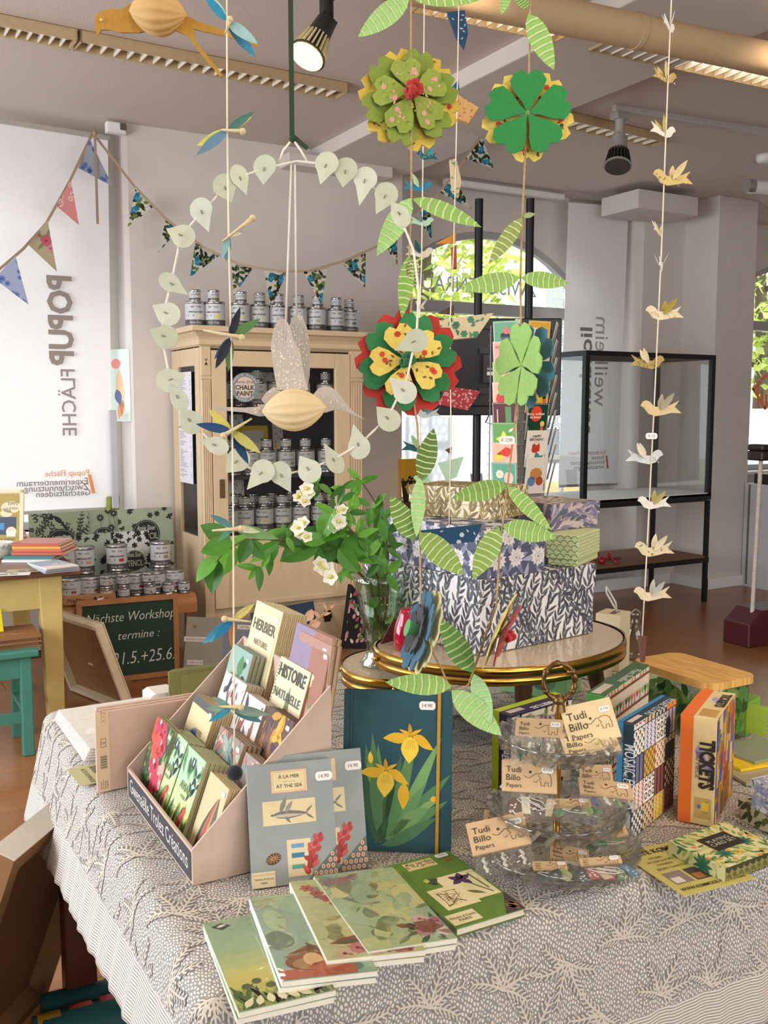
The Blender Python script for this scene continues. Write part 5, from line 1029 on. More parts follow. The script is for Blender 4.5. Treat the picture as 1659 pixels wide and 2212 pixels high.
# ================================================================ helpers for boxes and books
def pbox(name, label, cat, mtx, lx, ly, h, c, R=(), L=(), Tp=(), lid=None, group=None, m=PAPER, bevel=.0015, lip=.003, Bk=()):
    """box with printed faces; lid = (height, colour) slips over the body"""
    t = thing(name, label, cat, group=group, mtx=mtx); hb = h-.004 if lid else h; b = B(); b.box(0, 0, 0, lx, ly, hb, c); part('body' if lid else 'box', b, t, m, bevel=bevel)
    e = .0
    if lid: b = B(); e = lip; b.box(-e, -e, h-lid[0], lx+e, ly+e, h, lid[1]); ld = part('lid', b, t, m, bevel=bevel)
    for k, A, nm in (('R', R, 'right_print'), ('L', L, 'left_print'), ('T', Tp, 'top_print'), ('B', Bk, 'side_print')):
        if not A: continue
        fa = fr((-e, -e, 0), (1, 0, 0), (0, 0, 1)) if k == 'R' else fr((-e, ly+e, 0), (0, -1, 0), (0, 0, 1)) if k == 'L' else fr((-e, -e, h), (1, 0, 0), (0, 1, 0)) if k == 'T' else fr((lx+e, -e, 0), (0, 1, 0), (0, 0, 1))
        b = B()
        if callable(A): A(b, fa)
        else:
            lo = [p for p in A if not lid or k == 'T' or max(q[1] for q in p[0]) > h-lid[0]]
            if lid and k != 'T':                       # below the lid the print sits on the body, recessed
                W = (lx if k in 'R' else ly)+2*e; fb = (fa[0]-fa[3]*e, *fa[1:])
                b.art(fb, clipall(A, e, 0, W-e, h-lid[0])); b.art(fa, clipall(A, 0, h-lid[0], W, h))
            else: b.art(fa, lo)
        part(nm, b, t, m, kind='stuff')
    return t
def pricetag(b, f, x, y, txt='14.90', w=.026, rot=0., c='e6e2dc'):
    h = w*.52; P = [(-w/2, -h*.25), (-w*.38, -h/2), (w*.38, -h/2), (w/2, -h*.25), (w/2, h*.25), (w*.38, h/2), (-w*.38, h/2), (-w/2, h*.25)]
    b.art(f, shift([(P, c, 12)], x, y, 1, rot), .0005); b.text(f, txt, x, y-h*.18, h*.42, '7c6d68', lift=.0014, wmax=w*.7, rot=rot)

# ---------------------------------------------------------------- two flower stools with brass rims
BRASS = mat('polished_brass', 'c79a45', .22, 1., noise=.05); TOPC = mat('speckled_cream_top', 'cbb79a', .25, noise=.2, scale=160, coat=.4); LEGW = mat('stool_leg_wood', '6e4a35', .4, noise=.15)
def flower_stool(label, c, z, pts, legs, lm, band):
    t = thing('flower_stool', label, 'stool', (c.x, c.y, T)); h = z-T; n = len(pts); b = B(); b.slab(fr((0, 0, h), (1, 0, 0), (0, 1, 0)), pts, .02); part('top', b, t, TOPC)
    b = B()
    for z0, z1 in ((h-.034, h-.019), (h-.0155, h+.002)):
        P = [(p[0]*1.012, p[1]*1.012) for p in pts]; Q = [(p[0]*1.03, p[1]*1.03) for p in pts]
        vs = [(x, y, z) for z in (z0, z1) for x, y in Q]+[(x, y, z) for z in (z0, z1) for x, y in P]
        b.add(vs, [(i, (i+1) % n, n+(i+1) % n, n+i) for i in range(n)]+[(n+i, n+(i+1) % n, 3*n+(i+1) % n, 3*n+i) for i in range(n)]+[((i+1) % n, i, 2*n+i, 2*n+(i+1) % n) for i in range(n)], None, True)
    part('brass_rim', b, t, BRASS); b = B(); P = [(p[0]*1.018, p[1]*1.018) for p in pts]; b.slab(fr((0, 0, h-.010), (1, 0, 0), (0, 1, 0)), P, .02, '2a1d18'); part('rim_groove', b, t, PAINT)
    b = B()
    for k in (.02, .28, .52, .78): p = pts[int(k*n)]; b.ball((p[0]*1.032, p[1]*1.032, h-.018), .006, n=8)
    part('rim_stud', b, t, BRASS, kind='stuff')
    for x, y, dx, dy in legs: b = B(); b.cyl((x+dx, y+dy, .006), (x, y, h-.03), .012, .02, 12); b.cyl((x+dx, y+dy, 0), (x+dx, y+dy, .008), .013, n=12, c='1a1a1a'); part('leg', b, t, lm)
    return t
ZU, ZL = .952, .885
def oval(lp, rp, fp, z, bulge, n=44, notch=0.):
    a, c, f = at_z(*lp, z), at_z(*rp, z), at_z(*fp, z); m = (a+c)/2; u = (c-a)/2; v = V((-u.y, u.x, 0)).normalized(); d = abs((f-m).dot(v)); P = []
    for i in range(n): th = 6.28319*i/n; k = 1+bulge*math.cos(th)*math.sin(th); q = (u*math.cos(th)+v*d*math.sin(th)*k)*(1-notch*math.exp(-((th-2.35)/.5)**2)); P.append((q.x, q.y))
    return m, P
uc, up = oval((805, 1398), (1312, 1352), (1030, 1452), ZU, .12, 60, .42)
flower_stool('kidney shaped flower stool with a double brass rim carrying the patterned boxes', uc, ZU, up, ((-.235, -.065, -.01, -.01), (-.05, -.165, -.0, -.0), (.16, -.13, .03, -.02)), LEGW, True)
lc, lp_ = oval((742, 1428), (965, 1436), (860, 1470), ZL, 0)
flower_stool('lower oval flower stool with a cream top carrying the glass vase', lc, ZL, lp_, ((-.07, -.02, -.02, -.02), (.08, .0, .03, -.02), (.0, .06, 0, .02)), mat('white_metal_leg', 'b9ada2', .4), False)
# patterned boxes
rw = random.Random(9)
M, lx, ly, h = cub(ZU+.002, (1036, 1417), (850, 1335), (1280, 1366), 1253)
WL = ('3f4450', '4d5260', '383c46', '585d6a')
pbox('storage_box', 'largest storage box with dark willow leaves on white, on the kidney stool', 'box', M, lx, ly, h, 'd8d4d2', willow(lx+.006, h, .025, WL, 3), willow(ly+.006, h, .025, WL, 4), willow(lx, ly, .025, WL, 5), (.052, 'd8d4d2'))
z1 = ZU+.002+h
M, lx, ly, h = cub(z1+.001, (1030, 1252), (851, 1207), (1175, 1234), 1143)
CB = ('7f829c', '9a9cae', '6f738e')
pbox('storage_box', 'storage box with pale chrysanthemums on dark blue, on the willow leaf box', 'box', M, lx, ly, h, '4a4c62', blossoms(lx+.006, h, .05, 'cfc8c6', '8d8490', CB, 3, 13), blossoms(ly+.006, h, .05, 'd4d0d6', '8d8490', CB, 4, 13), blossoms(lx, ly, .062, 'cfc8c6', '8d8490', CB, 5, 11), (.045, '4a4c62'))
z2 = z1+.001+h
M, lx, ly, h = cub(z2+.001, (1074, 1124), (905, 1108), (1136, 1110), 1056)
GW = ('7d6a3c', '8a7748', '6b5b33', '94824f')
pbox('storage_box', 'cream storage box with golden willow leaves, topmost of the stack', 'box', M, lx, ly, h, 'd8ceb4', willow(lx+.006, h, .025, GW, 6, '9a8a5a'), willow(ly+.006, h, .025, GW, 7, '9a8a5a'), willow(lx, ly, .025, GW, 8, '9a8a5a'), (.038, 'd8ceb4'))
M, lx, ly, h = cub(z1+.001, (1247, 1225), (1178, 1222), (1291, 1205), 1158)
def scales(w, h, s, c, c2):
    A = []; r = random.Random(3)
    for j in range(int(h/s*1.6)+2):
        for i in range(int(w/s)+2):
            x, y = (i+.5*(j % 2))*s, j*s*.62; A += [(q, c if r.random() < .7 else c2, 1) for q in stroke([(x-s*.5, y), (x-s*.3, y+s*.36), (x+s*.1, y+s*.42), (x+s*.5, y+s*.05)], s*.09)]
    return clipall(A, 0, 0, w, h)
pbox('storage_box', 'pale green scale patterned storage box under the lilac one', 'box', M, lx, ly, h, 'c4cc9a', scales(lx+.006, h, .012, '8f9a5c', '7f8f5c'), scales(ly+.006, h, .016, '2f7a55', '4a8f5c'), (), (h*.78, 'c4cc9a'))
z3 = z1+.001+h; MG = M.copy()
M, lx, ly, h = cub(z3+.001, (1190, 1147), (1146, 1128), (1291, 1137), 1089)
pbox('storage_box', 'lilac grey floral storage box on the green scale patterned box', 'box', M, lx, ly, h, 'b9a8a0', foliage(lx+.006, h, .03, ('5f5a78', '75708c', '4d5a66', '8a7f94'), 1.7, .34, 9, '8a7a7c'), foliage(ly+.006, h, .03, ('5f5a78', '75708c', '4d5a66'), 1.6, .34, 10, '8a7a7c'), foliage(lx, ly, .03, ('a08f86', '94857e'), 1.4, .34, 11), (h*.5, 'b9a8a0'))
# ruby glass bird and its tag
RUBY = bpy.data.materials.new('ruby_glass'); RUBY.use_nodes = True; p_ = RUBY.node_tree.nodes['Principled BSDF']; p_.inputs['Base Color'].default_value = hx('c8123f'); p_.inputs['Roughness'].default_value = .05; p_.inputs['Transmission Weight'].default_value = .55; p_.inputs['Coat Weight'].default_value = .6
nz_ = RUBY.node_tree.nodes.new('ShaderNodeTexNoise'); bp_ = RUBY.node_tree.nodes.new('ShaderNodeBump'); bp_.inputs['Strength'].default_value = .05; RUBY.node_tree.links.new(nz_.outputs['Fac'], bp_.inputs['Height']); RUBY.node_tree.links.new(bp_.outputs[0], p_.inputs['Normal'])
p = at_z(878, 1402, ZU+.001); sw = proj(p)[2]/FPX; R = 29*sw; t = thing('glass_bird', 'ruby red glass bird figure at the left end of the kidney stool', 'figurine', p); hB = 92*sw; b = B()
b.lathe([(.001, 0), (R*.8, 0), (R*.95, hB*.06), (R, hB*.3), (R*.9, hB*.55), (R*.7, hB*.72), (R*.58, hB*.82), (R*.5, hB*.92), (R*.3, hB*.99), (.001, hB)], 24); part('body', b, t, RUBY); b = B(); b.cyl((R*.3, -R*.2, hB*.88), (R*1.0, -R*.5, hB*.9), R*.16, .001, 10); part('beak', b, t, mat('beak_glass', '8a5a4a', .1, coat=.5))
b = B(); q = at_z(822, 1392, ZU+.002); f = fr((0, 0, 0), (.8, .25, 0), (0, -.1, 1)); b.slab(f, [(0, 0), (.055, .0), (.04, .055)], .002, '5c1f24'); solo('folded_tag', 'maroon folded paper tag leaning beside the ruby glass bird', 'tag', b, PAPER, q)
# ---------------------------------------------------------------- vase with flowering branches
VC = at_z(822, 1438, ZL); VC = V((VC.x, VC.y, ZL+.002)); t = thing('glass_vase', 'tall cut glass vase of flowering branches behind the patterned boxes', 'vase', VC); hv = zat(VC, 1240)-VC.z; b = B()
fl = lambda a, i: 1+(.03*math.cos(14*a) if 1 < i < 7 else 0)
b.lathe([(.001, .001), (.05, .001), (.052, .006), (.04, .02), (.034, .04), (.045, .09), (.058, .16), (.066, hv*.92), (.068, hv), (.065, hv), (.062, hv*.92), (.054, .16), (.041, .09), (.03, .045), (.001, .04)], 42, mod=fl); part('body', b, t, clear('vase_glass', 'eaf2ea', .16, .03, .3, 30)); b = B(); t.scale = (.88, .88, 1); b.lathe([(.001, .041), (.03, .046), (.041, .09), (.054, .155), (.001, .155)], 24); part('water', b, t, clear('water', 'd6e4cc', .08))
STEM = mat('twig_bark', None, .7, noise=.15, scale=60); LEAFM = mat('leaf_green', None, .45, noise=.15, scale=40, trans=.35)
GL = ('4f8c2a', '62a034', '447c26', '72ad40', '3a6e22'); MO = VC+V((0, 0, hv)); w0 = proj(MO)[2]
def branch(label, pts, leaves, blooms=(), r0=.0035):
    P = [VC+V((.0, .0, .06))]+[at_d(*p) for p in pts]; o = MO; t = thing('branch', label, 'branch', o); b = B(); b.tube([p-o for p in P], [r0*(1-.7*i/(len(P)-1)) for i in range(len(P))], 6, '5f4a33')
    stalks = B('6a7a3c'); n = 0; part('stem', b, t, STEM)
    for px_, py_, w, L, ang, wid, c in leaves:
        q = at_d(px_, py_, w)-o; d = RT*math.cos(ang)+UP*math.sin(ang)-FW*rnd(-.3, .35); nn = (-FW+UP*rnd(.1, .8)+RT*rnd(-.5, .5)); x = d.normalized(); y = nn.cross(x).normalized()
        b = B(); b.leaf(fr((0, 0, 0), x, y), L, L*wid, rnd(-.2, .1), .25, c, 6); part('leaf', b, t, LEAFM, loc=q)
    for px_, py_, w, R in blooms:
        q = at_d(px_, py_, w)-o; nn = (-FW+UP*rnd(-.1, .5)+RT*rnd(-.5, .4)).normalized(); u = nn.orthogonal().normalized(); v = nn.cross(u); b = B(); a0 = rnd(0, 6)
        for k in range(5): a = a0+1.2566*k; x = u*math.cos(a)+v*math.sin(a)+nn*.25; b.leaf(fr((0, 0, 0), x, nn.cross(x)), R*.72, R*.66, .1, .12, 'f3efdf', 6)
        fl_ = part('blossom', b, t, THINP, loc=q); b = B(); b.ball(nn*.004, .0045, n=8, c='c9c04c'); part('stamen', b, fl_, PAPER)
def cl(x, y, w, L, angs, wid=.4): return [(x+rnd(-3, 3), y+rnd(-3, 3), w+rnd(-.03, .03), L*rnd(.62, .95), a+rnd(-.2, .2), wid, random.choice(GL)) for a in angs]
W1 = w0
branch('long leafy branch with broad leaves reaching left from the vase', [(800, 1262, W1), (760, 1222, W1-.03), (700, 1180, W1-.06), (640, 1168, W1-.1), (580, 1165, W1-.14), (530, 1165, W1-.17), (488, 1190, W1-.2), (465, 1215, W1-.2)],
       cl(500, 1172, W1-.18, .085, (3.6, 4.4, 2.6), .62)+cl(540, 1165, W1-.16, .06, (4.2, 3.4, 5.2), .6)+cl(468, 1205, W1-.2, .075, (3.9, 4.6), .6)+cl(600, 1170, W1-.12, .075, (3.9, 4.3, 3.5), .34)+cl(585, 1195, W1-.12, .055, (4.0, 3.5, 4.6), .34)+cl(560, 1225, W1-.12, .055, (3.2, 3.9, 4.7), .34)+cl(620, 1160, W1-.1, .045, (1.8, 4.7, 5.3, 1.2), .4)+cl(650, 1165, W1-.09, .09, (.1, 3.3, 5.6, 2.9), .5)+cl(690, 1165, W1-.07, .10, (.5, 5.8, 2.9, 3.5, 1.2), .6)+cl(730, 1185, W1-.05, .095, (.2, 5.4, 2.6, 1.3, 3.6), .6)+cl(762, 1212, W1-.04, .05, (.9, 2.4, 4.1, 5.4, 3.1), .42)+cl(745, 1235, W1-.03, .045, (3.6, 4.4, 5.4, .2), .4), [(705, 1232, W1-.1, .030), (716, 1246, W1-.11, .028), (694, 1224, W1-.1, .026), (690, 1216, W1-.1, .022)], .004)
branch('flowering branch with two white blossom clusters left of the boxes', [(818, 1255, W1), (800, 1205, W1-.03), (772, 1160, W1-.06), (735, 1120, W1-.09), (700, 1068, W1-.12), (670, 1052, W1-.13)],
       cl(687, 1045, W1-.13, .045, (1.4, 2.7, 5.6, 4.4), .42)+cl(745, 1052, W1-.1, .05, (3.0, 3.6, 4.2, .3), .36)+cl(752, 1105, W1-.08, .045, (.6, 5.3, 4.7, 3.6, 2.2, .1), .4)+cl(720, 1110, W1-.08, .05, (2.8, 3.5, 1.8, 5.0), .4)+cl(775, 1160, W1-.06, .055, (.4, 1.4, 2.6, 3.7, 5.6), .4)+cl(795, 1200, W1-.04, .055, (.8, 2.2, 3.3, 5.9), .42),
       [(663, 1056, W1-.14, .024), (652, 1068, W1-.13, .02), (658, 1082, W1-.14, .02), (644, 1075, W1-.13, .018), (671, 1066, W1-.13, .02), (728, 1108, W1-.1, .022), (740, 1102, W1-.1, .02), (731, 1126, W1-.11, .026), (722, 1138, W1-.1, .022), (738, 1130, W1-.1, .02), (645, 1140, W1-.12, .026), (655, 1130, W1-.12, .022), (648, 1155, W1-.11, .02), (663, 1160, W1-.12, .02)])
branch('upright leafy branch arching over the vase beside the boxes', [(830, 1250, W1), (838, 1200, W1), (832, 1150, W1), (820, 1100, W1-.02), (800, 1068, W1-.03), (782, 1042, W1-.04), (768, 1032, W1-.05)],
       cl(778, 1040, W1-.05, .05, (2.5, 3.3, 3.9, 4.6, .4), .4)+cl(765, 1065, W1-.05, .055, (3.7, 4.3, 4.9), .4)+cl(800, 1095, W1-.04, .055, (2.6, .9, 5.5, 4.5), .42)+cl(822, 1120, W1-.02, .06, (.6, 2.4, 3.5, 5.1, 1.6), .42)+cl(838, 1150, W1-.01, .055, (.4, 1.8, 2.9, 4.1, 5.3), .42)+cl(812, 1150, W1-.03, .055, (1.2, 2.8, 3.9, 4.9), .4)+cl(835, 1185, W1, .055, (.3, 2.2, 3.4, 5.6, 4.6), .42)+cl(818, 1215, W1-.02, .05, (3.0, 4.0, 5.0, 1.5), .42))
branch('short leafy branch standing low in the vase', [(836, 1300, W1), (842, 1255, W1), (836, 1225, W1-.01)], cl(820, 1290, W1, .05, (2.5, 4.0, 5.0, 1.0), .5)+cl(835, 1330, W1, .05, (2.0, 3.4, 5.4), .5)+cl(828, 1365, W1, .05, (2.2, 4.4, .7), .5)+cl(836, 1240, W1-.02, .05, (.6, 1.8, 3.0, 4.4, 5.4), .45))
# ---------------------------------------------------------------- behind and under the stools
def simple(label, F_, L_, R_, top, c, cat='box', name='gift_box', z0=T, **k): M, lx, ly, h = cub(z0, F_, L_, R_, top); return pbox(name, label, cat, M, lx, ly, h, c, **k), M, lx, ly, h
t, M, lx, ly, h = simple('tall cream bottle box with a white ribbon loop, behind the kidney stool', (1337, 1452), (1290, 1440), (1359, 1438), 1331, 'c4b494')
b = B(); x, y = lx*.5, ly*.35; b.tube([(x, y, h), (x-.012, y, h+.03), (x-.03, y+.012, h+.062), (x-.042, y+.016, h+.075), (x-.045, y+.014, h+.06), (x-.02, y+.004, h+.025), (x+.002, y, h)], .0028, 6, 'd4cec2'); part('ribbon_loop', b, t, CLOTH); b = B(); f = fr((0, 0, h), (1, 0, 0), (0, 1, 0)); b.art(f, [(rect(lx*.2, ly*.3, lx*.75, ly*.55), '5d554c', 1)]); part('top_label', b, t, PAPER)
simple('wide cream box beside the tall bottle box, behind the stool leg', (1283, 1472), (1235, 1462), (1322, 1462), 1395, 'b5a688')
p = at_z(1364, 1424, T); t = thing('glass_bottle', 'clear glass bottle with a swing top beside the cream bottle box', 'bottle', (p.x+.01, p.y, T+.001)); b = B(); b.lathe([(.001, 0), (.024, 0), (.026, .01), (.026, .07), (.018, .095), (.011, .105), (.011, .125), (.013, .13), (.001, .13)], 20); part('body', b, t, clear('bottle_glass', 'eef3f0', .15)); b = B(); b.tube([(-.016, 0, .1), (-.02, 0, .13), (0, 0, .142), (.02, 0, .13), (.016, 0, .1)], .0012, 4); part('swing_wire', b, t, ALU)
t, M, lx, ly, h = simple('mint green leaf patterned box standing under the kidney stool', (1222, 1515), (1090, 1488), (1256, 1490), 1440, '7fae72', R=lambda b, f: b.art(f, foliage(.06, .06, .05, ('6a9a5c', '8fbb7c'), .3, .5, 2)), L=lambda b, f: b.art(f, [(lf(.02+.05*i, .02+.01*(i % 2), .045, .028, 1.1), ('5f8a5c', '94bf6c')[i % 2], 1) for i in range(3)]+[(lf(.08, .03, .05, .034, .2), '4f6a54', 2)]))
for i in range(4): p = at_z(948, 1470, T); b = B(); b.box(0, 0, 0, .16, .12, .014, ('8a6238', '6d4a2c', '94703f', '7d5834')[i]); b.box(-.002, -.002, .003, .162, 0, .011, 'b08a54'); solo('wooden_board', '%s wooden board of the pile under the kidney stool' % ('lowest', 'second', 'third', 'topmost')[i], 'board', b, PAPER, (p.x+.05+.006*(i % 2), p.y+.14, T+.0005+.0145*i), (0, 0, -.1), 'wooden boards under the stool')
# bamboo lidded glass container with leaf print
Ls = [at_z(*q, .88) for q in ((1398, 1420), (1510, 1482), (1597, 1456), (1488, 1411))]; c = sum(Ls, V((0, 0, 0)))/4; ax = ((Ls[2]-Ls[1])+(Ls[3]-Ls[0])).normalized(); lx = (Ls[2]-Ls[1]).length; ly = (Ls[0]-Ls[1]).length
t = thing('storage_jar', 'square glass storage container with a bamboo lid and green leaf print', 'container', (c.x, c.y, T), math.atan2(ax.y, ax.x)); lx, ly = max(.14, lx), max(.18, ly)
def rr(w, d, r, n=5): return [(sx*(w/2-r)+r*math.cos(a0+R90*i/n), sy*(d/2-r)+r*math.sin(a0+R90*i/n)) for sx, sy, a0 in ((1, 1, 0), (-1, 1, R90), (-1, -1, math.pi), (1, -1, -R90)) for i in range(n+1)]
hc = .88-T; b = B(); b.slab(fr((0, 0, hc), (1, 0, 0), (0, 1, 0)), rr(lx, ly, .03), .016); part('lid', b, t, mat('bamboo', 'd09a4c', .4, noise=.12, scale=9, stretch=(18, 1.5, 1), c2='dcae62'), bevel=.003)
b = B(); P = rr(lx-.012, ly-.012, .028); n = len(P); b.add([(x, y, z) for z in (.001, hc-.017) for x, y in P], [(i, (i+1) % n, n+(i+1) % n, n+i) for i in range(n)]+[tuple(range(n))[::-1]], None, True); part('glass_body', b, t, clear('jar_glass', 'e4efe4', .16)); b = B()
for fa, W in ((fr((-lx/2+.004, ly/2-.03, 0), (0, -1, 0), (0, 0, 1)), ly-.06), (fr((-lx/2+.03, -ly/2+.004, 0), (1, 0, 0), (0, 0, 1)), lx-.06)): b.art(fa, clipall([(lf(rnd(0, W), rnd(.0, .1), .04, .018, rnd(.4, 2.6)), random.choice(('3f6a2c', '5a8a3c', '2f5526', '7fa04c')), k % 5) for k in range(40)], 0, 0, W, .115))
part('leaf_print', b, t, LEAFM, kind='stuff')
b = B(); q = at_z(1440, 1560, T); f = fr((0, 0, .004), (1, -.35, .05), (.35, 1, .25)); b.slab(f, rr(.1, .16, .02), .004, '6f9a3c'); b.art(f, [(lf(-.03+.012*i, -.07, .12, .02, 1.4+.05*i), ('3f6a34', '5a8a44', '8fb058')[i % 3], 1) for i in range(6)]); solo('leaf_pouch', 'glossy green leaf printed pouch lying between the puzzle boxes and the bamboo lid', 'pouch', b, GLOSS, (q.x+.03, q.y+.02, T+.03))
simple('bright green box behind the tickets puzzle at the right', (1612, 1592), (1560, 1560), (1640, 1572), 1521, '6f9f38', R=lambda b, f: b.art(f, [(rect(.0, .01, .04, .06), '8fae3a', 1)]), L=lambda b, f: b.art(f, [(rect(.05, .01, .12, .075), '9cb83c', 1)]))
b = B(); q = at_z(1395, 1482, T); f = fr((0, 0, 0), (1, -.2, 0), (0, .35, 1)); b.slab(f, rect(0, 0, .05, .06), .002, 'cdbfa4'); solo('paper_tag', 'small cream paper tag behind the plant puzzle, under the leather cone', 'tag', b, PAPER, (q.x, q.y, T+.001))
# ---------------------------------------------------------------- jigsaw boxes
def split(ly, h, k, c): return [(rect(0, 0, ly*k, h), c, 1)]
def tri(w, h, n, cols, seed, f=None):
    r = random.Random(seed); A = []; s = w/n
    for j in range(int(h/s)+1):
        for i in range(n): A.append((rect(i*s, j*s, (i+1)*s-.001, (j+1)*s-.001), r.choice(cols), 1))
    return A
M, lx, ly, h = cub(T, (1100, 1775), (1041, 1766), (1232, 1722), 1546)
def fR(b, f):
    r = random.Random(4); A = [(rect(.002, .004, lx-.002, h-.004), 'd9cdb4', 1)]
    for k in range(60):
        x, y, a = r.uniform(.01, lx-.01), r.uniform(.01, h-.01), r.uniform(1.2, 1.9); c = r.choice(('b8402c', '1f2430', '2f5f3f', 'c9622c', '4a2f44', '6a7a2c', '2d4a5c')); A += [(ell(x, y, .0085, .0048, a), c, 2+k % 3), (ell(x+.009*math.cos(a), y+.009*math.sin(a), .0035), '1f1a1c', 3+k % 3)]+[(s, '1f1a1c', 2) for sg in (-1, 1) for s in stroke([(x-.004, y+sg*.002), (x+.0, y+sg*.009)], .0012)]
    b.art(f, clipall(A, 0, 0, lx, h))
def fL(b, f): b.art(f, [(rect(0, 0, ly*.38, h), 'a9b81f', 1), (rect(ly*.40, .012, ly*.9, .05), 'c9c3bb', 2), (rect(ly*.38, 0, ly, .006), '6a1f3c', 2)]); b.text(f, 'KALEI-BEETLES', ly*.58, h*.93, .017, 'e6e0ea', 'l', bold=.02, lift=.0012, rot=-R90, wmax=h*.7); b.text(f, '500 PIECE PUZZLE', ly*.84, h*.93, .007, 'c9c0d8', 'l', lift=.0012, rot=-R90)
def fT(b, f): b.art(f, [(rect(0, ly*.62, lx, ly), 'a9b81f', 1), (rect(.008, .008, lx*.28, ly*.5), 'b9b0a8', 2)]); b.text(f, 'KALEI-BEETLES', lx*.64, ly*.2, .012, 'e6e0ea', bold=.02, lift=.0012, rot=math.pi, wmax=lx*.6)
pbox('puzzle_box', 'dark purple jigsaw box with rows of colourful beetles, behind the tiered glass stand', 'puzzle box', M, lx, ly, h, '2c1f44', fR, fL, fT)
M, lx, ly, h = cub(T, (1300, 1692), (1256, 1688), (1398, 1606), 1503)
def fR(b, f):
    r = random.Random(6); A = [(rect(.002, .002, lx-.002, h-.002), 'd9c9b4', 1)]
    for j in range(4):
        A.append((rect(0, .012+j*.047, lx, .018+j*.047), '7a4a2c', 2))
        for i in range(16): x = lx*(i+.5)/16; c = r.choice(('4f7a3c', '2f5f34', 'c9622c', '8fae5c', 'b88a9c')); A += [(rect(x-.004, .018+j*.047, x+.004, .026+j*.047), r.choice(('c97a4c', 'd9c2a8', '8a8aa0')), 3)]+[(lf(x, .025+j*.047, .018, .006, a), c, 4) for a in (1.1, 1.57, 2.0)]
    b.art(f, clipall(A, 0, 0, lx, h))
def fL(b, f): b.text(f, 'Plant Shelfie', ly*.35, h*.08, .03, 'd9e6c8', 'l', bold=.01, lift=.0012, rot=R90, wmax=h*.6); b.text(f, '500 PIECE', ly*.3, h*.93, .009, 'd0e0c0', 'l', lift=.0012, rot=-R90); b.text(f, 'PUZZLE', ly*.52, h*.93, .009, 'd0e0c0', 'l', lift=.0012, rot=-R90)
def fT(b, f): b.art(f, [(rect(0, 0, lx, ly), '46684c', 1), (rect(.006, .01, lx*.3, ly*.8), 'c9b8ac', 2)]); b.text(f, 'Plant Shelfie', lx*.6, ly*.38, .016, 'd9e6d8', lift=.0012, rot=math.pi, wmax=lx*.5)
pbox('puzzle_box', 'green jigsaw box with shelves of potted plants, in front of the bamboo lid', 'puzzle box', M, lx, ly, h, '4f9a3f', fR, fL, fT)
M, lx, ly, h = cub(T, (1362, 1816), (1332, 1803), (1454, 1738), 1565)
def fR(b, f):
    n = 4; s = lx/n; cols = [('d9cfc4', '3f4a4c'), ('d4cdd6', '4a3f7a'), ('d9c9ae', '5a3a2c'), ('d9cfc4', 'b8402c'), ('d9cdb0', 'c0392b'), ('cbb08a', '3a2f2a'), ('6a6f8a', '23262e'), ('d8903c', 'c8402c'), ('b9a0a0', '5a2f3c'), ('e0d8cc', '1e1c1e'), ('d9b85c', 'b8903c'), ('c9b9a8', '2c2a2c'), ('dcd4c8', 'a03c3c'), ('c9a24c', '8a6a2c'), ('c9c0b4', '33302e'), ('8a4a4a', '2c2428')]
    for j in range(int(h/s)+1):
        for i in range(n):
            c0, c1 = cols[(i*5+j*3+i*j) % 16]; x, y = i*s, j*s; A = [(rect(x+.0008, y+.0008, x+s-.0008, y+s-.0008), c0, 1)]; k = (i+2*j) % 5; q = s/6
            for u in range(6):
                for v in range(6):
                    cx, cy = x+(u+.5)*q, y+(v+.5)*q
                    if k == 0 and (u+v) % 2: A.append((rect(cx-q/2, cy-q/2, cx+q/2, cy+q/2), c1, 2))
                    elif k == 1: A.append((lf(cx-q*.4, cy, q, q*.5, .8 if (u+v) % 2 else -.8), c1, 2))
                    elif k == 2 and u % 2: A += [(s_, c1, 2) for s_ in stroke([(cx-q*.4, cy-q/2), (cx+q*.4, cy), (cx-q*.4, cy+q/2)], q*.35)]
                    elif k == 3 and u % 2 and v % 2: A += [(ell(cx, cy, q*.85, n=6), c1, 2), (ell(cx, cy, q*.5, n=6), c0, 3)]
                    elif k == 4 and u % 2: A.append((rect(cx-q*.3, cy-q/2, cx+q*.3, cy+q/2), c1, 2))
            b.art(f, clipall(A, .001, .001, lx-.001, h-.001))
    b.art(f, [(ell(lx*.8, h*.78, .012, .02), '1f2a4a', 6), (rect(lx*.74, h*.48, lx*.96, h*.64), '2b2c34', 6)], .0004)
def fL(b, f): b.art(f, [(rect(0, 0, ly*.36, h), '2f79a8', 1), (rect(ly*.5, .01, ly*.95, .045), 'b9b4b0', 2)]); b.text(f, 'MOSAIC FLOORS', ly*.5, h*.82, .02, 'd9dfe4', 'l', bold=.01, lift=.0012, rot=-R90, wmax=h*.56); b.text(f, '500 PIECE PUZZLE', ly*.44, h*.7, .008, 'b9c4cc', 'l', lift=.0012, rot=-R90)
def fT(b, f): b.art(f, [(rect(0, ly*.72, lx, ly), '2f79a8', 1), (rect(.006, .006, lx*.28, ly*.55), 'c4b4a8', 2)]); b.text(f, 'MOSAIC FLOORS', lx*.62, ly*.3, .013, 'cdd6dc', lift=.0012, rot=math.pi, wmax=lx*.6)
pbox('puzzle_box', 'dark blue jigsaw box with a chequered picture of patterned floors', 'puzzle box', M, lx, ly, h, '1c3540', fR, fL, fT)
M, lx, ly, h = cub(T, (1541, 1788), (1460, 1777), (1581, 1713), 1554)
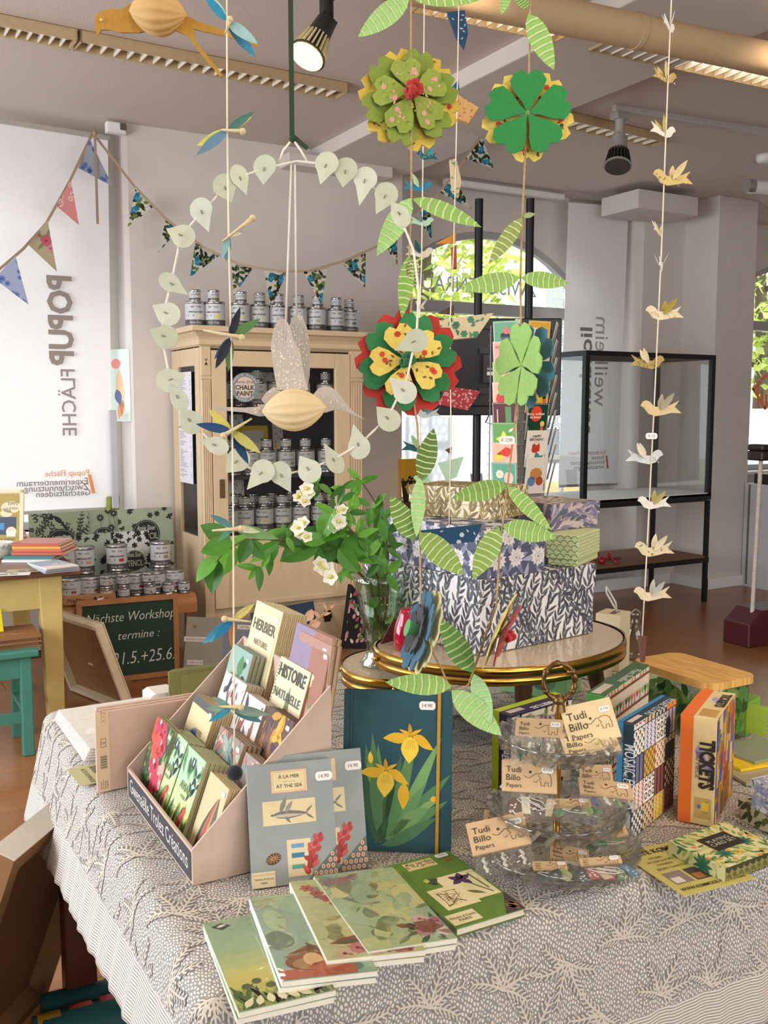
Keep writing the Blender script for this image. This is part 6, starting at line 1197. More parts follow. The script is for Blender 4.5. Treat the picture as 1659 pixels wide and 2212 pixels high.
def fR(b, f):
    r = random.Random(12); b.art(f, [(rect(.001, .001, lx-.001, h-.001), 'b8873c', 1)]+clipall([(rect(x, y, x+r.uniform(.01, .03), y+r.uniform(.03, .06)), r.choice(('c9962f', '4a5c94', 'a8482f', 'd9b87a', '7a5a8a', '5c6a3c', 'b06a2c', 'd0a24c')), 2+k % 8) for k in range(140) for x, y in ((r.uniform(-.01, lx), r.uniform(-.02, h)),)], .001, .001, lx-.001, h-.001))
def fL(b, f):
    b.art(f, [(rect(0, 0, ly*.36, h), 'dd6b24', 1), ([(ly*.42, h*.68), (ly*.52, h*.74), (ly*.96, h*.50), (ly*.9, h*.42)], '9a86c0', 2), (rect(ly*.46, .012, ly*.92, .048), 'b99a5c', 2)]+[(rect(ly*.48+r.uniform(0, .02), .014+r.uniform(0, .02), ly*.6+r.uniform(0, .016), .026+r.uniform(0, .02)), c, 3+i) for i, c in enumerate(('4a6aa8', 'c9582c', '7a9a4c', 'd9b83c'))])
    b.text(f, 'TICKETS', ly*.58, h*.8, .024, '2b241e', 'l', bold=.05, lift=.0015, rot=-R90, wmax=h*.46); b.text(f, 'VINTAGE TRAVEL', ly*.80, h*.74, .009, '3a2f28', 'l', bold=.02, lift=.0015, rot=-R90, wmax=h*.34); b.text(f, '500 PIECE', ly*.46, h*.68, .008, '5a3f7a', 'l', lift=.0015, rot=-R90)
def fT(b, f): b.art(f, [(rect(0, ly*.64, lx, ly), 'dd6b24', 1), (rect(.008, ly*.08, lx*.3, ly*.55), 'b98f4c', 2), ([(lx*.5, ly*.2), (lx*.62, ly*.5), (lx*.75, ly*.5), (lx*.63, ly*.2)], '9a9ac4', 2)]); b.text(f, 'TICKETS', lx*.64, ly*.3, .016, '2b241e', bold=.05, lift=.0015, rot=math.pi, wmax=lx*.5)
pbox('puzzle_box', 'orange and cream jigsaw box lettered TICKETS standing at the right', 'puzzle box', M, lx, ly, h, 'd9c08a', fR, fL, fT)
# ---------------------------------------------------------------- playing cards, flyer, boxes at the right edge
M, lx, ly, h = cub(T, (1566, 1908), (1450, 1843), (1690, 1860), 1876); GP = ('7f9a4c', '5f8a4c', 'a8b85c', '4f7a54', 'c9c47a')
def fT(b, f): b.art(f, foliage(lx, ly, .02, GP, .9, .3, 14, 'b0a860')+[(ell(rnd(0, lx), rnd(0, ly), .004), random.choice(('d98a4c', 'e0c04c')), 7) for k in range(26)]+sum([[(lf(x, y, .017, .005, a), '2f6f54', 8) for a in [k*.7 for k in range(9)]] for x, y in ((lx*.28, ly*.3), (lx*.75, ly*.42))], [])); b.art(f, [(rect(lx*.27, ly*.38, lx*.75, ly*.78), '23221f', 10), (rect(lx*.285, ly*.4, lx*.735, ly*.76), '3d3a34', 11), (rect(lx*.29, ly*.405, lx*.73, ly*.755), '23221f', 12)]); b.text(f, 'PLAYING', lx*.51, ly*.6, .009, 'cfc6b0', lift=.0012); b.text(f, 'CARD SET', lx*.51, ly*.5, .009, 'cfc6b0', lift=.0012)
pbox('card_box', 'pale green floral playing card box with a dark title plate', 'box', M, lx, ly, h, 'd9d39c', lambda b, f: b.art(f, [(rect(0, 0, lx, h), '3d3a26', 1)]+clipall([(lf(x, 0, .02, .008, a), '8a8448', 2) for x in [i*.014 for i in range(14)] for a in (.9, 1.57, 2.2)], 0, 0, lx, h)), lambda b, f: b.art(f, foliage(ly, h, .02, GP, .9, .3, 15)+[(lf(ly*.62, h*.5, .02, .006, k*.7), '2f6f54', 8) for k in range(9)]), fT)
F, R_, L_ = at_z(1477, 1938, T), at_z(1600, 1907, T), at_z(1388, 1852, T); ax = (R_-F).normalized(); ang = math.atan2(ax.y, ax.x); b = B(); W, D = .135, .15; f = fr((0, 0, .0012), (1, 0, 0), (0, 1, 0)); b.slab(f, rect(0, 0, W, D), .0012, 'c2b868')
b.text(f, 'ALTE KOMMODE', W*.5, D*.84, .013, '3f3a22', bold=.03, lift=.0008, wmax=W*.85)
for i, s in enumerate(('MÖBEL', 'WORKSHOPS', 'FARBEN')): b.text(f, s, W*.3, D*.73-.011*i, .006, '4a4428', lift=.0008)
b.text(f, 'JEDEN SAMSTAG GEÖFFNET', W*.5, D*.50, .006, '4a4428', lift=.0008, wmax=W*.85); b.art(f, [(rect(W*(.1+.29*i), D*.2, W*(.35+.29*i), D*.44), ('8a7a70', '3f3a38', 'c9a890')[i], 1) for i in range(3)]+[(rect(W*(.12+.29*i), D*.22, W*(.25+.29*i), D*.33), ('d8d0c8', 'a86a34', 'd8cfc0')[i], 2) for i in range(3)]); b.text(f, 'WWW.KOMMODE-WEILHEIM.DE', W*.5, D*.07, .008, '3f3a22', bold=.02, lift=.0008, wmax=W*.88)
solo('flyer', 'olive yellow shop flyer with small photographs under the card box', 'flyer', b, PAPER, F+V((0, 0, .0005)), (0, 0, ang))
M, lx, ly, h = cub(T, (1680, 1812), (1578, 1778), (1760, 1790), 1765)
pbox('storage_box', 'cream box with dark green willow leaves, cut by the right edge', 'box', M, lx, ly, h, 'c4bb9c', foliage(lx+.006, h, .03, ('3f4a2c', '55602f', '4a5434'), 1.6, .3, 17), foliage(ly+.006, h, .03, ('3f4a2c', '55602f', '4a5434'), 1.6, .3, 16), foliage(lx, ly, .03, ('3f4a2c', '55602f', '4a5434'), 1.5, .3, 18), (h*.5, 'c4bb9c'))
zb = T+h+.001; M, lx, ly, h = cub(zb, (1665, 1765), (1614, 1748), (1740, 1745), 1700)
pbox('storage_box', 'white box with small blue flowers stacked on the willow box at the right edge', 'box', M, lx, ly, h, 'd0cac8', blossoms(lx+.006, h, .022, '8f98b8', '5f6a94', ('7a84a8', '9aa2ba', '6a7a94'), 19, 6), blossoms(ly+.006, h, .022, '8f98b8', '5f6a94', ('7a84a8', '9aa2ba', '6a7a94'), 20, 6), blossoms(lx, ly, .022, '9aa2ba', '6a76a0', ('8a92ac', 'a4aabc'), 21, 6), (h*.5, 'd0cac8'))
for i, (F, w, d, c, lab) in enumerate((((1612, 1698), .11, .15, 'a89a7c', 'beige note pad lying under the yellow card at the right edge'), ((1600, 1668), .1, .1, 'e2bf1c', 'bright yellow card lying on the note pads at the right edge'), ((1630, 1652), .13, .1, '8a8f7a', 'grey green wrapped card on top of the yellow card at the right edge'))):
    p = at_z(*F, T+.006*i); b = B(); b.box(0, 0, 0, w, d, .0055, c); solo('note_pad', lab, 'note pad', b, GLOSS, p+V((0, 0, .0005)), (0, 0, -.25+.12*i))
# ================================================================ stationery on the table
PINK = 'c9ab97'
for i in range(5):
    F, L_ = at_z(182+i*3, 1645-i*1.2, T), at_z(116+i*2, 1552, T); d = L_-F; w = .24; ay = d.normalized(); ax = V((ay.y, -ay.x, 0)); b = B(); f = fr((0, 0, 0), ax, ay); z = .0025+.0048*i
    b.slab((f[0]+V((0, 0, z)), *f[1:]), rect(0, 0, w, d.length*.97), .0035, 'e8e2da', 'f2eee8')
    b.art((f[0]+V((0, 0, z)), *f[1:]), [(rect(w*.62, d.length*.35, w*.9, d.length*.6), 'b4a8a4', 1)] if i == 4 else [], .0003)
    t = solo('envelope_pack', '%s film wrapped pack of white envelopes at the left back corner of the table' % ('lowest', 'second lowest', 'middle', 'second topmost', 'topmost')[i], 'envelopes', b, PAPER, F+V((0, 0, .0005)), group='wrapped white envelopes')
    if i == 4:
        vs = [V((0, 0, z+.0012))+ax*(w*u/8)+ay*(d.length*.97*v/8)+V((0, 0, .003*math.sin(u*2.1+v)*math.sin(v*1.7)**2)) for v in range(9) for u in range(9)]; b = B(); b.add(vs, [(v*9+u, v*9+u+1, v*9+u+10, v*9+u+9) for v in range(8) for u in range(8)], None, True); part('film', b, t, BAG)
F = at_z(186, 1697, T); b = B(); f = fr((0, 0, .0008), (1, .05, 0), (0, 1, 0)); b.slab(f, rect(-.01, 0, .07, .1), .0008, 'b8b184'); b.text(f, 'ALTE KOMMODE', .012, .085, .009, '4a4630', 'l', rot=-R90, lift=.0006, wmax=.08); b.art(f, [(rect(.03, .05, .065, .09), '6d6a58', 1)]); solo('flyer', 'small olive leaflet sticking out below the white envelopes', 'flyer', b, PAPER, F+V((0, 0, .0005)))
for i in range(3):
    p = at_z(211, 1713, T); x0, y0 = p.x+.004*i, p.y+.012*i; h = zat(p, 1541)-T+.001*i; b = B(); b.box(0, 0, 0, .26, .008, h, PINK); f = fr((0, 0, 0), (1, 0, 0), (0, 0, 1)); t = thing('portfolio', '%s blush pink portfolio standing behind the card display' % ('front', 'middle', 'rear')[i], 'folder', (x0, y0, T), 0, 'blush pink portfolios'); part('cover', b, t, PAPER, bevel=.001)
    if i == 0:
        b = B(); b.art(f, [(rect(.001, 0, .024, h), 'd6bd9c', 1)]+[(rect(.007, h*.29+k*.0016, .019, h*.29+k*.0016+(.001 if k % 3 else .0005)), '2a2522', 2) for k in range(16)]+[q for y in (.62, .56) for q in [(rect(.008, h*y, .018, h*(y+.05)), '5a4a40', 2), (rect(.0088, h*y+.001, .0172, h*(y+.05)-.001), 'd6bd9c', 3)]]); b.text(f, 'XYZ', .018, h*.86, .009, 'b0946a', 'l', rot=R90, lift=.0008)
        for k in range(4): b.text(f, ('Papeterie', '20 x 20 cm', 'fair trade', 'handmade')[k], .008+.0038*k, h*.04, .0028, '4a4038', 'l', rot=R90, lift=.0008)
        part('barcode_strip', b, t, PAPER)
for i in range(3):
    p = at_y(365+i*4, 1500, 2.16+.012*i); h = zat((p.x, 2.16), 1452)-T; b = B(); b.box(0, 0, 0, .2, .004, h, '7d7b4a'); t = thing('olive_folder', '%s olive green folder standing behind the card display' % ('front', 'middle', 'rear')[i], 'folder', (p.x, 2.16+.012*i, T), 0, 'olive green folders'); part('cover', b, t, PAPER, bevel=.001)
    if i == 0: b = B(); b.slab(fr((0, 0, 0), (1, 0, 0), (0, 0, 1)), [(.03, 0), (.12, 0), (.12, h*.82), (.105, h*.9), (.03, h*.88)], -.003, '86844f'); part('pocket', b, t, PAPER)
p = at_y(326, 1520, 2.2); b = B(); h = zat((p.x, 2.2), 1502)-T; b.add([(0, 0, 0), (.06, 0, 0), (.06, .07, 0), (0, .07, 0), (0, 0, h*.8), (.012, 0, h), (.06, 0, h), (.06, .07, h), (.012, .07, h), (0, .07, h*.8)], [(3, 2, 1, 0), (0, 1, 6, 5, 4), (1, 2, 7, 6), (2, 3, 9, 8, 7), (3, 0, 4, 9), (4, 5, 8, 9), (5, 6, 7, 8)], 'ddd5c8'); solo('white_carton', 'small white carton beside the olive folders', 'carton', b, PAPER, (p.x, 2.2, T+.001))
# ---------------------------------------------------------------- counter display with notebooks
F, L_ = at_z(417, 1914, T), at_z(277.5, 1722, T); ay = (L_-F).normalized(); ax = V((ay.y, -ay.x, 0)); DM = Matrix(((ax.x, ay.x, 0, F.x), (ax.y, ay.y, 0, F.y), (0, 0, 1, T+.0005), (0, 0, 0, 1)))
DW, DD, DH, DF = (L_-F).length, .228, .272, .055; CARD = 'bfa898'
t = thing('card_display', 'blush cardboard counter display with a dark lettered front, full of notebooks', 'display', mtx=DM); side = [(0, 0), (DD, 0), (DD, DH), (0, DF)]
b = B(); b.slab(fr((0, 0, 0), (1, 0, 0), (0, 0, 1)), side, .004, CARD); part('side_panel', b, t, PAPER, bevel=.001); b = B(); b.slab(fr((0, DW, 0), (1, 0, 0), (0, 0, 1)), side, .004, CARD); part('side_panel', b, t, PAPER, bevel=.001)
b = B(); b.box(0, .004, 0, .004, DW-.004, DF, CARD); part('front_panel', b, t, PAPER); b = B(); b.box(DD-.004, .004, 0, DD, DW-.004, DH, CARD); part('back_panel', b, t, PAPER); b = B(); b.box(.004, .004, .001, DD-.004, DW-.004, .004, CARD); b.box(.06, .004, .004, .062, DW-.004, .045, CARD); b.box(.112, .004, .004, .114, DW-.004, .085, CARD); b.box(.165, .004, .004, .167, DW-.004, .125, CARD); part('tier_step', b, t, PAPER, kind='stuff')
b = B(); f = fr((-.0006, DW, 0), (0, -1, 0), (0, 0, 1)); b.art(f, [(rect(.006, .004, DW-.006, DF-.006), '3f3b42', 1)]); b.text(f, 'Gwenaëlle Trolez Créations', DW*.5, DF*.32, .027, 'd8d2cc', lift=.0008, wmax=DW*.9, sx=.8); part('front_label', b, t, PAPER)
def notebook(label, x, z, y1, w, h, c, art=(), txt=(), n=3, tilt=.30, th=.007, grp='notebooks in the card display', pc='b59c74'):
    dx = V((math.sin(tilt), 0, math.cos(tilt))); f = fr((0, 0, 0), (0, -1, 0), dx); nn = f[3]
    for k in range(n):
        o = V((x, y1, z))-nn*(k*(th+.0015)); t = thing('notebook', label if k == 0 else '%s copy behind the %s' % (ORD[k-1], ' '.join(label.split(',')[0].split(' in the ')[0].split()[:11])), 'notebook', mtx=DM@Matrix.Translation(o), group=grp)
        b = B(); b.slab((f[0]-nn*.001, *f[1:]), rect(.001, .001, w-.0015, h-.001), th-.002, pc); part('pages', b, t, PAPER); b = B(); b.slab(f, rect(0, 0, w, h), .001, c); b.slab((f[0]-nn*(th-.001), *f[1:]), rect(0, 0, w, h), .001, c)
        if k == 0: b.art(f, clipall(list(art), 0, 0, w, h)); [b.text(f, s, u*w, v*h, sz, cc, bold=.02, lift=.0012, wmax=w*.86) for s, u, v, sz, cc in txt]; pricetag(b, f, w*.86, h*.9, '', .014)
        part('cover', b, t, PAPER)
def avian(w, h, sd):
    r = random.Random(sd); A = [(rect(0, 0, w, h*.35), '7f9a5c', 1), (rect(0, h*.35, w, h*.6), 'b4c08c', 1), (rect(0, h*.6, w, h), 'a3c0a0', 1)]+[(lf(r.uniform(0, w), r.uniform(-.01, h*.2), .04, .012, r.uniform(.8, 2.3)), r.choice(('4f7a3c', '2f4a2a', '88a04c', 'c9c060')), 2) for k in range(30)]
    A += [(lf(w*.72, h*.36, .034, .016, -1.9), 'b8302c', 4), (lf(w*.70, h*.27, .024, .012, -1.8), '3a5a9a', 4), (ell(w*.74, h*.38, .007), 'b8302c', 5)]+[(lf(w*u, h*v, .02, .008, a), '1f3a34', 4) for u, v in ((.8, .78), (.9, .68), (.76, .6)) for a in (.6, 2.4, 4.2)]+[(rect(w*.42, h*.83, w*.6, h*.94), '22304a', 5), (lf(w*.51, h*.85, .013, .005, R90), 'e6e2d0', 6)]+[(lf(w*r.random(), h*(1-.2*r.random()), .03, .012, r.uniform(3.6, 5.8)), '5f8f5c', 3) for k in range(9)]
    return A
def garden(w, h, sd, bgc, cols, n=60, big=.03):
    r = random.Random(sd); A = [(rect(0, 0, w, h), bgc, 0)]
    for k in range(n//4): A += bloom(r.uniform(0, w), r.uniform(0, h), r.uniform(.5, 1)*big, r.choice(cols), r.choice(cols), 7, 2+(k % 4)*3)
    return A+[(lf(r.uniform(0, w), r.uniform(0, h), big, big*.35, r.uniform(0, 6)), r.choice(('3f5f34', '2f4428', '6a8a4c')), 1) for k in range(n)]
AT = (('AVIAN', .5, .56, .013, '6f8a5c'), ('notes', .5, .48, .007, '6f8a5c'))
notebook('bouquet notebook with pink peonies, in the lowest tier of the card display', .012, .012, DW-.012, .105, .142, '7a8a5c', garden(.105, .142, 1, '33402c', ('c9405a', 'd99a90', 'c94a3c', 'e0c4b0', 'b0304a')), n=2)
notebook('green parrot notebook at the left of the lowest tier', .010, .012, DW-.085, .088, .142, '9fb48c', avian(.088, .142, 2), AT, n=4, tilt=.36)
notebook('green parrot notebook nearest to the display front corner', .006, .010, DW-.185, .092, .145, '9fb48c', avian(.092, .145, 3), AT, n=5, tilt=.36)
notebook('feather and bird notebook at the near end of the lowest tier', .018, .008, .095, .085, .132, 'c4b48c', [(lf(.02+.012*k, .01, .1, .018, 1.2+.1*k), c, 1+k) for k, c in enumerate(('4a3a2c', '8a6a4c', 'b8402c', 'a88a5c', '5a5a4c'))], n=3, tilt=.34)
notebook('cream notes booklet with a dark ornamental border, in the second tier', .066, .045, DW-.035, .112, .15, 'c9b98f', [(rect(0, .135, .112, .15), '4a4a48', 1)]+foliage(.112, .015, .01, ('b0a080',), 1, .3, 3)[:0]+[(lf(.04+.002*k, .06, .04, .012, R90+.22*k-.9), ('3a4f8a', '2f4078')[k % 2], 2) for k in range(9)]+[(lf(.03, .03, .05, .02, a), '8aa0a0', 1) for a in (1.2, 1.7, 2.2)]+bloom(.095, .03, .008, '5a3f5a', '2a2430', 5, 3), (('NOTES', .62, .62, .008, '6a5a3c'),), n=4, tilt=.36)
notebook('marbled red and teal notebook in the middle of the second tier', .070, .040, DW-.175, .11, .135, '8a7a70', [(lf(rnd(0, .11), rnd(0, .135), rnd(.02, .045), .012, rnd(0, 6), rnd(-.5, .5)), random.choice(('a85a54', '6a8a80', 'b8857c', '8aa098', '7a3f3c', 'c4a898')), k % 7) for k in range(110)], n=4, tilt=.36)
notebook('marbled pink notebook at the near end of the second tier', .074, .040, .085, .08, .125, '9a8580', [(lf(rnd(0, .08), rnd(0, .125), .03, .01, rnd(0, 6), .4), random.choice(('a8706a', '7f908a', 'c4a8a0')), k % 5) for k in range(60)], n=3, tilt=.36)
def tools(w, h, sd): r = random.Random(sd); return [(lf(r.uniform(.01, w-.02), r.uniform(.01, h-.03), r.uniform(.015, .045), r.uniform(.006, .014), r.uniform(.9, 2.2)), r.choice(('3a3a44', 'a87a4c', '6a5a6a', '8a4f3c', '2f2c30')), 1+k % 4) for k in range(20)]
notebook('white notebook with birds and shells, in the third tier', .118, .085, DW-.055, .105, .15, 'd6cfc6', tools(.105, .15, 2), n=4, tilt=.36)
notebook('white notebook with small drawings in the middle of the third tier', .120, .083, DW-.16, .09, .14, 'd6cfc6', tools(.09, .14, 4), n=3, tilt=.36)
notebook('brown and gold abstract notebook in the third tier', .124, .082, .12, .1, .142, '5a4038', [(lf(rnd(0, .1), rnd(0, .14), .04, .014, rnd(0, 6)), random.choice(('6a4a3c', '4a3444', 'b8862c', '8a5a2c', 'd0a03c')), k % 6) for k in range(46)]+[(rect(.055, .01, .095, .04), 'd9cfb4', 7)], (('KLIMT', .75, .14, .012, '4a3a2c'),), n=4, tilt=.36)
notebook('cream natural history notebook with a feather, in the rear tier', .164, .100, .178, .122, .188, 'd9cba8', [(lf(.07, .06, .09, .02, R90+.05), '6f7048', 1), (lf(.09, .03, .05, .012, R90), '8a6a3c', 1)]+[(rect(.002, .002+.006*k, .005, .005+.006*k), '6a5a40', 1) for k in range(30)], (('HISTOIRE', .5, .84, .022, '3f4a44'), ('NATURELLE', .5, .66, .015, '5a625a'), ('DES OISEAUX', .48, .46, .015, '5a625a')), n=6, tilt=.30)
notebook('teal vegetable garden notebook at the left of the rear tier', .150, .125, DW-.03, .1, .15, '86a49a', [(lf(.02, .05, .06, .016, R90), 'd0a84c', 1), (lf(.06, .1, .04, .03, R90), '4a7a4c', 1), (lf(.03, .02, .03, .018, R90), 'a83a3c', 1)]+[(lf(.075, .07+.012*k, .02, .012, k*1.9), '2c3a34', 2) for k in range(5)]+[(rect(.04, .03, .085, .065), 'd9d2b8', 3)], (('Carnet du', .62, .36, .009, '4a4a3c'), ('Potager', .62, .29, .009, '4a4a3c')), n=3, tilt=.3)
notebook('tall cream herbarium notebook behind the teal one', .186, .13, DW-.028, .125, .222, 'd6caa2', [(rect(.008, .01, .117, .212), 'd0c294', 1), (rect(.012, .014, .113, .208), 'd9cda8', 2), (lf(.05, .03, .05, .03, 1.6), '9a7a4c', 3), (lf(.03, .05, .03, .014, 1.2), 'a0605c', 3), (lf(.08, .03, .05, .02, 1.8), '7a6a4c', 3)], (('HERBIER', .5, .78, .02, '5a5a48'), ('NATUREL', .5, .66, .011, '8a7a5c')), n=6, tilt=.26)
notebook('notebook with a painted girl in pink in a flower meadow, in the rear tier', .190, .148, .150, .140, .2, 'b98f84', [(rect(0, .12, .145, .2), '8a7a94', 1), (rect(0, .0, .145, .12), '8f9460', 1), (rect(.075, .08, .145, .2), '9a6a58', 2)]+[(lf(rnd(0, .145), rnd(0, .1), .014, .006, rnd(0, 6)), random.choice(('6f7f3c', 'a8a85c', 'c98a8a', '5a6a34')), 3+k % 3) for k in range(60)]+[(lf(.088, .03, .075, .03, R90), 'd08a90', 7), (ell(.09, .12, .011), 'd9b89c', 8), (ell(.09, .128, .015, .006), 'd8c9b0', 9)], n=2, tilt=.24)
notebook('thick dusty rose notebook with a plain cover, last in the rear tier', .200, .125, .128, .122, .21, 'a87f74', n=2, tilt=.16, th=.008)
# dried pink sprig behind the display
o = at_d(652, 1372, 1.93); t = thing('dried_sprig', 'dried sprig with round pink leaves behind the notebooks', 'sprig', o); b = B(); P = [V((0, 0, -.26))]+[at_d(*q)-o for q in ((652, 1400, 1.93), (655, 1370, 1.93), (672, 1345, 1.93), (695, 1330, 1.93), (714, 1312, 1.93))]; b.tube(P, .0016, 5, 'b58a6a'); part('stem', b, t, STEM)
for x, y, a, L, wd in ((652, 1352, 2.5, .022, .8), (664, 1342, 1.2, .026, .7), (668, 1352, .3, .024, .8), (690, 1332, 2.4, .018, .4), (694, 1328, .2, .02, .35), (708, 1318, .7, .018, .3), (706, 1318, 2.0, .016, .3)):
    d = RT*math.cos(a)+UP*math.sin(a); b = B(); b.leaf(fr((0, 0, 0), d, (-FW).cross(d)), L, L*wd, .1, .1, 'd9a488', 6); part('leaf', b, t, THINP, loc=at_d(x, y, 1.93)-o)
# ---------------------------------------------------------------- standing books
def panel(BL, BR, top, lean):
    """frame of a cover standing on the table: picture points of its two lower corners, picture height of its top, lean back"""
    l, r_ = at_z(*BL, T+.001), at_z(*BR, T+.001); ux = (r_-l).normalized(); nb = V((-ux.y, ux.x, 0)); up = V((0, 0, math.cos(lean)))+nb*math.sin(lean); m = l
    a, c = .02, .5
    for _ in range(40):
        h = (a+c)/2
        if proj(m+up*h)[1] > top: a = h
        else: c = h
    return fr(l, ux, up), (r_-l).length, h
def book(name, label, cat, f, w, h, th, c, art, pc='d9cfb8', spine=None, group=None, extra=None):
    o = f[0].copy(); t = thing(name, label, cat, o, group=group); g = (V((0, 0, 0)), *f[1:]); n = g[3]
    b = B(); b.slab((g[0]-n*.0025, *g[1:]), rect(.002, .003, w-.003, h-.003), th-.005, pc); part('pages', b, t, PAPER); b = B(); b.slab(g, rect(0, 0, w, h), .0025, c); b.slab((g[0]-n*(th-.0025), *g[1:]), rect(0, 0, w, h), .0025, c); b.slab((g[0]-n*.0025, *g[1:]), rect(0, 0, .0025, h), th-.005, spine or c); part('cover', b, t, PAPER, bevel=.0006)
    b = B(); art(b, g, w, h); part('cover_print', b, t, PAPER, kind='stuff')
    if extra: extra(t, g, w, h)
    return t
SEA = '8b918e'
def sea(b, f, w, h):
    A = [(rect(w*.27, h*.75, w*.70, h*.94), 'c98f7c', 1), (rect(w*.28, h*.757, w*.69, h*.933), 'd9c596', 2), (rect(w*.295, h*.765, w*.675, h*.925), 'c98f7c', 3), (rect(w*.30, h*.769, w*.67, h*.921), 'dac798', 4), (rect(w*.16, h*.49, w*.78, h*.69), 'd6c396', 2),
         (lf(w*.24, h*.57, w*.46, h*.07, .0), '6d6a66', 4), (lf(w*.36, h*.585, w*.2, h*.045, 1.15), '7f7a74', 5), (lf(w*.42, h*.585, w*.16, h*.04, .95), '8f8a80', 5), (lf(w*.66, h*.572, w*.12, h*.02, .75), '77736c', 5), (lf(w*.66, h*.565, w*.12, h*.02, -.6), '77736c', 5), (lf(w*.42, h*.555, w*.1, h*.025, -.9), '77736c', 5), (lf(w*.25, h*.562, w*.4, h*.03, .0), 'b9ae94', 5), (ell(w*.265, h*.575, w*.008), '2a2826', 6),
         (ell(w*.26, h*.22, w*.09, h*.045, .35, 18), '4a2c1c', 3)]+[(s, 'a87f54', 4) for k in range(12) for s in stroke([(w*.26, h*.225), (w*.26+w*.085*math.cos(k*.5236), h*.222+h*.042*math.sin(k*.5236+.2))], w*.008)]+[(rect(w*.42, h*.06, w*.70, h*.36), 'd3c29a', 3), (rect(w*.47, h*.29, w*.62, h*.325), '5f93b0', 4), (rect(w*.47, h*.21, w*.62, h*.25), '2f7098', 4), (rect(w*.47, h*.12, w*.62, h*.155), '4f9a8c', 4),
         ([(w*.62, 0), (w, 0), (w, h*.27)], '5d625c', 5), (rect(0, 0, w*.27, h*.125), 'd6c8a2', 3), (rect(0, h*.098, w*.27, h*.101), 'b07a5c', 4), (rect(0, h*.108, w*.27, h*.110), 'b07a5c', 4)]
    for k in range(30):
        x, y = w*(.66+.058*(k % 6)+.028*((k//6) % 2)), h*(.02+.048*(k//6))
        if y < h*.27*(x/w-.62)/.38-h*.02 and x < w*.99: A += [(ell(x, y, w*.022, h*.019), 'd2a98c', 6), (ell(x, y, w*.010, h*.010), 'a85f4a', 7)]
    r = random.Random(5)
    for k in range(30): t_ = k/30; A.append((lf(w*(.66+.12*t_)+r.uniform(-.03, .03)*w, h*(.06+.30*t_), h*.075*(1.1-.4*t_), h*.042, R90+r.uniform(-1.2, 1.1)), r.choice(('a8302c', '9a2a28', 'b8403a', 'c0504a')), 8+k % 4))
    A += [(s, '8fa098', 5) for s in stroke([(w*.41+w*.15*i/8, h*.842+h*.006*math.sin(i*2.4)) for i in range(9)], h*.005)]; b.art(f, clipall(A, 0, 0, w, h))
    b.text(f, 'À LA MER', w*.485, h*.87, h*.031, '3d3a30', lift=.0013, wmax=w*.33); b.text(f, 'AT THE SEA', w*.485, h*.792, h*.031, '3d3a30', lift=.0013, wmax=w*.33); b.text(f, 'Mélodies & Dessins', w*.14, h*.062, h*.016, '4a443a', shear=.3, lift=.0013, wmax=w*.22); b.text(f, 'PARIS', w*.14, h*.03, h*.016, '4a443a', lift=.0013); pricetag(b, f, w*.9, h*.86)
f1, w1_, h1_ = panel((545, 1921), (731, 1898), 1655, .30); book('notebook', 'front grey blue seaside notebook with a flying fish, leaning on the card display', 'notebook', f1, w1_, h1_, .010, SEA, sea, spine='8fa5a8')
f2, w2_, h2_ = panel((606, 1899), (796, 1874), 1634, .28); book('notebook', 'second grey blue seaside notebook half hidden behind the first', 'notebook', f2, w2_, h2_, .010, SEA, sea, spine='8fa5a8')
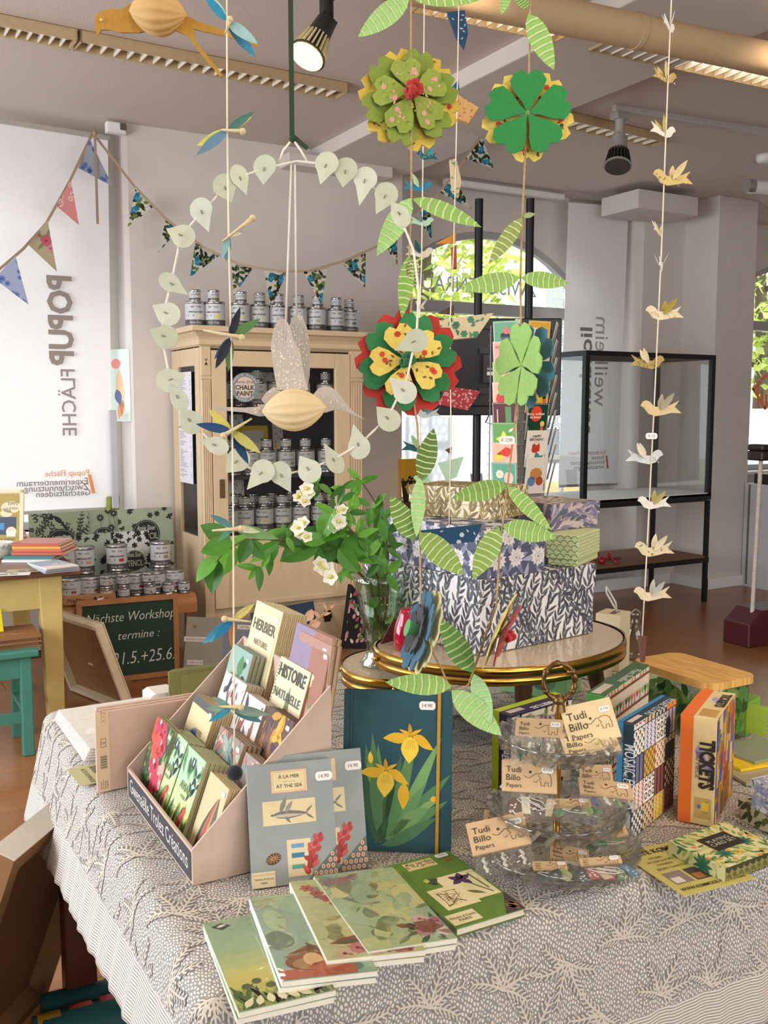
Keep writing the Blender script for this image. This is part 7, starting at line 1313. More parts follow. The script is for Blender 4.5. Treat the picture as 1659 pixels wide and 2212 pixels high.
def iris(b, f, w, h):
    A = []; r = random.Random(3)
    for x0, x1, hh, bd, c in ((.34, .16, .62, .1, '3f6a44'), (.37, .30, .60, .05, '5f8a54'), (.30, .22, .5, -.05, '2f5438'), (.36, .75, .52, -.25, '4a7a4c'), (.4, .82, .34, -.2, '5f8a54'), (.36, .9, .14, -.25, '44704a'), (.42, .62, .42, -.1, '7f9f64'), (.34, .5, .38, -.1, '3a6340'), (.4, .95, .3, .1, '55804f'), (.3, .52, .2, -.05, '2f5438'), (.42, .88, .24, -.05, '6a9458'), (.4, .72, .66, -.12, '4f7f4c'), (.42, .97, .6, -.16, '6f9a5c'), (.38, .56, .54, -.06, '3a6340'), (.44, .97, .44, .08, '4a7a4c'), (.36, .24, .7, .05, '4a7448')):
        x, y = w*x0, h*.03+h*.06*r.random(); dx, dy = w*x1-x, h*hh; L = math.hypot(dx, dy); A.append((lf(x, y, L, w*.115, math.atan2(dy, dx)+bd*.5, -bd, 7), c, 1+len(A) % 6))
    A += [(s, '5f7f44', 4) for s in stroke([(w*.42, h*.15), (w*.5, h*.4), (w*.61, h*.6)], w*.022)]
    Y1, Y2, Y3 = 'd8a820', 'e6c33c', 'c48f1a'
    def flower(cx, cy, s, k):
        P = [(lf(cx, cy, .21*s, .14*s, -R90-.05, 0, 5), Y2, 9), (lf(cx-.01*s, cy, .2*s, .09*s, math.pi+.35, -.25, 5), Y1, 8), (lf(cx+.01*s, cy, .19*s, .08*s, -.25, -.3, 5), Y1, 8), (lf(cx, cy, .10*s, .035*s, R90+.1), Y3, 10), (lf(cx, cy, .10*s, .03*s, R90+.75, .3), Y1, 9), (lf(cx, cy, .1*s, .03*s, R90-.7, -.3), Y1, 9)]
        return P+[(st, 'b07a14', 11) for i in (-2, -1, 0, 1, 2) for st in stroke([(cx+.01*s*i, cy-.03*s), (cx+.018*s*i, cy-.10*s)], .003*s)]
    A += flower(w*.62, h*.72, h*.82, 0)+flower(w*.40, h*.50, h*.80, 1)+[(lf(w*.57, h*.43, h*.17, w*.11, -R90-.15, .1, 5), Y1, 9), (lf(w*.25, h*.42, h*.2, w*.07, R90), '6a8a44', 7), (lf(w*.26, h*.54, h*.08, w*.05, R90+.1), Y2, 8), (lf(w*.60, h*.56, h*.09, w*.07, -R90), '5f7a44', 7), (lf(w*.55, h*.2, h*.14, w*.07, .5), '6f9458', 7), (lf(w*.72, h*.28, h*.11, w*.06, .35), '7f9f5c', 7), (lf(w*.8, h*.325, h*.06, w*.05, .3), Y1, 8)]
    b.art(f, clipall(A, w*.06, h*.01, w*.985, h*.99)); b.art(f, [(rect(w*.055, 0, w*.062, h), '0f2f38', 1), (rect(w*.085, 0, w*.09, h), '0f2f38', 1)]); pricetag(b, f, w*.77, h*.915)
def elastic(t, f, w, h): b = B(); b.slab((f[0]+f[3]*.0022, *f[1:]), [(w*.855, -.001), (w*.885, -.001), (w*.895, h+.001), (w*.865, h+.001)], .0016, 'c9952c'); part('elastic_band', b, t, CLOTH)
f3, w3_, h3_ = panel((738, 1834), (974, 1844), 1490, .16); book('notebook', 'large petrol blue notebook with painted yellow irises and an ochre elastic', 'notebook', f3, w3_, h3_, .018, '17454f', iris, extra=elastic)
# ---------------------------------------------------------------- flat note pads and the garden book
WRAP = clear('pad_wrap', 'fbfbf8', .10, .08, .25, 30)
def pad(label, F, R_, L_, k, c, art, z, tilt, film=True, th=.0075):
    f_, r_, l_ = at_z(*F, z), at_z(*R_, z), at_z(*L_, z); ax = (r_-f_).normalized(); ay = V((-ax.y, ax.x, 0)); w, d = (r_-f_).length, (l_-f_).dot(ay)
    for i in range(2):
        M = Matrix.Translation(f_+V((0, 0, i*(th+.001)))+ax*(.002*i)-ay*(.002*i))@rotz(math.atan2(ax.y, ax.x)+.015*i)@Matrix.Rotation(tilt, 4, 'Y'); t = thing('note_pad', ('lower pad under the '+' '.join(label.split(',')[0].split()[:11])) if i == 0 else label, 'note pad', mtx=M, group='film wrapped note pads')
        b = B(); b.box(0, 0, 0, w, d, th-.001, 'e4dfd0'); part('sheets', b, t, PAPER); b = B(); f = fr((0, 0, th), (1, 0, 0), (0, 1, 0)); b.slab(f, rect(0, 0, w, d), .001, c)
        b.art(f, clipall(art(w, d), .001, .001, w-.001, d-.001), .0002, .00002); part('printed_sheet', b, t, PAPER)
        if i: b = B(); vs = [(w*u/7-.003+.006*u/7, d*v/9-.003+.006*v/9, th+.0012+.0022*abs(math.sin(u*1.3+v*.9))) for v in range(10) for u in range(8)]; b.add(vs, [(v*8+u, v*8+u+1, v*8+u+9, v*8+u+8) for v in range(9) for u in range(7)], None, True); part('film', b, t, WRAP)
def clouds(w, d, cs, n, sd, l=1):
    r = random.Random(sd); return [(ell(r.uniform(0, w), r.uniform(0, d), r.uniform(.012, .04), r.uniform(.008, .03), r.uniform(0, 3), 14), r.choice(cs), l+k % 4) for k in range(n)]
def grass(w, y, n, cs, sd): r = random.Random(sd); return [(lf(r.uniform(0, w), -.004, r.uniform(.4, 1.15)*y, .007, R90+r.uniform(-.5, .5)), r.choice(cs), 6+k % 4) for k in range(n)]
def n4(w, d): return [(rect(0, d*(i/14), w, d*((i+1)/14)), c, 0) for i, c in enumerate(('8f9a4c', 'a8a854', 'b9b45c', 'c4b862', 'c4bb6a', 'bdbb74', 'b0b87c', 'a6b482', '9db088', '98ae8c', '96ac8f', '94aa8f', '92a88c', '90a68a'))]+grass(w, .055, 60, ('3f5a24', '6a7a2c', '2f4420', '8a8f3c'), 1)+[(ell(.02+.014*k, .045+.008*math.sin(k*2.), .006), '4a5a34', 11) for k in range(8)]+[(lf(.01+.016*k, .004, .02, .01, 1+.3*k), 'e0d8b0', 11) for k in range(6)]+[([(.008, d-.014), (.022, d-.007), (.034, d-.018), (.02, d-.026)], '3a3f44', 8), (lf(.015, d-.017, .014, .006, .3), 'd8d4c4', 9)]
def n3(w, d): return clouds(w, d, ('8aa898', '94ae98', 'a4b896'), 24, 2)+[(rect(0, 0, w*.8, d*.1), 'b0583c', 5), (ell(w*.42, d*.17, w*.32, d*.10, 0, 22), '7a4a2c', 6), (ell(w*.42, d*.15, w*.25, d*.07, 0, 20), '9f7a4a', 7), (ell(w*.40, d*.19, .012, .015), 'd9b084', 9), (lf(w*.4, d*.17, w*.3, d*.08, -.3), 'c99464', 8), (lf(w*.3, d*.10, w*.4, d*.1, .1), 'b85a3c', 9)]+[(lf(w*(.1+.06*k), d*.24+.006*math.sin(k), .03, .006, .3*k), '8a5a30', 8) for k in range(10)]+[(q, 'b09a5c', 6) for k in range(3) for q in stroke([(w*(.1+.05*k)+.012*math.cos(a*.6), d*.9+.01*math.sin(a*.6)) for a in range(9)], .0018)]+[(lf(w*.2+.004*k, d*.7-.03*k, .014, .006, 2.0*k), '8a9a7a', 5) for k in range(12)]
def n2(w, d): return clouds(w, d, ('b0b484', 'c0bc84', 'b8bc94'), 24, 3)+sum([bloom(w*x, d*y, .014, c, '7a2f34', 7, 5) for x, y, c in ((.35, .1, 'c07a78'), (.5, .06, 'd0a098'), (.65, .08, '8a4a5c'), (.8, .04, 'a85a64'), (.2, .05, 'c9a88c'))], [])+[(lf(w*.1, d*.17, w*.6, .018, .16), '8a4a3c', 9), (lf(w*.5, d*.21, .026, .02, .5), '9a3f34', 10), (lf(w*.15, d*.17, w*.3, .008, .1), '5a5a3c', 10)]+sum([bloom(w*.15+.01*k, d*.88-.016*k, .011, 'a84a4a', '6a2c34', 6, 5) for k in range(4)], [])+[(lf(w*.1+.012*k, d*.9-.014*k, .016, .007, k*1.7), '5f6f34', 4) for k in range(8)]
def n1(w, d): return clouds(w, d, ('9cae88', 'b4b884', 'a4b492', 'c2bd86', '94a88c'), 50, 4)+[(lf(w*.62, d*.2, w*.36, .03, -.25), '7a4438', 9), (lf(w*.6, d*.2, w*.14, .012, 2.7), '6a3a34', 10), (ell(w*.62, d*.205, .007), '4a2f34', 11), (lf(w*.86, d*.11, .04, .012, -.35), '8f6a4a', 10)]+sum([bloom(w*x, d*y, .013, c, '7a3f4a', 7, 5) for x, y, c in ((.72, .12, 'b07a84'), (.85, .2, '9a5a6a'), (.93, .1, 'd0b8a8'), (.78, .27, 'c9a0a0'), (.95, .22, 'a86a74'))], [])+[(lf(w*rnd(.66, .95), d*rnd(.04, .2), .03, .008, rnd(0, 6)), random.choice(('4f6a3c', '6a8a54', '3a5434')), 4) for k in range(22)]+[(lf(w*.12+.004*k, d*.93, .024, .006, -2.2+.35*k), '9a5a64', 6) for k in range(8)]
TL_ = .078
pad('meadow note pad with a pale green sky, nearest the table corner', (512, 2214), (722, 2166), (358, 2034), 0, '9db088', n4, T, 0)
pad('note pad with a red haired figure and gold scrolls, second from the corner', (604, 2146), (812, 2108), (451, 1974), 1, '8fa898', n3, T+.0175, TL_)
pad('note pad with a brown bird on flowers, third from the corner', (702, 2100), (916, 2062), (550, 1937), 2, 'b8b88a', n2, T+.019, TL_)
pad('cloudy green note pad with a pheasant, the rightmost of the row', (790, 2080), (984, 2036), (634, 1922), 3, 'a4b28a', n1, T+.0185, TL_)
f_, r_, l_ = at_z(985, 2027, T), at_z(1135, 1981, T), at_z(821, 1893, T); ax = (r_-f_).normalized(); ay = V((-ax.y, ax.x, 0)); w, d = (r_-f_).length, (l_-f_).dot(ay)
t = thing('notebook', 'moss green garden notebook with pasted botanical drawings, lying flat', 'notebook', f_+V((0, 0, .0008)), math.atan2(ax.y, ax.x)); th = .0125; b = B(); b.box(.002, .002, .0015, w-.002, d-.002, th-.0015, 'ddd2bc'); part('pages', b, t, PAPER); b = B(); b.box(0, 0, 0, w, d, .0015, '4f6a2c'); b.box(0, 0, th-.0015, w, d, th, '5a7a2c'); b.box(0, 0, .0015, .002, d, th-.0015, '4f6a2c'); part('cover', b, t, PAPER, bevel=.0005); b = B(); f = fr((0, 0, th), (1, 0, 0), (0, 1, 0))
A = [(rect(w*.22, d*.84, w*.66, d*.96), 'd0bd86', 1), (rect(w*.25, d*.855, w*.63, d*.945), 'a8844c', 2), (rect(w*.26, d*.86, w*.62, d*.94), 'd6c690', 3), (rect(w*.40, d*.26, w*.97, d*.66), 'd9cc9c', 1), (rect(w*.14, d*.22, w*.62, d*.52), 'd9cb98', 2), (rect(w*.02, d*.03, w*.42, d*.17), 'd6c99c', 2), ([(w*.72, 0), (w, 0), (w, d*.27)], '4a3434', 3)]
A += [(s, '9a8058', 4) for k in range(16) for s in stroke([(w*rnd(.18, .5), d*rnd(.25, .48)) for _ in range(3)], .0012)][:40]+[(lf(w*.7, d*.56, .02, .012, a), '4a3056', 5) for a in (.4, 1.3, 2.4, 3.6, 5.2)]+[(q, '5f6a3c', 4) for q in stroke([(w*.7, d*.56), (w*.8, d*.42), (w*.9, d*.3)], .003)]+[(q, '5f6a3c', 4) for q in stroke([(w*.86, d*.62), (w*.9, d*.36)], .003)]+[(lf(w*.6, d*.4, .03, .008, -.7), '6a6a3c', 5), (lf(w*.26, d*.62, .022, .016, .3), '3f4a2c', 5), (lf(w*.26, d*.62, .014, .01, 1.2), 'b0b05c', 6), (lf(w*.3, d*.60, .01, .006, -.5), '2c2a24', 7), (lf(w*.80, d*.87, .012, .01, .2), 'a8402c', 5)]+[(lf(w*rnd(.78, .98), d*rnd(.01, .2), .014, .005, 2.2), '8a6a4c', 6) for k in range(40)]
A = [q for q in A if q[2] != 6 or all((p[0]/w-.72)/.28 > p[1]/d/.27-.02 for p in q[0]) or q[1] == 'b0b05c']; b.art(f, clipall(A, 0, 0, w, d)); b.text(f, 'Au jardin', w*.44, d*.905, .009, '4a4030', lift=.001); b.text(f, 'In the garden', w*.44, d*.872, .007, '6a5a40', lift=.001); b.text(f, 'Mélodies & Dessins', w*.22, d*.10, .006, '4a443a', shear=.3, lift=.001, wmax=w*.36); b.text(f, 'PARIS', w*.22, d*.06, .006, '4a443a', lift=.001); pricetag(b, f, w*.83, d*.95, w=.022); part('cover_print', b, t, PAPER, kind='stuff')
# ---------------------------------------------------------------- three tier glass stand with craft packets
CG = clear('pressed_glass', 'f0f0ee', .24, .08, .35, 22, .02); CC = V((.948, 1.123, 0)); zP = [T+.001, .803, .917]; Rp = [.128, .104, .092]
CC2 = V((CC.x, CC.y, T+.001)); t = thing('tiered_stand', 'three tier pressed glass stand with a brass rod, holding craft packets', 'cake stand', CC2)
for k in range(3):
    b = B(); R = Rp[k]; z = zP[k]-CC2.z; md = lambda a, i: 1+(.022*math.sin(26*a+i*1.4) if i in (3, 4, 5, 6) else 0)
    b.lathe([(.006, 0), (R*.62, 0), (R*.66, .003), (R*.86, .016), (R*.97, .028), (R, .034), (R*.98, .037), (R*.94, .033), (R*.8, .02), (R*.6, .006), (.006, .005)], 78, mod=md); part('glass_tier', b, t, CG, loc=(0, 0, z))
    b = B(); n = 26
    for i in range(n):
        a, c = 6.2832*i/n, 6.2832*(i+.8)/n; b.bar((R*.90*math.cos(a), R*.90*math.sin(a), .014), (R*1.0*math.cos(c), R*1.0*math.sin(c), .038), .010, .007)
    part('braided_rim', b, t, CG, loc=(0, 0, z), kind='stuff')
b = B(); b.cyl((0, 0, .004), (0, 0, zP[2]+.075-CC2.z), .0055, n=14); part('rod', b, t, BRASS); OB = mat('aged_brass', '6e5434', .38, .85, noise=.2, scale=60); zt_ = zP[2]+.072-CC2.z
b = B(); b.cyl((0, 0, zt_), (0, 0, zt_+.012), .012, .008, 12); b.ball((0, 0, zt_+.016), .010, n=10); n = 22; P = [V((RT.x*.024*math.cos(6.2832*i/n), RT.y*.024*math.cos(6.2832*i/n), zt_+.046+.028*math.sin(6.2832*i/n))) for i in range(n+1)]; b.tube(P, [.0042+.0016*math.sin(i*2.2) for i in range(n+1)], 8)
for i in (2, 6, 9, 13, 17, 20): b.ball(P[i], .0058, n=8)
part('ring_handle', b, t, OB)
KRAFT = 'c2a27a'
def elephant(b, f, x, y, s, c='6a553c'):
    P = [(-1.0, .25), (-.82, .12), (-.6, .1), (-.4, .25), (-.15, .42), (.1, .4), (.25, .5), (.6, .5), (.85, .35), (.92, 0), (.9, -.4), (.7, -.42), (.68, -.15), (.45, -.2), (.42, -.42), (.2, -.42), (.15, -.1)]
    A = [(q, c, 3) for q in stroke([(x+p*s, y+q_*s) for p, q_ in P], s*.05)]+[(q, c, 3) for q in stroke([(x-.3*s, y-.1*s), (x-.15*s, y-.2*s), (x-.05*s, y-.05*s)], s*.05)]+[(q, c, 3) for q in stroke([(x+.02*s, y+.3*s), (x+.2*s, y+.05*s), (x+.05*s, y-.02*s)], s*.05)]+[(ell(x-.55*s, y+.5*s, s*.1), '3f3a24', 4)]; b.art(f, A, .0003)
def packet(label, px_, py_, w_, wd, ht, face, upv, cols, bag, c=KRAFT, price='9,95', kind='strips', ts=1., small=True):
    """kraft header card folded over a clear bag with felt pieces"""
    o = at_d(px_, py_, w_); x = V(face).normalized(); f = fr((0, 0, 0), x, V(upv)); t = thing('craft_packet', label, 'craft packet', o, group='craft packets on the glass stand'); b = B()
    b.slab(f, rect(-wd/2, 0, wd/2, ht), .0008, c); b.slab((f[0]-f[3]*.002, *f[1:]), rect(-wd/2, 0, wd/2, ht*.9), .0008, c); b.text(f, 'Tudi', -wd*.42, ht*.62, ht*.2, '33302a', 'l', lift=.0008, wmax=wd*.4); b.text(f, 'Billo', -wd*.42, ht*.36, ht*.2, '33302a', 'l', lift=.0008, wmax=wd*.4); b.text(f, 'Papers', -wd*.42, ht*.14, ht*.14, '33302a', 'l', lift=.0008, wmax=wd*.4); elephant(b, f, wd*.16, ht*.42, wd*.26)
    pricetag(b, f, wd*.33, ht*.74, '€ '+price, wd*.22); part('header_card', b, t, PAPER)
    bw_, bh = bag; g = V((0, 0, 0)); dn = -f[2]*.5+V((0, 0, -.2))+f[3]*.5; dn.normalize(); n2 = f[1].cross(-dn).normalized(); b = B(); nu, nv = 8, 8; r = random.Random(int(px_)); vs = []
    for s in (1, -1):
        for v in range(nv+1):
            for u in range(nu+1): e = math.sin(math.pi*u/nu)*math.sin(math.pi*min(.98, v/nv)); vs.append(f[1]*(bw_*(u/nu-.5))+dn*(bh*v/nv)+n2*(s*(.002+.007*e)+r.uniform(-.002, .002)*e))
    q = (nu+1)*(nv+1); b.add(vs, [(k*q+v*(nu+1)+u, k*q+v*(nu+1)+u+1, k*q+(v+1)*(nu+1)+u+1, k*q+(v+1)*(nu+1)+u) for k in (0, 1) for v in range(nv) for u in range(nu)], None, True); part('bag', b, t, BAG)
    h = fr(dn*bh*.5, f[1], -dn)
    for i, cc in enumerate(cols):
        b = B(); k = (i+.5)/len(cols)-.5; a = h[0]+h[1]*(k*bw_*.82)+h[3]*(.001*((i*3) % 4)); gg = fr(a, h[1]*math.cos(.3*(i % 3-1))+h[2]*math.sin(.3*(i % 3-1)), h[2])
        if kind == 'strips': b.slab(gg, rect(-bw_*.07, -bh*.33, bw_*.07, bh*.28), .0015, cc); b.art(gg, foliage(bw_*.14, bh*.5, .008, ('e0dcd4',), .7, .3, i)[:0]+[(lf(rnd(-.004, .004), bh*rnd(-.3, .2), .006, .003, rnd(0, 6)), 'ddd6c8', 1) for _ in range(8)])
        elif kind == 'leaf': b.leaf(fr(a-h[2]*bh*.3+h[1]*rnd(-.01, .01), h[2]+h[1]*rnd(-.5, .5), -h[1]), bh*.66, bw_*.22, .1, .2, cc, 6)
        else: b.tube([a+h[1]*(bw_*.02*math.sin(j*1.9+i))-h[2]*bh*.3+h[2]*(bh*.6*j/7) for j in range(8)], .0024, 5, cc)
        part('felt_piece', b, t, FELT)
    if kind != 'yarn': b = B(); b.tube([h[0]+h[1]*(bw_*.25*math.sin(j*.9))+h[2]*(bh*.22*math.cos(j*1.1))+h[3]*.004 for j in range(12)], .0009, 4, 'd8d2c4'); part('string', b, t, CLOTH)
    return t
RX = tuple(RT); RX2 = tuple(RT+FW*.35); RX3 = tuple(RT-FW*.3); UPB = tuple(UP*.9+FW*.45); UPL = tuple(UP*.5+FW*.85)
packet('upright kraft header card packet on the top tier, facing right', 1288, 1603, 1.455, .078, .062, tuple(RT+UP*.22), UPB, ('e6e2da', 'd9d4cc'), (.07, .03), 'd6bf92', '7,95', 'yarn')
packet('second packet tilted in front of the upright card on the top tier', 1283, 1628, 1.432, .082, .05, tuple(RT+UP*.14), UPL, ('e6e2da', 'f0ece4'), (.078, .028), 'd6bf92', '7,95', 'yarn')
packet('packet of green and white cords on the left of the top tier', 1163, 1592, 1.45, .07, .03, tuple(RT-UP*.05), tuple(UP*.7-FW*.2), ('3f5f4a', 'dcd6cc', '2f4a3c', 'e2ddd4', '4f6a54'), (.085, .045), KRAFT, '7,95', 'yarn')
packet('kraft card packet standing at the left of the middle tier', 1144, 1712, 1.44, .082, .046, tuple(RT-UP*.06), UPB, ('6a4a44', 'd8cdb8', '4a3a4a', 'c9b89c'), (.085, .05), KRAFT, '9,95', 'strips')
packet('kraft card packet lying at the right of the middle tier', 1312, 1722, 1.44, .08, .034, tuple(RT-UP*.12), UPL, ('2f4a8a', 'd8d4c0', '7f9a54', 'c9c4b0'), (.085, .055), KRAFT, '9,95', 'yarn')
packet('small kraft card packet at the back of the middle tier', 1290, 1696, 1.53, .052, .032, RX, UPB, ('2f6a7a', '3f7a5c'), (.05, .035), KRAFT, '9,95', 'leaf')
packet('packet with green leaves in the middle of the middle tier', 1235, 1745, 1.43, .06, .018, RX, UPL, ('3f7a4a', '2f4a3c', '8fae5c', '4f8a54'), (.07, .05), KRAFT, '9,95', 'leaf')
packet('long kraft card packet at the back left of the middle tier', 1150, 1666, 1.56, .09, .02, RX, UPB, ('3a3a3c', '5a4a44'), (.08, .03), KRAFT, '9,95', 'strips')
packet('kraft card packet at the front left of the bottom tier', 1085, 1836, 1.42, .088, .055, tuple(RT+UP*.22), tuple(UP*.62+FW*.75), ('d4ccc0', '4a3c40', 'c9c0b4', '5a4a4c', 'd0c8bc'), (.085, .06), KRAFT, '9,95', 'yarn')
packet('kraft card packet behind the first at the left of the bottom tier', 1098, 1793, 1.50, .075, .034, tuple(RT-UP*.18), UPL, ('1f2c34', '2c3a40', '24303a'), (.08, .05), KRAFT, '9,95', 'leaf')
packet('packet of dark green leaves at the front of the bottom tier', 1190, 1880, 1.405, .05, .016, RX, UPL, ('16302c', '1f3c34', 'b0c078', '24443c'), (.09, .055), KRAFT, '8,95', 'leaf')
packet('packet of red, green and blue cloth strips at the right of the bottom tier', 1300, 1868, 1.40, .06, .014, tuple(RT+UP*.08), UPL, ('24344a', 'a8343c', 'c9b48c', 'b04a5c', '5f8f4c', '2f6f9c'), (.095, .062), KRAFT, '9,95', 'strips')
packet('packet of green leaf cut-outs at the back right of the bottom tier', 1310, 1812, 1.50, .07, .03, tuple(RT+UP*.18), UPL, ('4f7a3c', '2f8a5c', '8a9a54'), (.09, .05), KRAFT, '9,95', 'leaf')
packet('kraft card packet half hidden in the middle of the bottom tier', 1232, 1862, 1.44, .06, .03, tuple(RT-UP*.2), UPL, ('3a2c34', '5a4450'), (.05, .03), KRAFT, '8,95', 'strips')
# ================================================================ paper and felt mobiles hanging over the table
TWINE = mat('jute_twine', 'a98c62', .9, noise=.25, scale=200); THREAD = mat('cotton_thread', 'd8cbb4', .9, noise=.1); FACE = lambda o: (V(o), RT, UP, -FW)
def strand(label, pts, w, m, r=.0011, name='garland', cat='garland', top=True):
    """hanging thread through picture points; continues up to the ceiling"""
    P = [at_d(x, y, w+(d[0] if d else 0)) for x, y, *d in pts]; t = thing(name, label, cat, P[0]); Q = [p-P[0] for p in P]; b = B(); b.tube(([V((0, 0, ZC-P[0].z))] if top else [])+Q, r, 5); part('thread', b, t, m); return t, P[0]
def pcut(b, px_, w, o, th, c, art=None, cs=None):
    P = [at_d(x, y, w)-o for x, y in px_]; f = FACE(P[0]); L = [((p-P[0]).dot(RT), (p-P[0]).dot(UP)) for p in P]; a = sum(L[i-1][0]*L[i][1]-L[i][0]*L[i-1][1] for i in range(len(L)))
    if a < 0: L = L[::-1]
    b.slab(f, L, th, c, cs)
    if art:
        xs = [p[0] for p in L]; ys = [p[1] for p in L]; A = shift(art(max(xs)-min(xs), max(ys)-min(ys)), min(xs), min(ys)); b.art(f, [(q, p[1], p[2]) for p in A for q in [cclip(p[0], L)] if q], .0003)
    return f
def lump(b, o, a, c, ry, c1, n=16, ridges=13):
    """pleated honeycomb spindle between two points"""
    a, c = V(a), V(c); x = (c-a); L = x.length; x.normalize(); u = (-FW-x*(-FW).dot(x)).normalized(); v = x.cross(u); k = 12; m = ridges*4; vs = []
    for i in range(k+1):
        t = i/k; r = ry*math.sin(math.pi*t)**.75+1e-5
        for j in range(m): q = r*(1-.13*(j % 4 == 0)-.03*(j % 4 in (1, 3))); th = 6.28319*j/m; vs.append(a+x*(L*t)+u*(q*math.cos(th))+v*(q*math.sin(th)))
    return b.add(vs, [(i*m+j, i*m+(j+1) % m, (i+1)*m+(j+1) % m, (i+1)*m+j) for i in range(k) for j in range(m)], c1, True)
HONEY = mat('honeycomb_paper', None, .8, noise=.04, scale=60, trans=.45)
# ochre swallow at the top edge
w = 1.2; o = at_d(341, 30, w); t = thing('paper_swallow', 'ochre paper swallow with a pale honeycomb body at the top edge', 'paper bird', o); OC = 'b0812a'
b = B(); pcut(b, [(282, 8), (262, 20), (240, 19), (217, 24), (206, 34), (205, 62), (211, 77), (218, 64), (236, 64), (262, 70), (300, 70), (341, 60), (341, 20)], w+.004, o, .003, OC); pcut(b, [(376, 30), (403, 34), (432, 48), (482, 64), (540, 84), (562, 101), (490, 78), (441, 68), (418, 62), (422, 88), (452, 125), (482, 163), (476, 166), (432, 112), (404, 76), (380, 66)], w+.004, o, .003, OC); part('silhouette', b, t, FELT)
b = B(); pcut(b, [(300, 20), (290, -60), (300, -150), (330, -190), (360, -120), (385, 10)], w+.006, o, .003, OC); part('wing', b, t, FELT); b = B(); lump(b, o, at_d(278, 22, w)-o, at_d(404, 33, w)-o, 49*w/FPX, 'e6c284'); part('honeycomb_body', b, t, HONEY); b = B(); b.ball(at_d(219, 43, w+.001)-o, .0022, n=8, c='d9b070'); part('eye', b, t, PAPER)
b = B(); b.tube([at_d(330, -180, w+.005)-o, V((0, 0, ZC-o.z))], .0012, 5); part('thread', b, t, THREAD)
# white glitter swallow inside the leaf hoop
Z5 = lambda *q: [(340+x/3.19, 560+y/3.19) for x, y in q]
w = 1.24; o = at_d(634, 885, w); t = thing('paper_swallow', 'silvery glitter paper swallow with a cream honeycomb body inside the leaf hoop', 'paper bird', o); SV = 'b9aea2'
def spark(W, H): return [(ell(rnd(0, W), rnd(0, H), rnd(.0004, .0009), n=5), 'f6f1ea', 1+k % 2) for k in range(int(W*H*38000))]
b = B(); pcut(b, Z5((825, 900), (800, 760), (780, 600), (800, 480), (825, 430), (858, 405), (885, 420), (905, 445), (940, 560), (985, 640), (1010, 800), (1040, 900)), w+.006, o, .0025, SV, spark); part('wing', b, t, FELT)
b = B(); pcut(b, Z5((905, 470), (925, 410), (965, 352), (1000, 395), (1030, 470), (1052, 600), (1048, 800), (1030, 905), (960, 905), (930, 640)), w+.018, o, .0025, 'a9a196', spark); part('wing', b, t, FELT)
b = B(); pcut(b, Z5((1075, 930), (1110, 890), (1150, 876), (1195, 880), (1240, 912), (1285, 975), (1345, 1045), (1436, 1108), (1330, 1066), (1280, 1040), (1225, 1036), (1160, 1056), (1080, 1060), (1000, 1010)), w+.004, o, .0025, SV, spark); pcut(b, Z5((800, 1000), (722, 1000), (690, 1016), (600, 1022), (500, 1018), (388, 1020), (392, 1032), (500, 1046), (610, 1056), (700, 1082), (740, 1080)), w+.004, o, .0025, SV, spark); pcut(b, Z5((840, 880), (800, 882), (750, 915), (715, 968), (740, 1000), (860, 960)), w+.008, o, .0025, SV, spark); part('silhouette', b, t, FELT)
b = B(); A_, C_ = Z5((718, 1050), (1166, 1022)); lump(b, o, at_d(*A_, w)-o, at_d(*C_, w)-o, 47*w/FPX, 'f0dcb2'); part('honeycomb_body', b, t, HONEY)
for (x0, y0), (x1, y1) in (((616, 735), (629, 356)), ((640, 680), (637, 356))): b = B(); b.tube([at_d(x0, y0, w-.002)-o, at_d(x1, y1, 1.22)-o], .0014, 5); part('thread', b, t, mat('silver_cord', 'cfc6ba', .5))
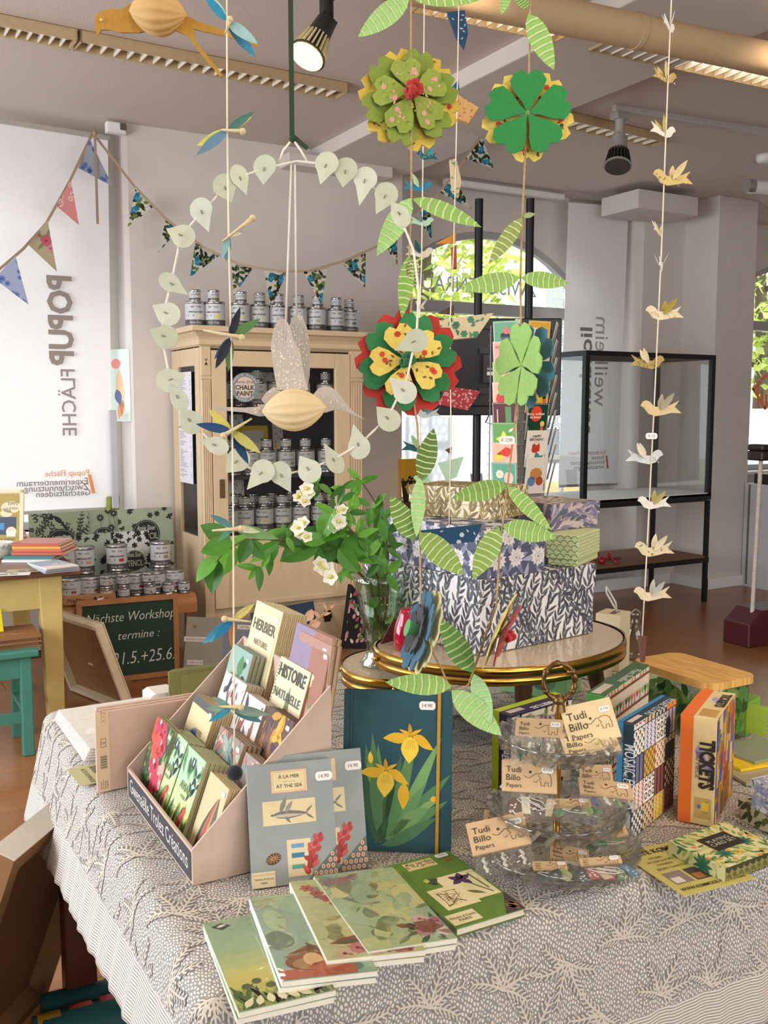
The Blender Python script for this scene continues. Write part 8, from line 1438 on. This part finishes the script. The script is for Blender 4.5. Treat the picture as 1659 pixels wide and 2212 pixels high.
# leaf hoop on a dark green ribbon
w = 1.22; o = at_d(632, 300, w); t = thing('leaf_hoop', 'round hoop of pale green paper leaves hanging from a dark green ribbon', 'wreath', o); RP = [(640, 348), (705, 355), (745, 368), (790, 392), (832, 426), (865, 470), (893, 540), (905, 630), (900, 720), (880, 815), (838, 902), (776, 960), (722, 992), (668, 1013), (610, 1026), (563, 1022), (511, 998), (465, 962), (412, 910), (384, 860), (367, 818), (353, 745), (352, 680), (370, 612), (391, 510), (436, 458), (487, 406), (520, 382), (571, 364), (640, 348)]
rp = [at_d(x, y, w)-o for x, y in RP]; b = B(); b.tube(rp, .0015, 6); part('hoop_wire', b, t, mat('white_cord', 'd6cfc0', .8)); LG = ('d2d4bf', 'c9cdb8', 'd6d8c8', 'c6c9b2')
for i, (ax_, ay_, tx_, ty_) in enumerate(((519, 385, 533, 421), (571, 365, 569, 398), (436, 458, 451, 502), (487, 406, 499, 435), (391, 508, 372, 500), (371, 613, 407, 638), (359, 676, 330, 660), (354, 726, 322, 712), (368, 820, 401, 808), (410, 908, 397, 890), (464, 961, 448, 955), (511, 997, 492, 1017), (564, 1022, 533, 1058), (608, 1027, 628, 1064), (666, 1013, 649, 988), (721, 994, 700, 957), (774, 961, 763, 916), (837, 903, 816, 881), (871, 843, 841, 815), (894, 738, 852, 757), (863, 462, 848, 440), (832, 424, 812, 463), (788, 391, 776, 445), (746, 371, 741, 404), (704, 358, 692, 399), (384, 858, 372, 838))):
    a = at_d(ax_, ay_, w-.003)-o; d = at_d(tx_, ty_, w-.003)-o-a; L = max(.02, d.length); u = d.normalized(); nn = (-FW+RT*rnd(-.35, .35)).normalized(); v = nn.cross(u).normalized(); sq = 1 if (i % 5) else .75; R = .0134
    P = [(L, 0)]+[(-R*.25+R*1.12*math.cos(th), sq*R*1.12*math.sin(th)) for th in [.7+k*(6.2832-1.4)/12 for k in range(13)]]; b = B(); b.slab(fr((0, 0, 0), u, v), P, .0012, LG[i % 4]); b.tube([V((0, 0, 0))-u*.002+nn*.001, V((0, 0, 0))+u*.003+nn*.0012], .0008, 4, '8f8a68'); part('paper_leaf', b, t, THINP, loc=a)
b = B(); b.bar(at_d(631, 300, w)-o, V(((at_d(625, 0, w)-o).x, (at_d(625, 0, w)-o).y, ZC-o.z)), .006, .002, '2c4028', up=tuple(FW)); b.ball((0, 0, 0), .005, c='2c4028', n=8); b.bar(V((0, 0, .004)), at_d(664, 321, w)-o, .005, .002, '2c4028', up=tuple(FW)); part('ribbon', b, t, CLOTH)
b = B(); b.tube([V((0, 0, 0)), at_d(612, 325, w)-o, at_d(602, 352, w)-o], .0015, 5); b.tube([V((0, 0, 0)), at_d(650, 325, w)-o, at_d(664, 350, w)-o], .0015, 5); part('hanging_loop', b, t, mat('white_cord', 'd6cfc0', .8), kind='stuff')
# dragonfly strand
w = 1.13; t, o = strand('cotton strand of felt dragonflies ending in a black pompom', [(490, -40), (491, 281), (494, 508), (499, 728), (502, 931), (504, 1139), (505, 1340), (506, 1540), (507, 1655)], w, THREAD, name='dragonfly_garland')
for i, (c, (h, tl), W) in enumerate((((490, 45), ((497, 42), (487, 72)), ((437, -15, '2f86a8'), (452, -10, 'a9c4b0'), (552, 125, '3f86a8'), (558, 98, '8fb4b0'))), ((491, 281), ((524, 284), (478, 280)), ((550, 243, '3f6a5c'), (544, 254, 'c9c060'), (427, 316, 'c4c058'), (425, 338, '5f7f94'))), ((494, 508), ((546, 471), (480, 522)), ((479, 562, '7fa0a0'), (489, 566, '5f868c'), (520, 505, 'cfc0a0'))),
        ((498, 729), ((522, 729), (439, 713)), ((520, 663, '1d1b28'), (503, 686, '2f6f8f'), (562, 690, '4f7a44'), (466, 798, '1d1b28'), (464, 776, '2f5f80'), (494, 801, '5a7a4c'))), ((500, 931), ((483, 941), (544, 904)), ((423, 916, '23436a'), (450, 884, 'c4b858'), (462, 892, '4f6a60'), (565, 980, 'b0a858'), (556, 974, '5f7a70'), (537, 1002, '24466a'))), ((504, 1139), ((520, 1142), (458, 1146)), ((453, 1111, '4f7f80'), (562, 1149, 'c9c8ac'), (600, 1163, '6f945c'), (470, 1170, '4f8a6a'))),
        ((504, 1339), ((485, 1337), (542, 1343)), ((551, 1303, 'c4b460'), (536, 1307, '2f8aa0'), (440, 1389, '3f8fae'), (461, 1383, '1f6f94'), (500, 1398, 'b07438'))), ((500, 1530), ((520, 1528), (470, 1526)), ((442, 1530, '7f9a8c'), (582, 1543, '7a8f80'), (566, 1559, '4f7f80'), (450, 1559, '2f86a0'), (460, 1504, '6a8f80'))))):
    C = at_d(*c, w)-o; P, Q = at_d(*h, w-.004)-o-C, at_d(*tl, w-.004)-o-C; b = B(); b.tube([P, P.lerp(Q, .3), Q], [.0032, .0022, .001], 7, 'd3c094'); b.ball(P, .0042, n=8, c='d3c094'); df = part('dragonfly', b, t, FELT, loc=C)
    for j, (x, y, cc) in enumerate(W): d = at_d(x, y, w+.012*(j % 3)-.008)-o-C; b = B(); b.leaf(fr((0, 0, 0), d, (-FW).cross(d)+UP*.001), d.length, d.length*.26, .06, .15, cc, 7); part('wing', b, df, FELT)
b = B(); b.ball(at_d(507, 1670, w)-o, 18*w/FPX, n=16, c='141420'); part('pompom', b, t, FELT)
# felt flower garland hung as a long loop
w = 1.3; t, o = strand('long looped jute garland of striped felt leaves and felt flowers', [(888, -40), (888, 200), (889, 430, .0), (884, 556), (890, 640), (880, 780), (902, 920), (905, 1032), (907, 1152), (909, 1290), (925, 1390), (952, 1440), (968, 1478), (988, 1492), (1012, 1479), (1022, 1450), (1045, 1385), (1072, 1310), (1080, 1180), (1096, 1050), (1110, 930), (1126, 780), (1124, 600), (1128, 470), (1135, 330), (1142, 180), (1146, -40)], w, TWINE, .0014, 'flower_garland'); g_top = at_d(1146, -40, w)-o
b = B(); b.tube([g_top, V((g_top.x, g_top.y, ZC-o.z))], .0014, 5); part('twine', b, t, TWINE)
G1, G2, G3, G4 = '7fa84c', '8cb45a', '6a8f3c', '9cc878'; ST = 'c4d09c'
for x0, y0, x1, y1, wd, c, bd in ((884, -6, 772, 82, 46, G4, .05), (890, -4, 1046, 8, 40, G2, .1), (1100, -30, 1084, 32, 26, G2, 0), (1140, 20, 1110, -20, 26, G3, 0), (1142, 30, 1197, 156, 46, G2, .1), (888, 428, 813, 556, 48, G4, .1), (892, 430, 1042, 484, 38, G2, -.1), (884, 552, 866, 690, 34, G1, .1), (888, 556, 897, 622, 26, '7a7a44', 0), (1128, 470, 1056, 577, 34, '8a9a50', .15), (1130, 468, 1156, 462, 14, '8a9a58', 0), (1122, 600, 990, 627, 42, G2, .1), (1126, 600, 1232, 611, 36, G2, -.1), (910, 1036, 938, 926, 44, '5f7c34', .05), (906, 1032, 898, 1160, 32, 'a2cc84', .1), (896, 1166, 844, 1070, 48, G3, .05), (906, 1152, 1002, 1240, 56, '84a04a', .1), (1094, 1048, 974, 1074, 44, G1, .1), (1096, 1050, 1188, 1146, 34, G2, .1), (1086, 1136, 1200, 1160, 46, G2, .1), (1078, 1140, 1024, 1252, 50, '84a04a', .1), (1020, 1452, 948, 1334, 52, '62964a', .1), (976, 1482, 832, 1474, 46, G2, .05), (976, 1492, 1082, 1586, 54, G4, .1), (1024, 1456, 1062, 1562, 40, '9ccc8a', .1)):
    a = at_d(x0, y0, w-.003)-o; d = at_d(x1, y1, w-.003)-o-a; b = B(); nn = (-FW+UP*rnd(-.2, .35)+RT*rnd(-.25, .25)).normalized(); b.leaf(fr((0, 0, 0), d, nn.cross(d)), d.length, wd*w/FPX, bd, .12, c, 9, None, 1, ST); part('felt_leaf', b, t, FELT, loc=a)
def clover(n, R, notch=.12, wid=.62):
    """outline of n heart petals as separate polygons"""
    out = []
    for k in range(n):
        a = 6.28319*k/n+.3; P = [(.0, 0)]
        for u, v in ((.25, -.12), (.5, -.30), (.75, -.40), (.93, -.30), (1.0, -.14), (1-notch, 0), (1.0, .14), (.93, .30), (.75, .40), (.5, .30), (.25, .12)): P.append((u*R, v*R*min(.98, wid*1.5)*1.18))
        ca, sa = math.cos(a), math.sin(a); out.append(([(p*ca-q*sa, p*sa+q*ca) for p, q in P], a))
    return out
def petal_disc(fl, f, n, R, c, z, spots=None, cup=.0, th=.002, a0=0., wid=.62):
    b = B()
    for P, a in clover(n, R, wid=wid):
        a += a0; ca, sa = math.cos(a0), math.sin(a0); Q = [(p*ca-q*sa, p*sa+q*ca) for p, q in P]; x = f[1]*math.cos(a)+f[2]*math.sin(a); nn = (f[3]-x*cup).normalized(); xx = (x+f[3]*cup).normalized(); g = (f[0]+f[3]*z, xx, nn.cross(xx), nn); L = [(p*math.cos(-a)-q*math.sin(-a), p*math.sin(-a)+q*math.cos(-a)) for p, q in Q]
        for s in (0,): b.slab(g, L, th, c)
        if spots:
            r = random.Random(int(a*100)); A = []
            for k in range(spots[1]): A.append((lf(r.uniform(.25, .85)*R, r.uniform(-.25, .25)*R, .006, .0032, r.uniform(0, 6)), spots[0][k % len(spots[0])], 1))
            for k in range(2): A += bloom(r.uniform(.4, .8)*R, r.uniform(-.2, .2)*R, .0042, spots[2], spots[2], 6, 2)
            b.art(g, A, .0004)
    return part('petal_layer', b, fl, FELT)
def pom(fl, p, r, c): b = B(); rr_ = random.Random(4); [b.ball(p+V((rr_.uniform(-r, r), rr_.uniform(-r, r), rr_.uniform(-r, r)))*.6, r*.42, n=6, c=c) for k in range(26)]; part('pompom', b, fl, FELT, kind='stuff')
YS = (('6a4a24', '8a5a2c'), 7, 'c9432c')
def flower(px_, py_, nrm, label=None): p = at_d(px_, py_, w-.008)-o; b = B(); b.ball((0, 0, 0), .004, n=8, c='7a8a4c'); fl = part('felt_flower', b, t, FELT, loc=p); n = V(nrm).normalized(); x = UP.cross(n).normalized(); return fl, (V((0, 0, 0)), x, n.cross(x), n), n
fl, f, n = flower(888, 205, -FW+RT*.1)
petal_disc(fl, f, 6, .070, 'cdb244', -.024, YS, .12, a0=.5, wid=.46); petal_disc(fl, f, 6, .066, '7c8f34', -.014, None, .12, wid=.46); petal_disc(fl, f, 6, .062, 'd6b84a', -.006, YS, -.22, a0=.52, wid=.5); petal_disc(fl, f, 5, .053, '8a9a3c', .010, (('a8a84c', '6f8a34', 'd09a8a'), 9, 'd09a8a'), -.28, a0=.2, wid=.56); pom(fl, n*.018, .014, 'b02c24')
fl, f, n = flower(880, 780, -FW-RT*.08)
petal_disc(fl, f, 6, .072, 'b8342a', -.012, None, 0, a0=.52, wid=.56); petal_disc(fl, f, 6, .066, '2f7a44', -.006, None, 0, wid=.5); petal_disc(fl, f, 5, .050, 'dcc25c', .004, YS, .05, a0=.35, wid=.56); pom(fl, n*.012, .012, '23653a')
fl, f, n = flower(1140, 245, -FW-RT*.1)
petal_disc(fl, f, 5, .062, 'dcc25c', -.008, YS, 0, a0=.66, wid=.5); petal_disc(fl, f, 5, .057, '23803c', .002, None, .03, a0=.0, wid=.6)
fl, f, n = flower(1130, 790, -FW*.42-RT*.9)
petal_disc(fl, f, 5, .056, '3a7486', -.006, None, -.1, a0=.4, wid=.9); petal_disc(fl, f, 5, .056, '9cc86c', .003, None, .12, a0=-.1, wid=.85)
fl, f, n = flower(912, 1365, -RT*.95-FW*.24+UP*.3)
petal_disc(fl, f, 5, .058, 'd6cf94', -.008, None, .1, wid=.85); petal_disc(fl, f, 5, .056, '1f5a74', .0, None, .15, a0=.1, wid=.85); petal_disc(fl, f, 5, .035, '2a2a34', .006, None, .2, wid=.8); b = B(); b.cyl(n*.004, n*.022, .006, .012, 12, '4f9a5c'); part('felt_centre', b, fl, FELT)
fl, f, n = flower(1080, 1365, RT*.9-FW*.2-UP*.4)
petal_disc(fl, f, 5, .055, 'd6c272', -.006, YS, .12, wid=.8); petal_disc(fl, f, 5, .045, 'b0342c', .003, None, .2, a0=.4, wid=.8); pom(fl, n*.014, .009, 'b82c34')
b = B(); p = at_d(1095, 951, w-.006)-o; pricetag(b, (V((0, 0, 0)), RT, UP, -FW), 0, 0, '€ 12,90', .021); part('price_tag', b, t, PAPER, loc=p)
# strands of small birds
def bird2(s, flip): P = [(-.5, .06), (-.45, .16), (-.36, .2), (-.26, .16), (-.15, .04), (.1, .04), (.3, .1), (.5, .2), (.38, .04), (.56, -.12), (.3, -.11), (.1, -.16), (-.12, -.2), (-.3, -.14), (-.4, .0)]; return [(x*s*flip, y*s) for x, y in (P if flip > 0 else P[::-1])]
def birds(t, o, w, L):
    for x, y, s, flip, c, wc, turn, sp in L:
        p = at_d(x, y, w)-o; u = (RT*math.cos(turn)+FW*math.sin(turn)); nn = UP.cross(u)*-1; nn = u.cross(UP); S = s*w/FPX; b = B(); g = (V((0, 0, 0)), u, UP, nn); Q = bird2(S, flip); b.slab(g, Q, .0016, c)
        if sp: b.art(g, [(q, p_[1], p_[2]) for p_ in [(lf(rnd(-.4, .4)*S, rnd(-.15, .12)*S, .004, .002, rnd(0, 6)), sp, 1) for k in range(22)] for q in [p_[0]]][:12], .0004)
        bd = part('bird', b, t, FELT, loc=p)
        for k, (a, l) in enumerate(((1.0, .46), (1.25, .42))):
            d = (u*math.cos(a)*flip+UP*math.sin(a)+nn*(.45 if k == 0 else -.45)).normalized(); b = B(); b.leaf(fr(nn*(.001 if k == 0 else -.0026)-UP*S*.05, d, nn.cross(d)), S*l*1.2, S*.17, .05, .1, wc, 6); part('wing', b, bd, FELT)
CRM, WHT, GLD = 'd9c8a0', 'e3ddd0', 'b89a58'
w = 1.5; t, o = strand('thread of cream and gold felt birds ending in a brown leather cone, right side', [(1452, -40), (1440, 250), (1428, 560), (1412, 900), (1397, 1200), (1387, 1376)], w, THREAD, name='bird_garland')
birds(t, o, w, ((1447, 55, 62, -1, WHT, 'd0d3d6', .95, None), (1438, 165, 66, -1, GLD, 'd6bf7a', .5, 'e0cf9a'), (1434, 282, 70, -1, WHT, 'bfae5a', .5, None), (1452, 384, 88, 1, 'd0b878', 'd9c490', .2, 'a08a4c'), (1424, 497, 58, -1, CRM, 'd6d6d0', 1.0, None), (1429, 573, 60, -1, WHT, 'e0ddd4', 1.2, None), (1434, 676, 80, 1, 'dccfae', 'a8923c', .1, 'c4a870'), (1400, 782, 76, -1, 'b0965a', 'd9c9a4', .15, '7d6a34'), (1426, 882, 86, 1, 'd6c090', 'a8a088', .1, None), (1394, 987, 80, -1, 'd0d2d0', 'e0d6c0', .1, 'b8bcbc'), (1412, 1086, 72, 1, WHT, 'b0a25c', .15, None), (1412, 1186, 84, 1, 'd8caa4', 'dccfae', .1, '8a7a4c'), (1408, 1283, 80, 1, 'dccbaa', 'b8b8ae', .1, None)))
b = B(); b.cyl(at_d(1388, 1374, w)-o, at_d(1388, 1430, w)-o, 11*w/FPX, 5*w/FPX, 14); part('leather_cone', b, t, mat('brown_leather', '5f3423', .6, noise=.15)); b = B(); pricetag(b, (V((0, 0, 0)), RT, UP, -FW), 0, 0, '€ 12', .018); part('price_tag', b, t, PAPER, loc=at_d(1407, 942, w-.004)-o)
w = 1.62; t, o = strand('thread of small blue and mint felt birds behind the felt flower garland', [(917, -40), (914, 330), (911, 560), (906, 700), (908, 900), (909, 1040)], w, THREAD, name='bird_garland')
TB, MN_, DT = '2f7a9c', 'b4d4a8', '1f4f54'
birds(t, o, w, ((922, 336, 46, 1, '2a5a60', '3f8a8a', .3, '5f9a94'), (904, 402, 60, -1, TB, MN_, .1, None), (912, 478, 52, -1, 'a8cfae', '6a7f8c', .2, None), (908, 545, 60, -1, 'cfc6b4', DT, .2, None), (908, 660, 40, 1, 'c9bfa6', 'd9cfb8', 1.1, None), (922, 892, 56, 1, 'b0b8b4', '2f86a0', .2, None), (903, 965, 66, -1, DT, '8fb47c', .1, None), (912, 1036, 44, 1, 'a8cfa0', '7fae94', .6, None)))
w = 1.72; t, o = strand('thread of small patterned paper boats hanging behind the felt flowers', [(992, -40), (988, 200), (984, 380), (980, 540), (972, 700), (974, 900), (972, 1060), (970, 1140)], w, THREAD, name='boat_garland')
def sprk(cs, n, s, bl=None): return lambda W, H: [(lf(rnd(0, W), rnd(0, H), s, s*.4, rnd(0, 6)), random.choice(cs), 1+k % 3) for k in range(n)]+(sum([bloom(rnd(0, W), rnd(0, H), s*.7, bl, bl, 6, 4) for k in range(n//3)], []) if bl else [])
def boat(P, c, art, sail, sc_, th=.010):
    C = at_d(*P[0], w)-o; b = B(); pcut(b, P, w, o, th, c, art); bt = part('paper_boat', b, t, THINP)
    if sail: b = B(); pcut(b, sail, w+.004, o, .002, sc_); part('sail', b, bt, THINP)
boat([(966, 26), (1004, 22), (1011, 72), (1003, 104), (984, 76)], '1d4666', sprk(('b8c4cc',), 14, .006), None, None)
boat([(974, 194), (1034, 232), (1012, 266), (972, 250)], 'd0a468', sprk(('a8603c', '9a6a34'), 26, .006), [(974, 190), (990, 172), (993, 194)], '24608c')
boat([(971, 345), (986, 342), (997, 392), (990, 425), (976, 412)], 'cfbf9c', sprk(('6a7f84', '8a8a70'), 14, .008), None, None)
boat([(975, 534), (986, 530), (987, 578), (976, 580)], 'b04a44', None, [(940, 527), (985, 503), (984, 526)], 'd08a2c')
boat([(950, 690), (1066, 676), (1030, 728), (945, 736)], 'dccba4', sprk(('3f7a5c', '5f8a6a'), 22, .010, '4f8a6a'), [(945, 677), (981, 658), (981, 681)], '5a4434')
boat([(966, 834), (1038, 845), (1011, 886), (945, 873)], 'a8323a', sprk(('d9a8a0',), 70, .006), None, None)
boat([(946, 1000), (1002, 986), (986, 1031), (964, 1038)], 'b4cdb4', None, [(961, 972), (976, 965), (975, 983)], '6a4434')
boat([(908, 1146), (1042, 1132), (1024, 1171), (930, 1179)], '164668', sprk(('c9cfd0',), 6, .007, 'c9cfd0'), [(966, 1134), (972, 1106), (975, 1133)], '5f2430')
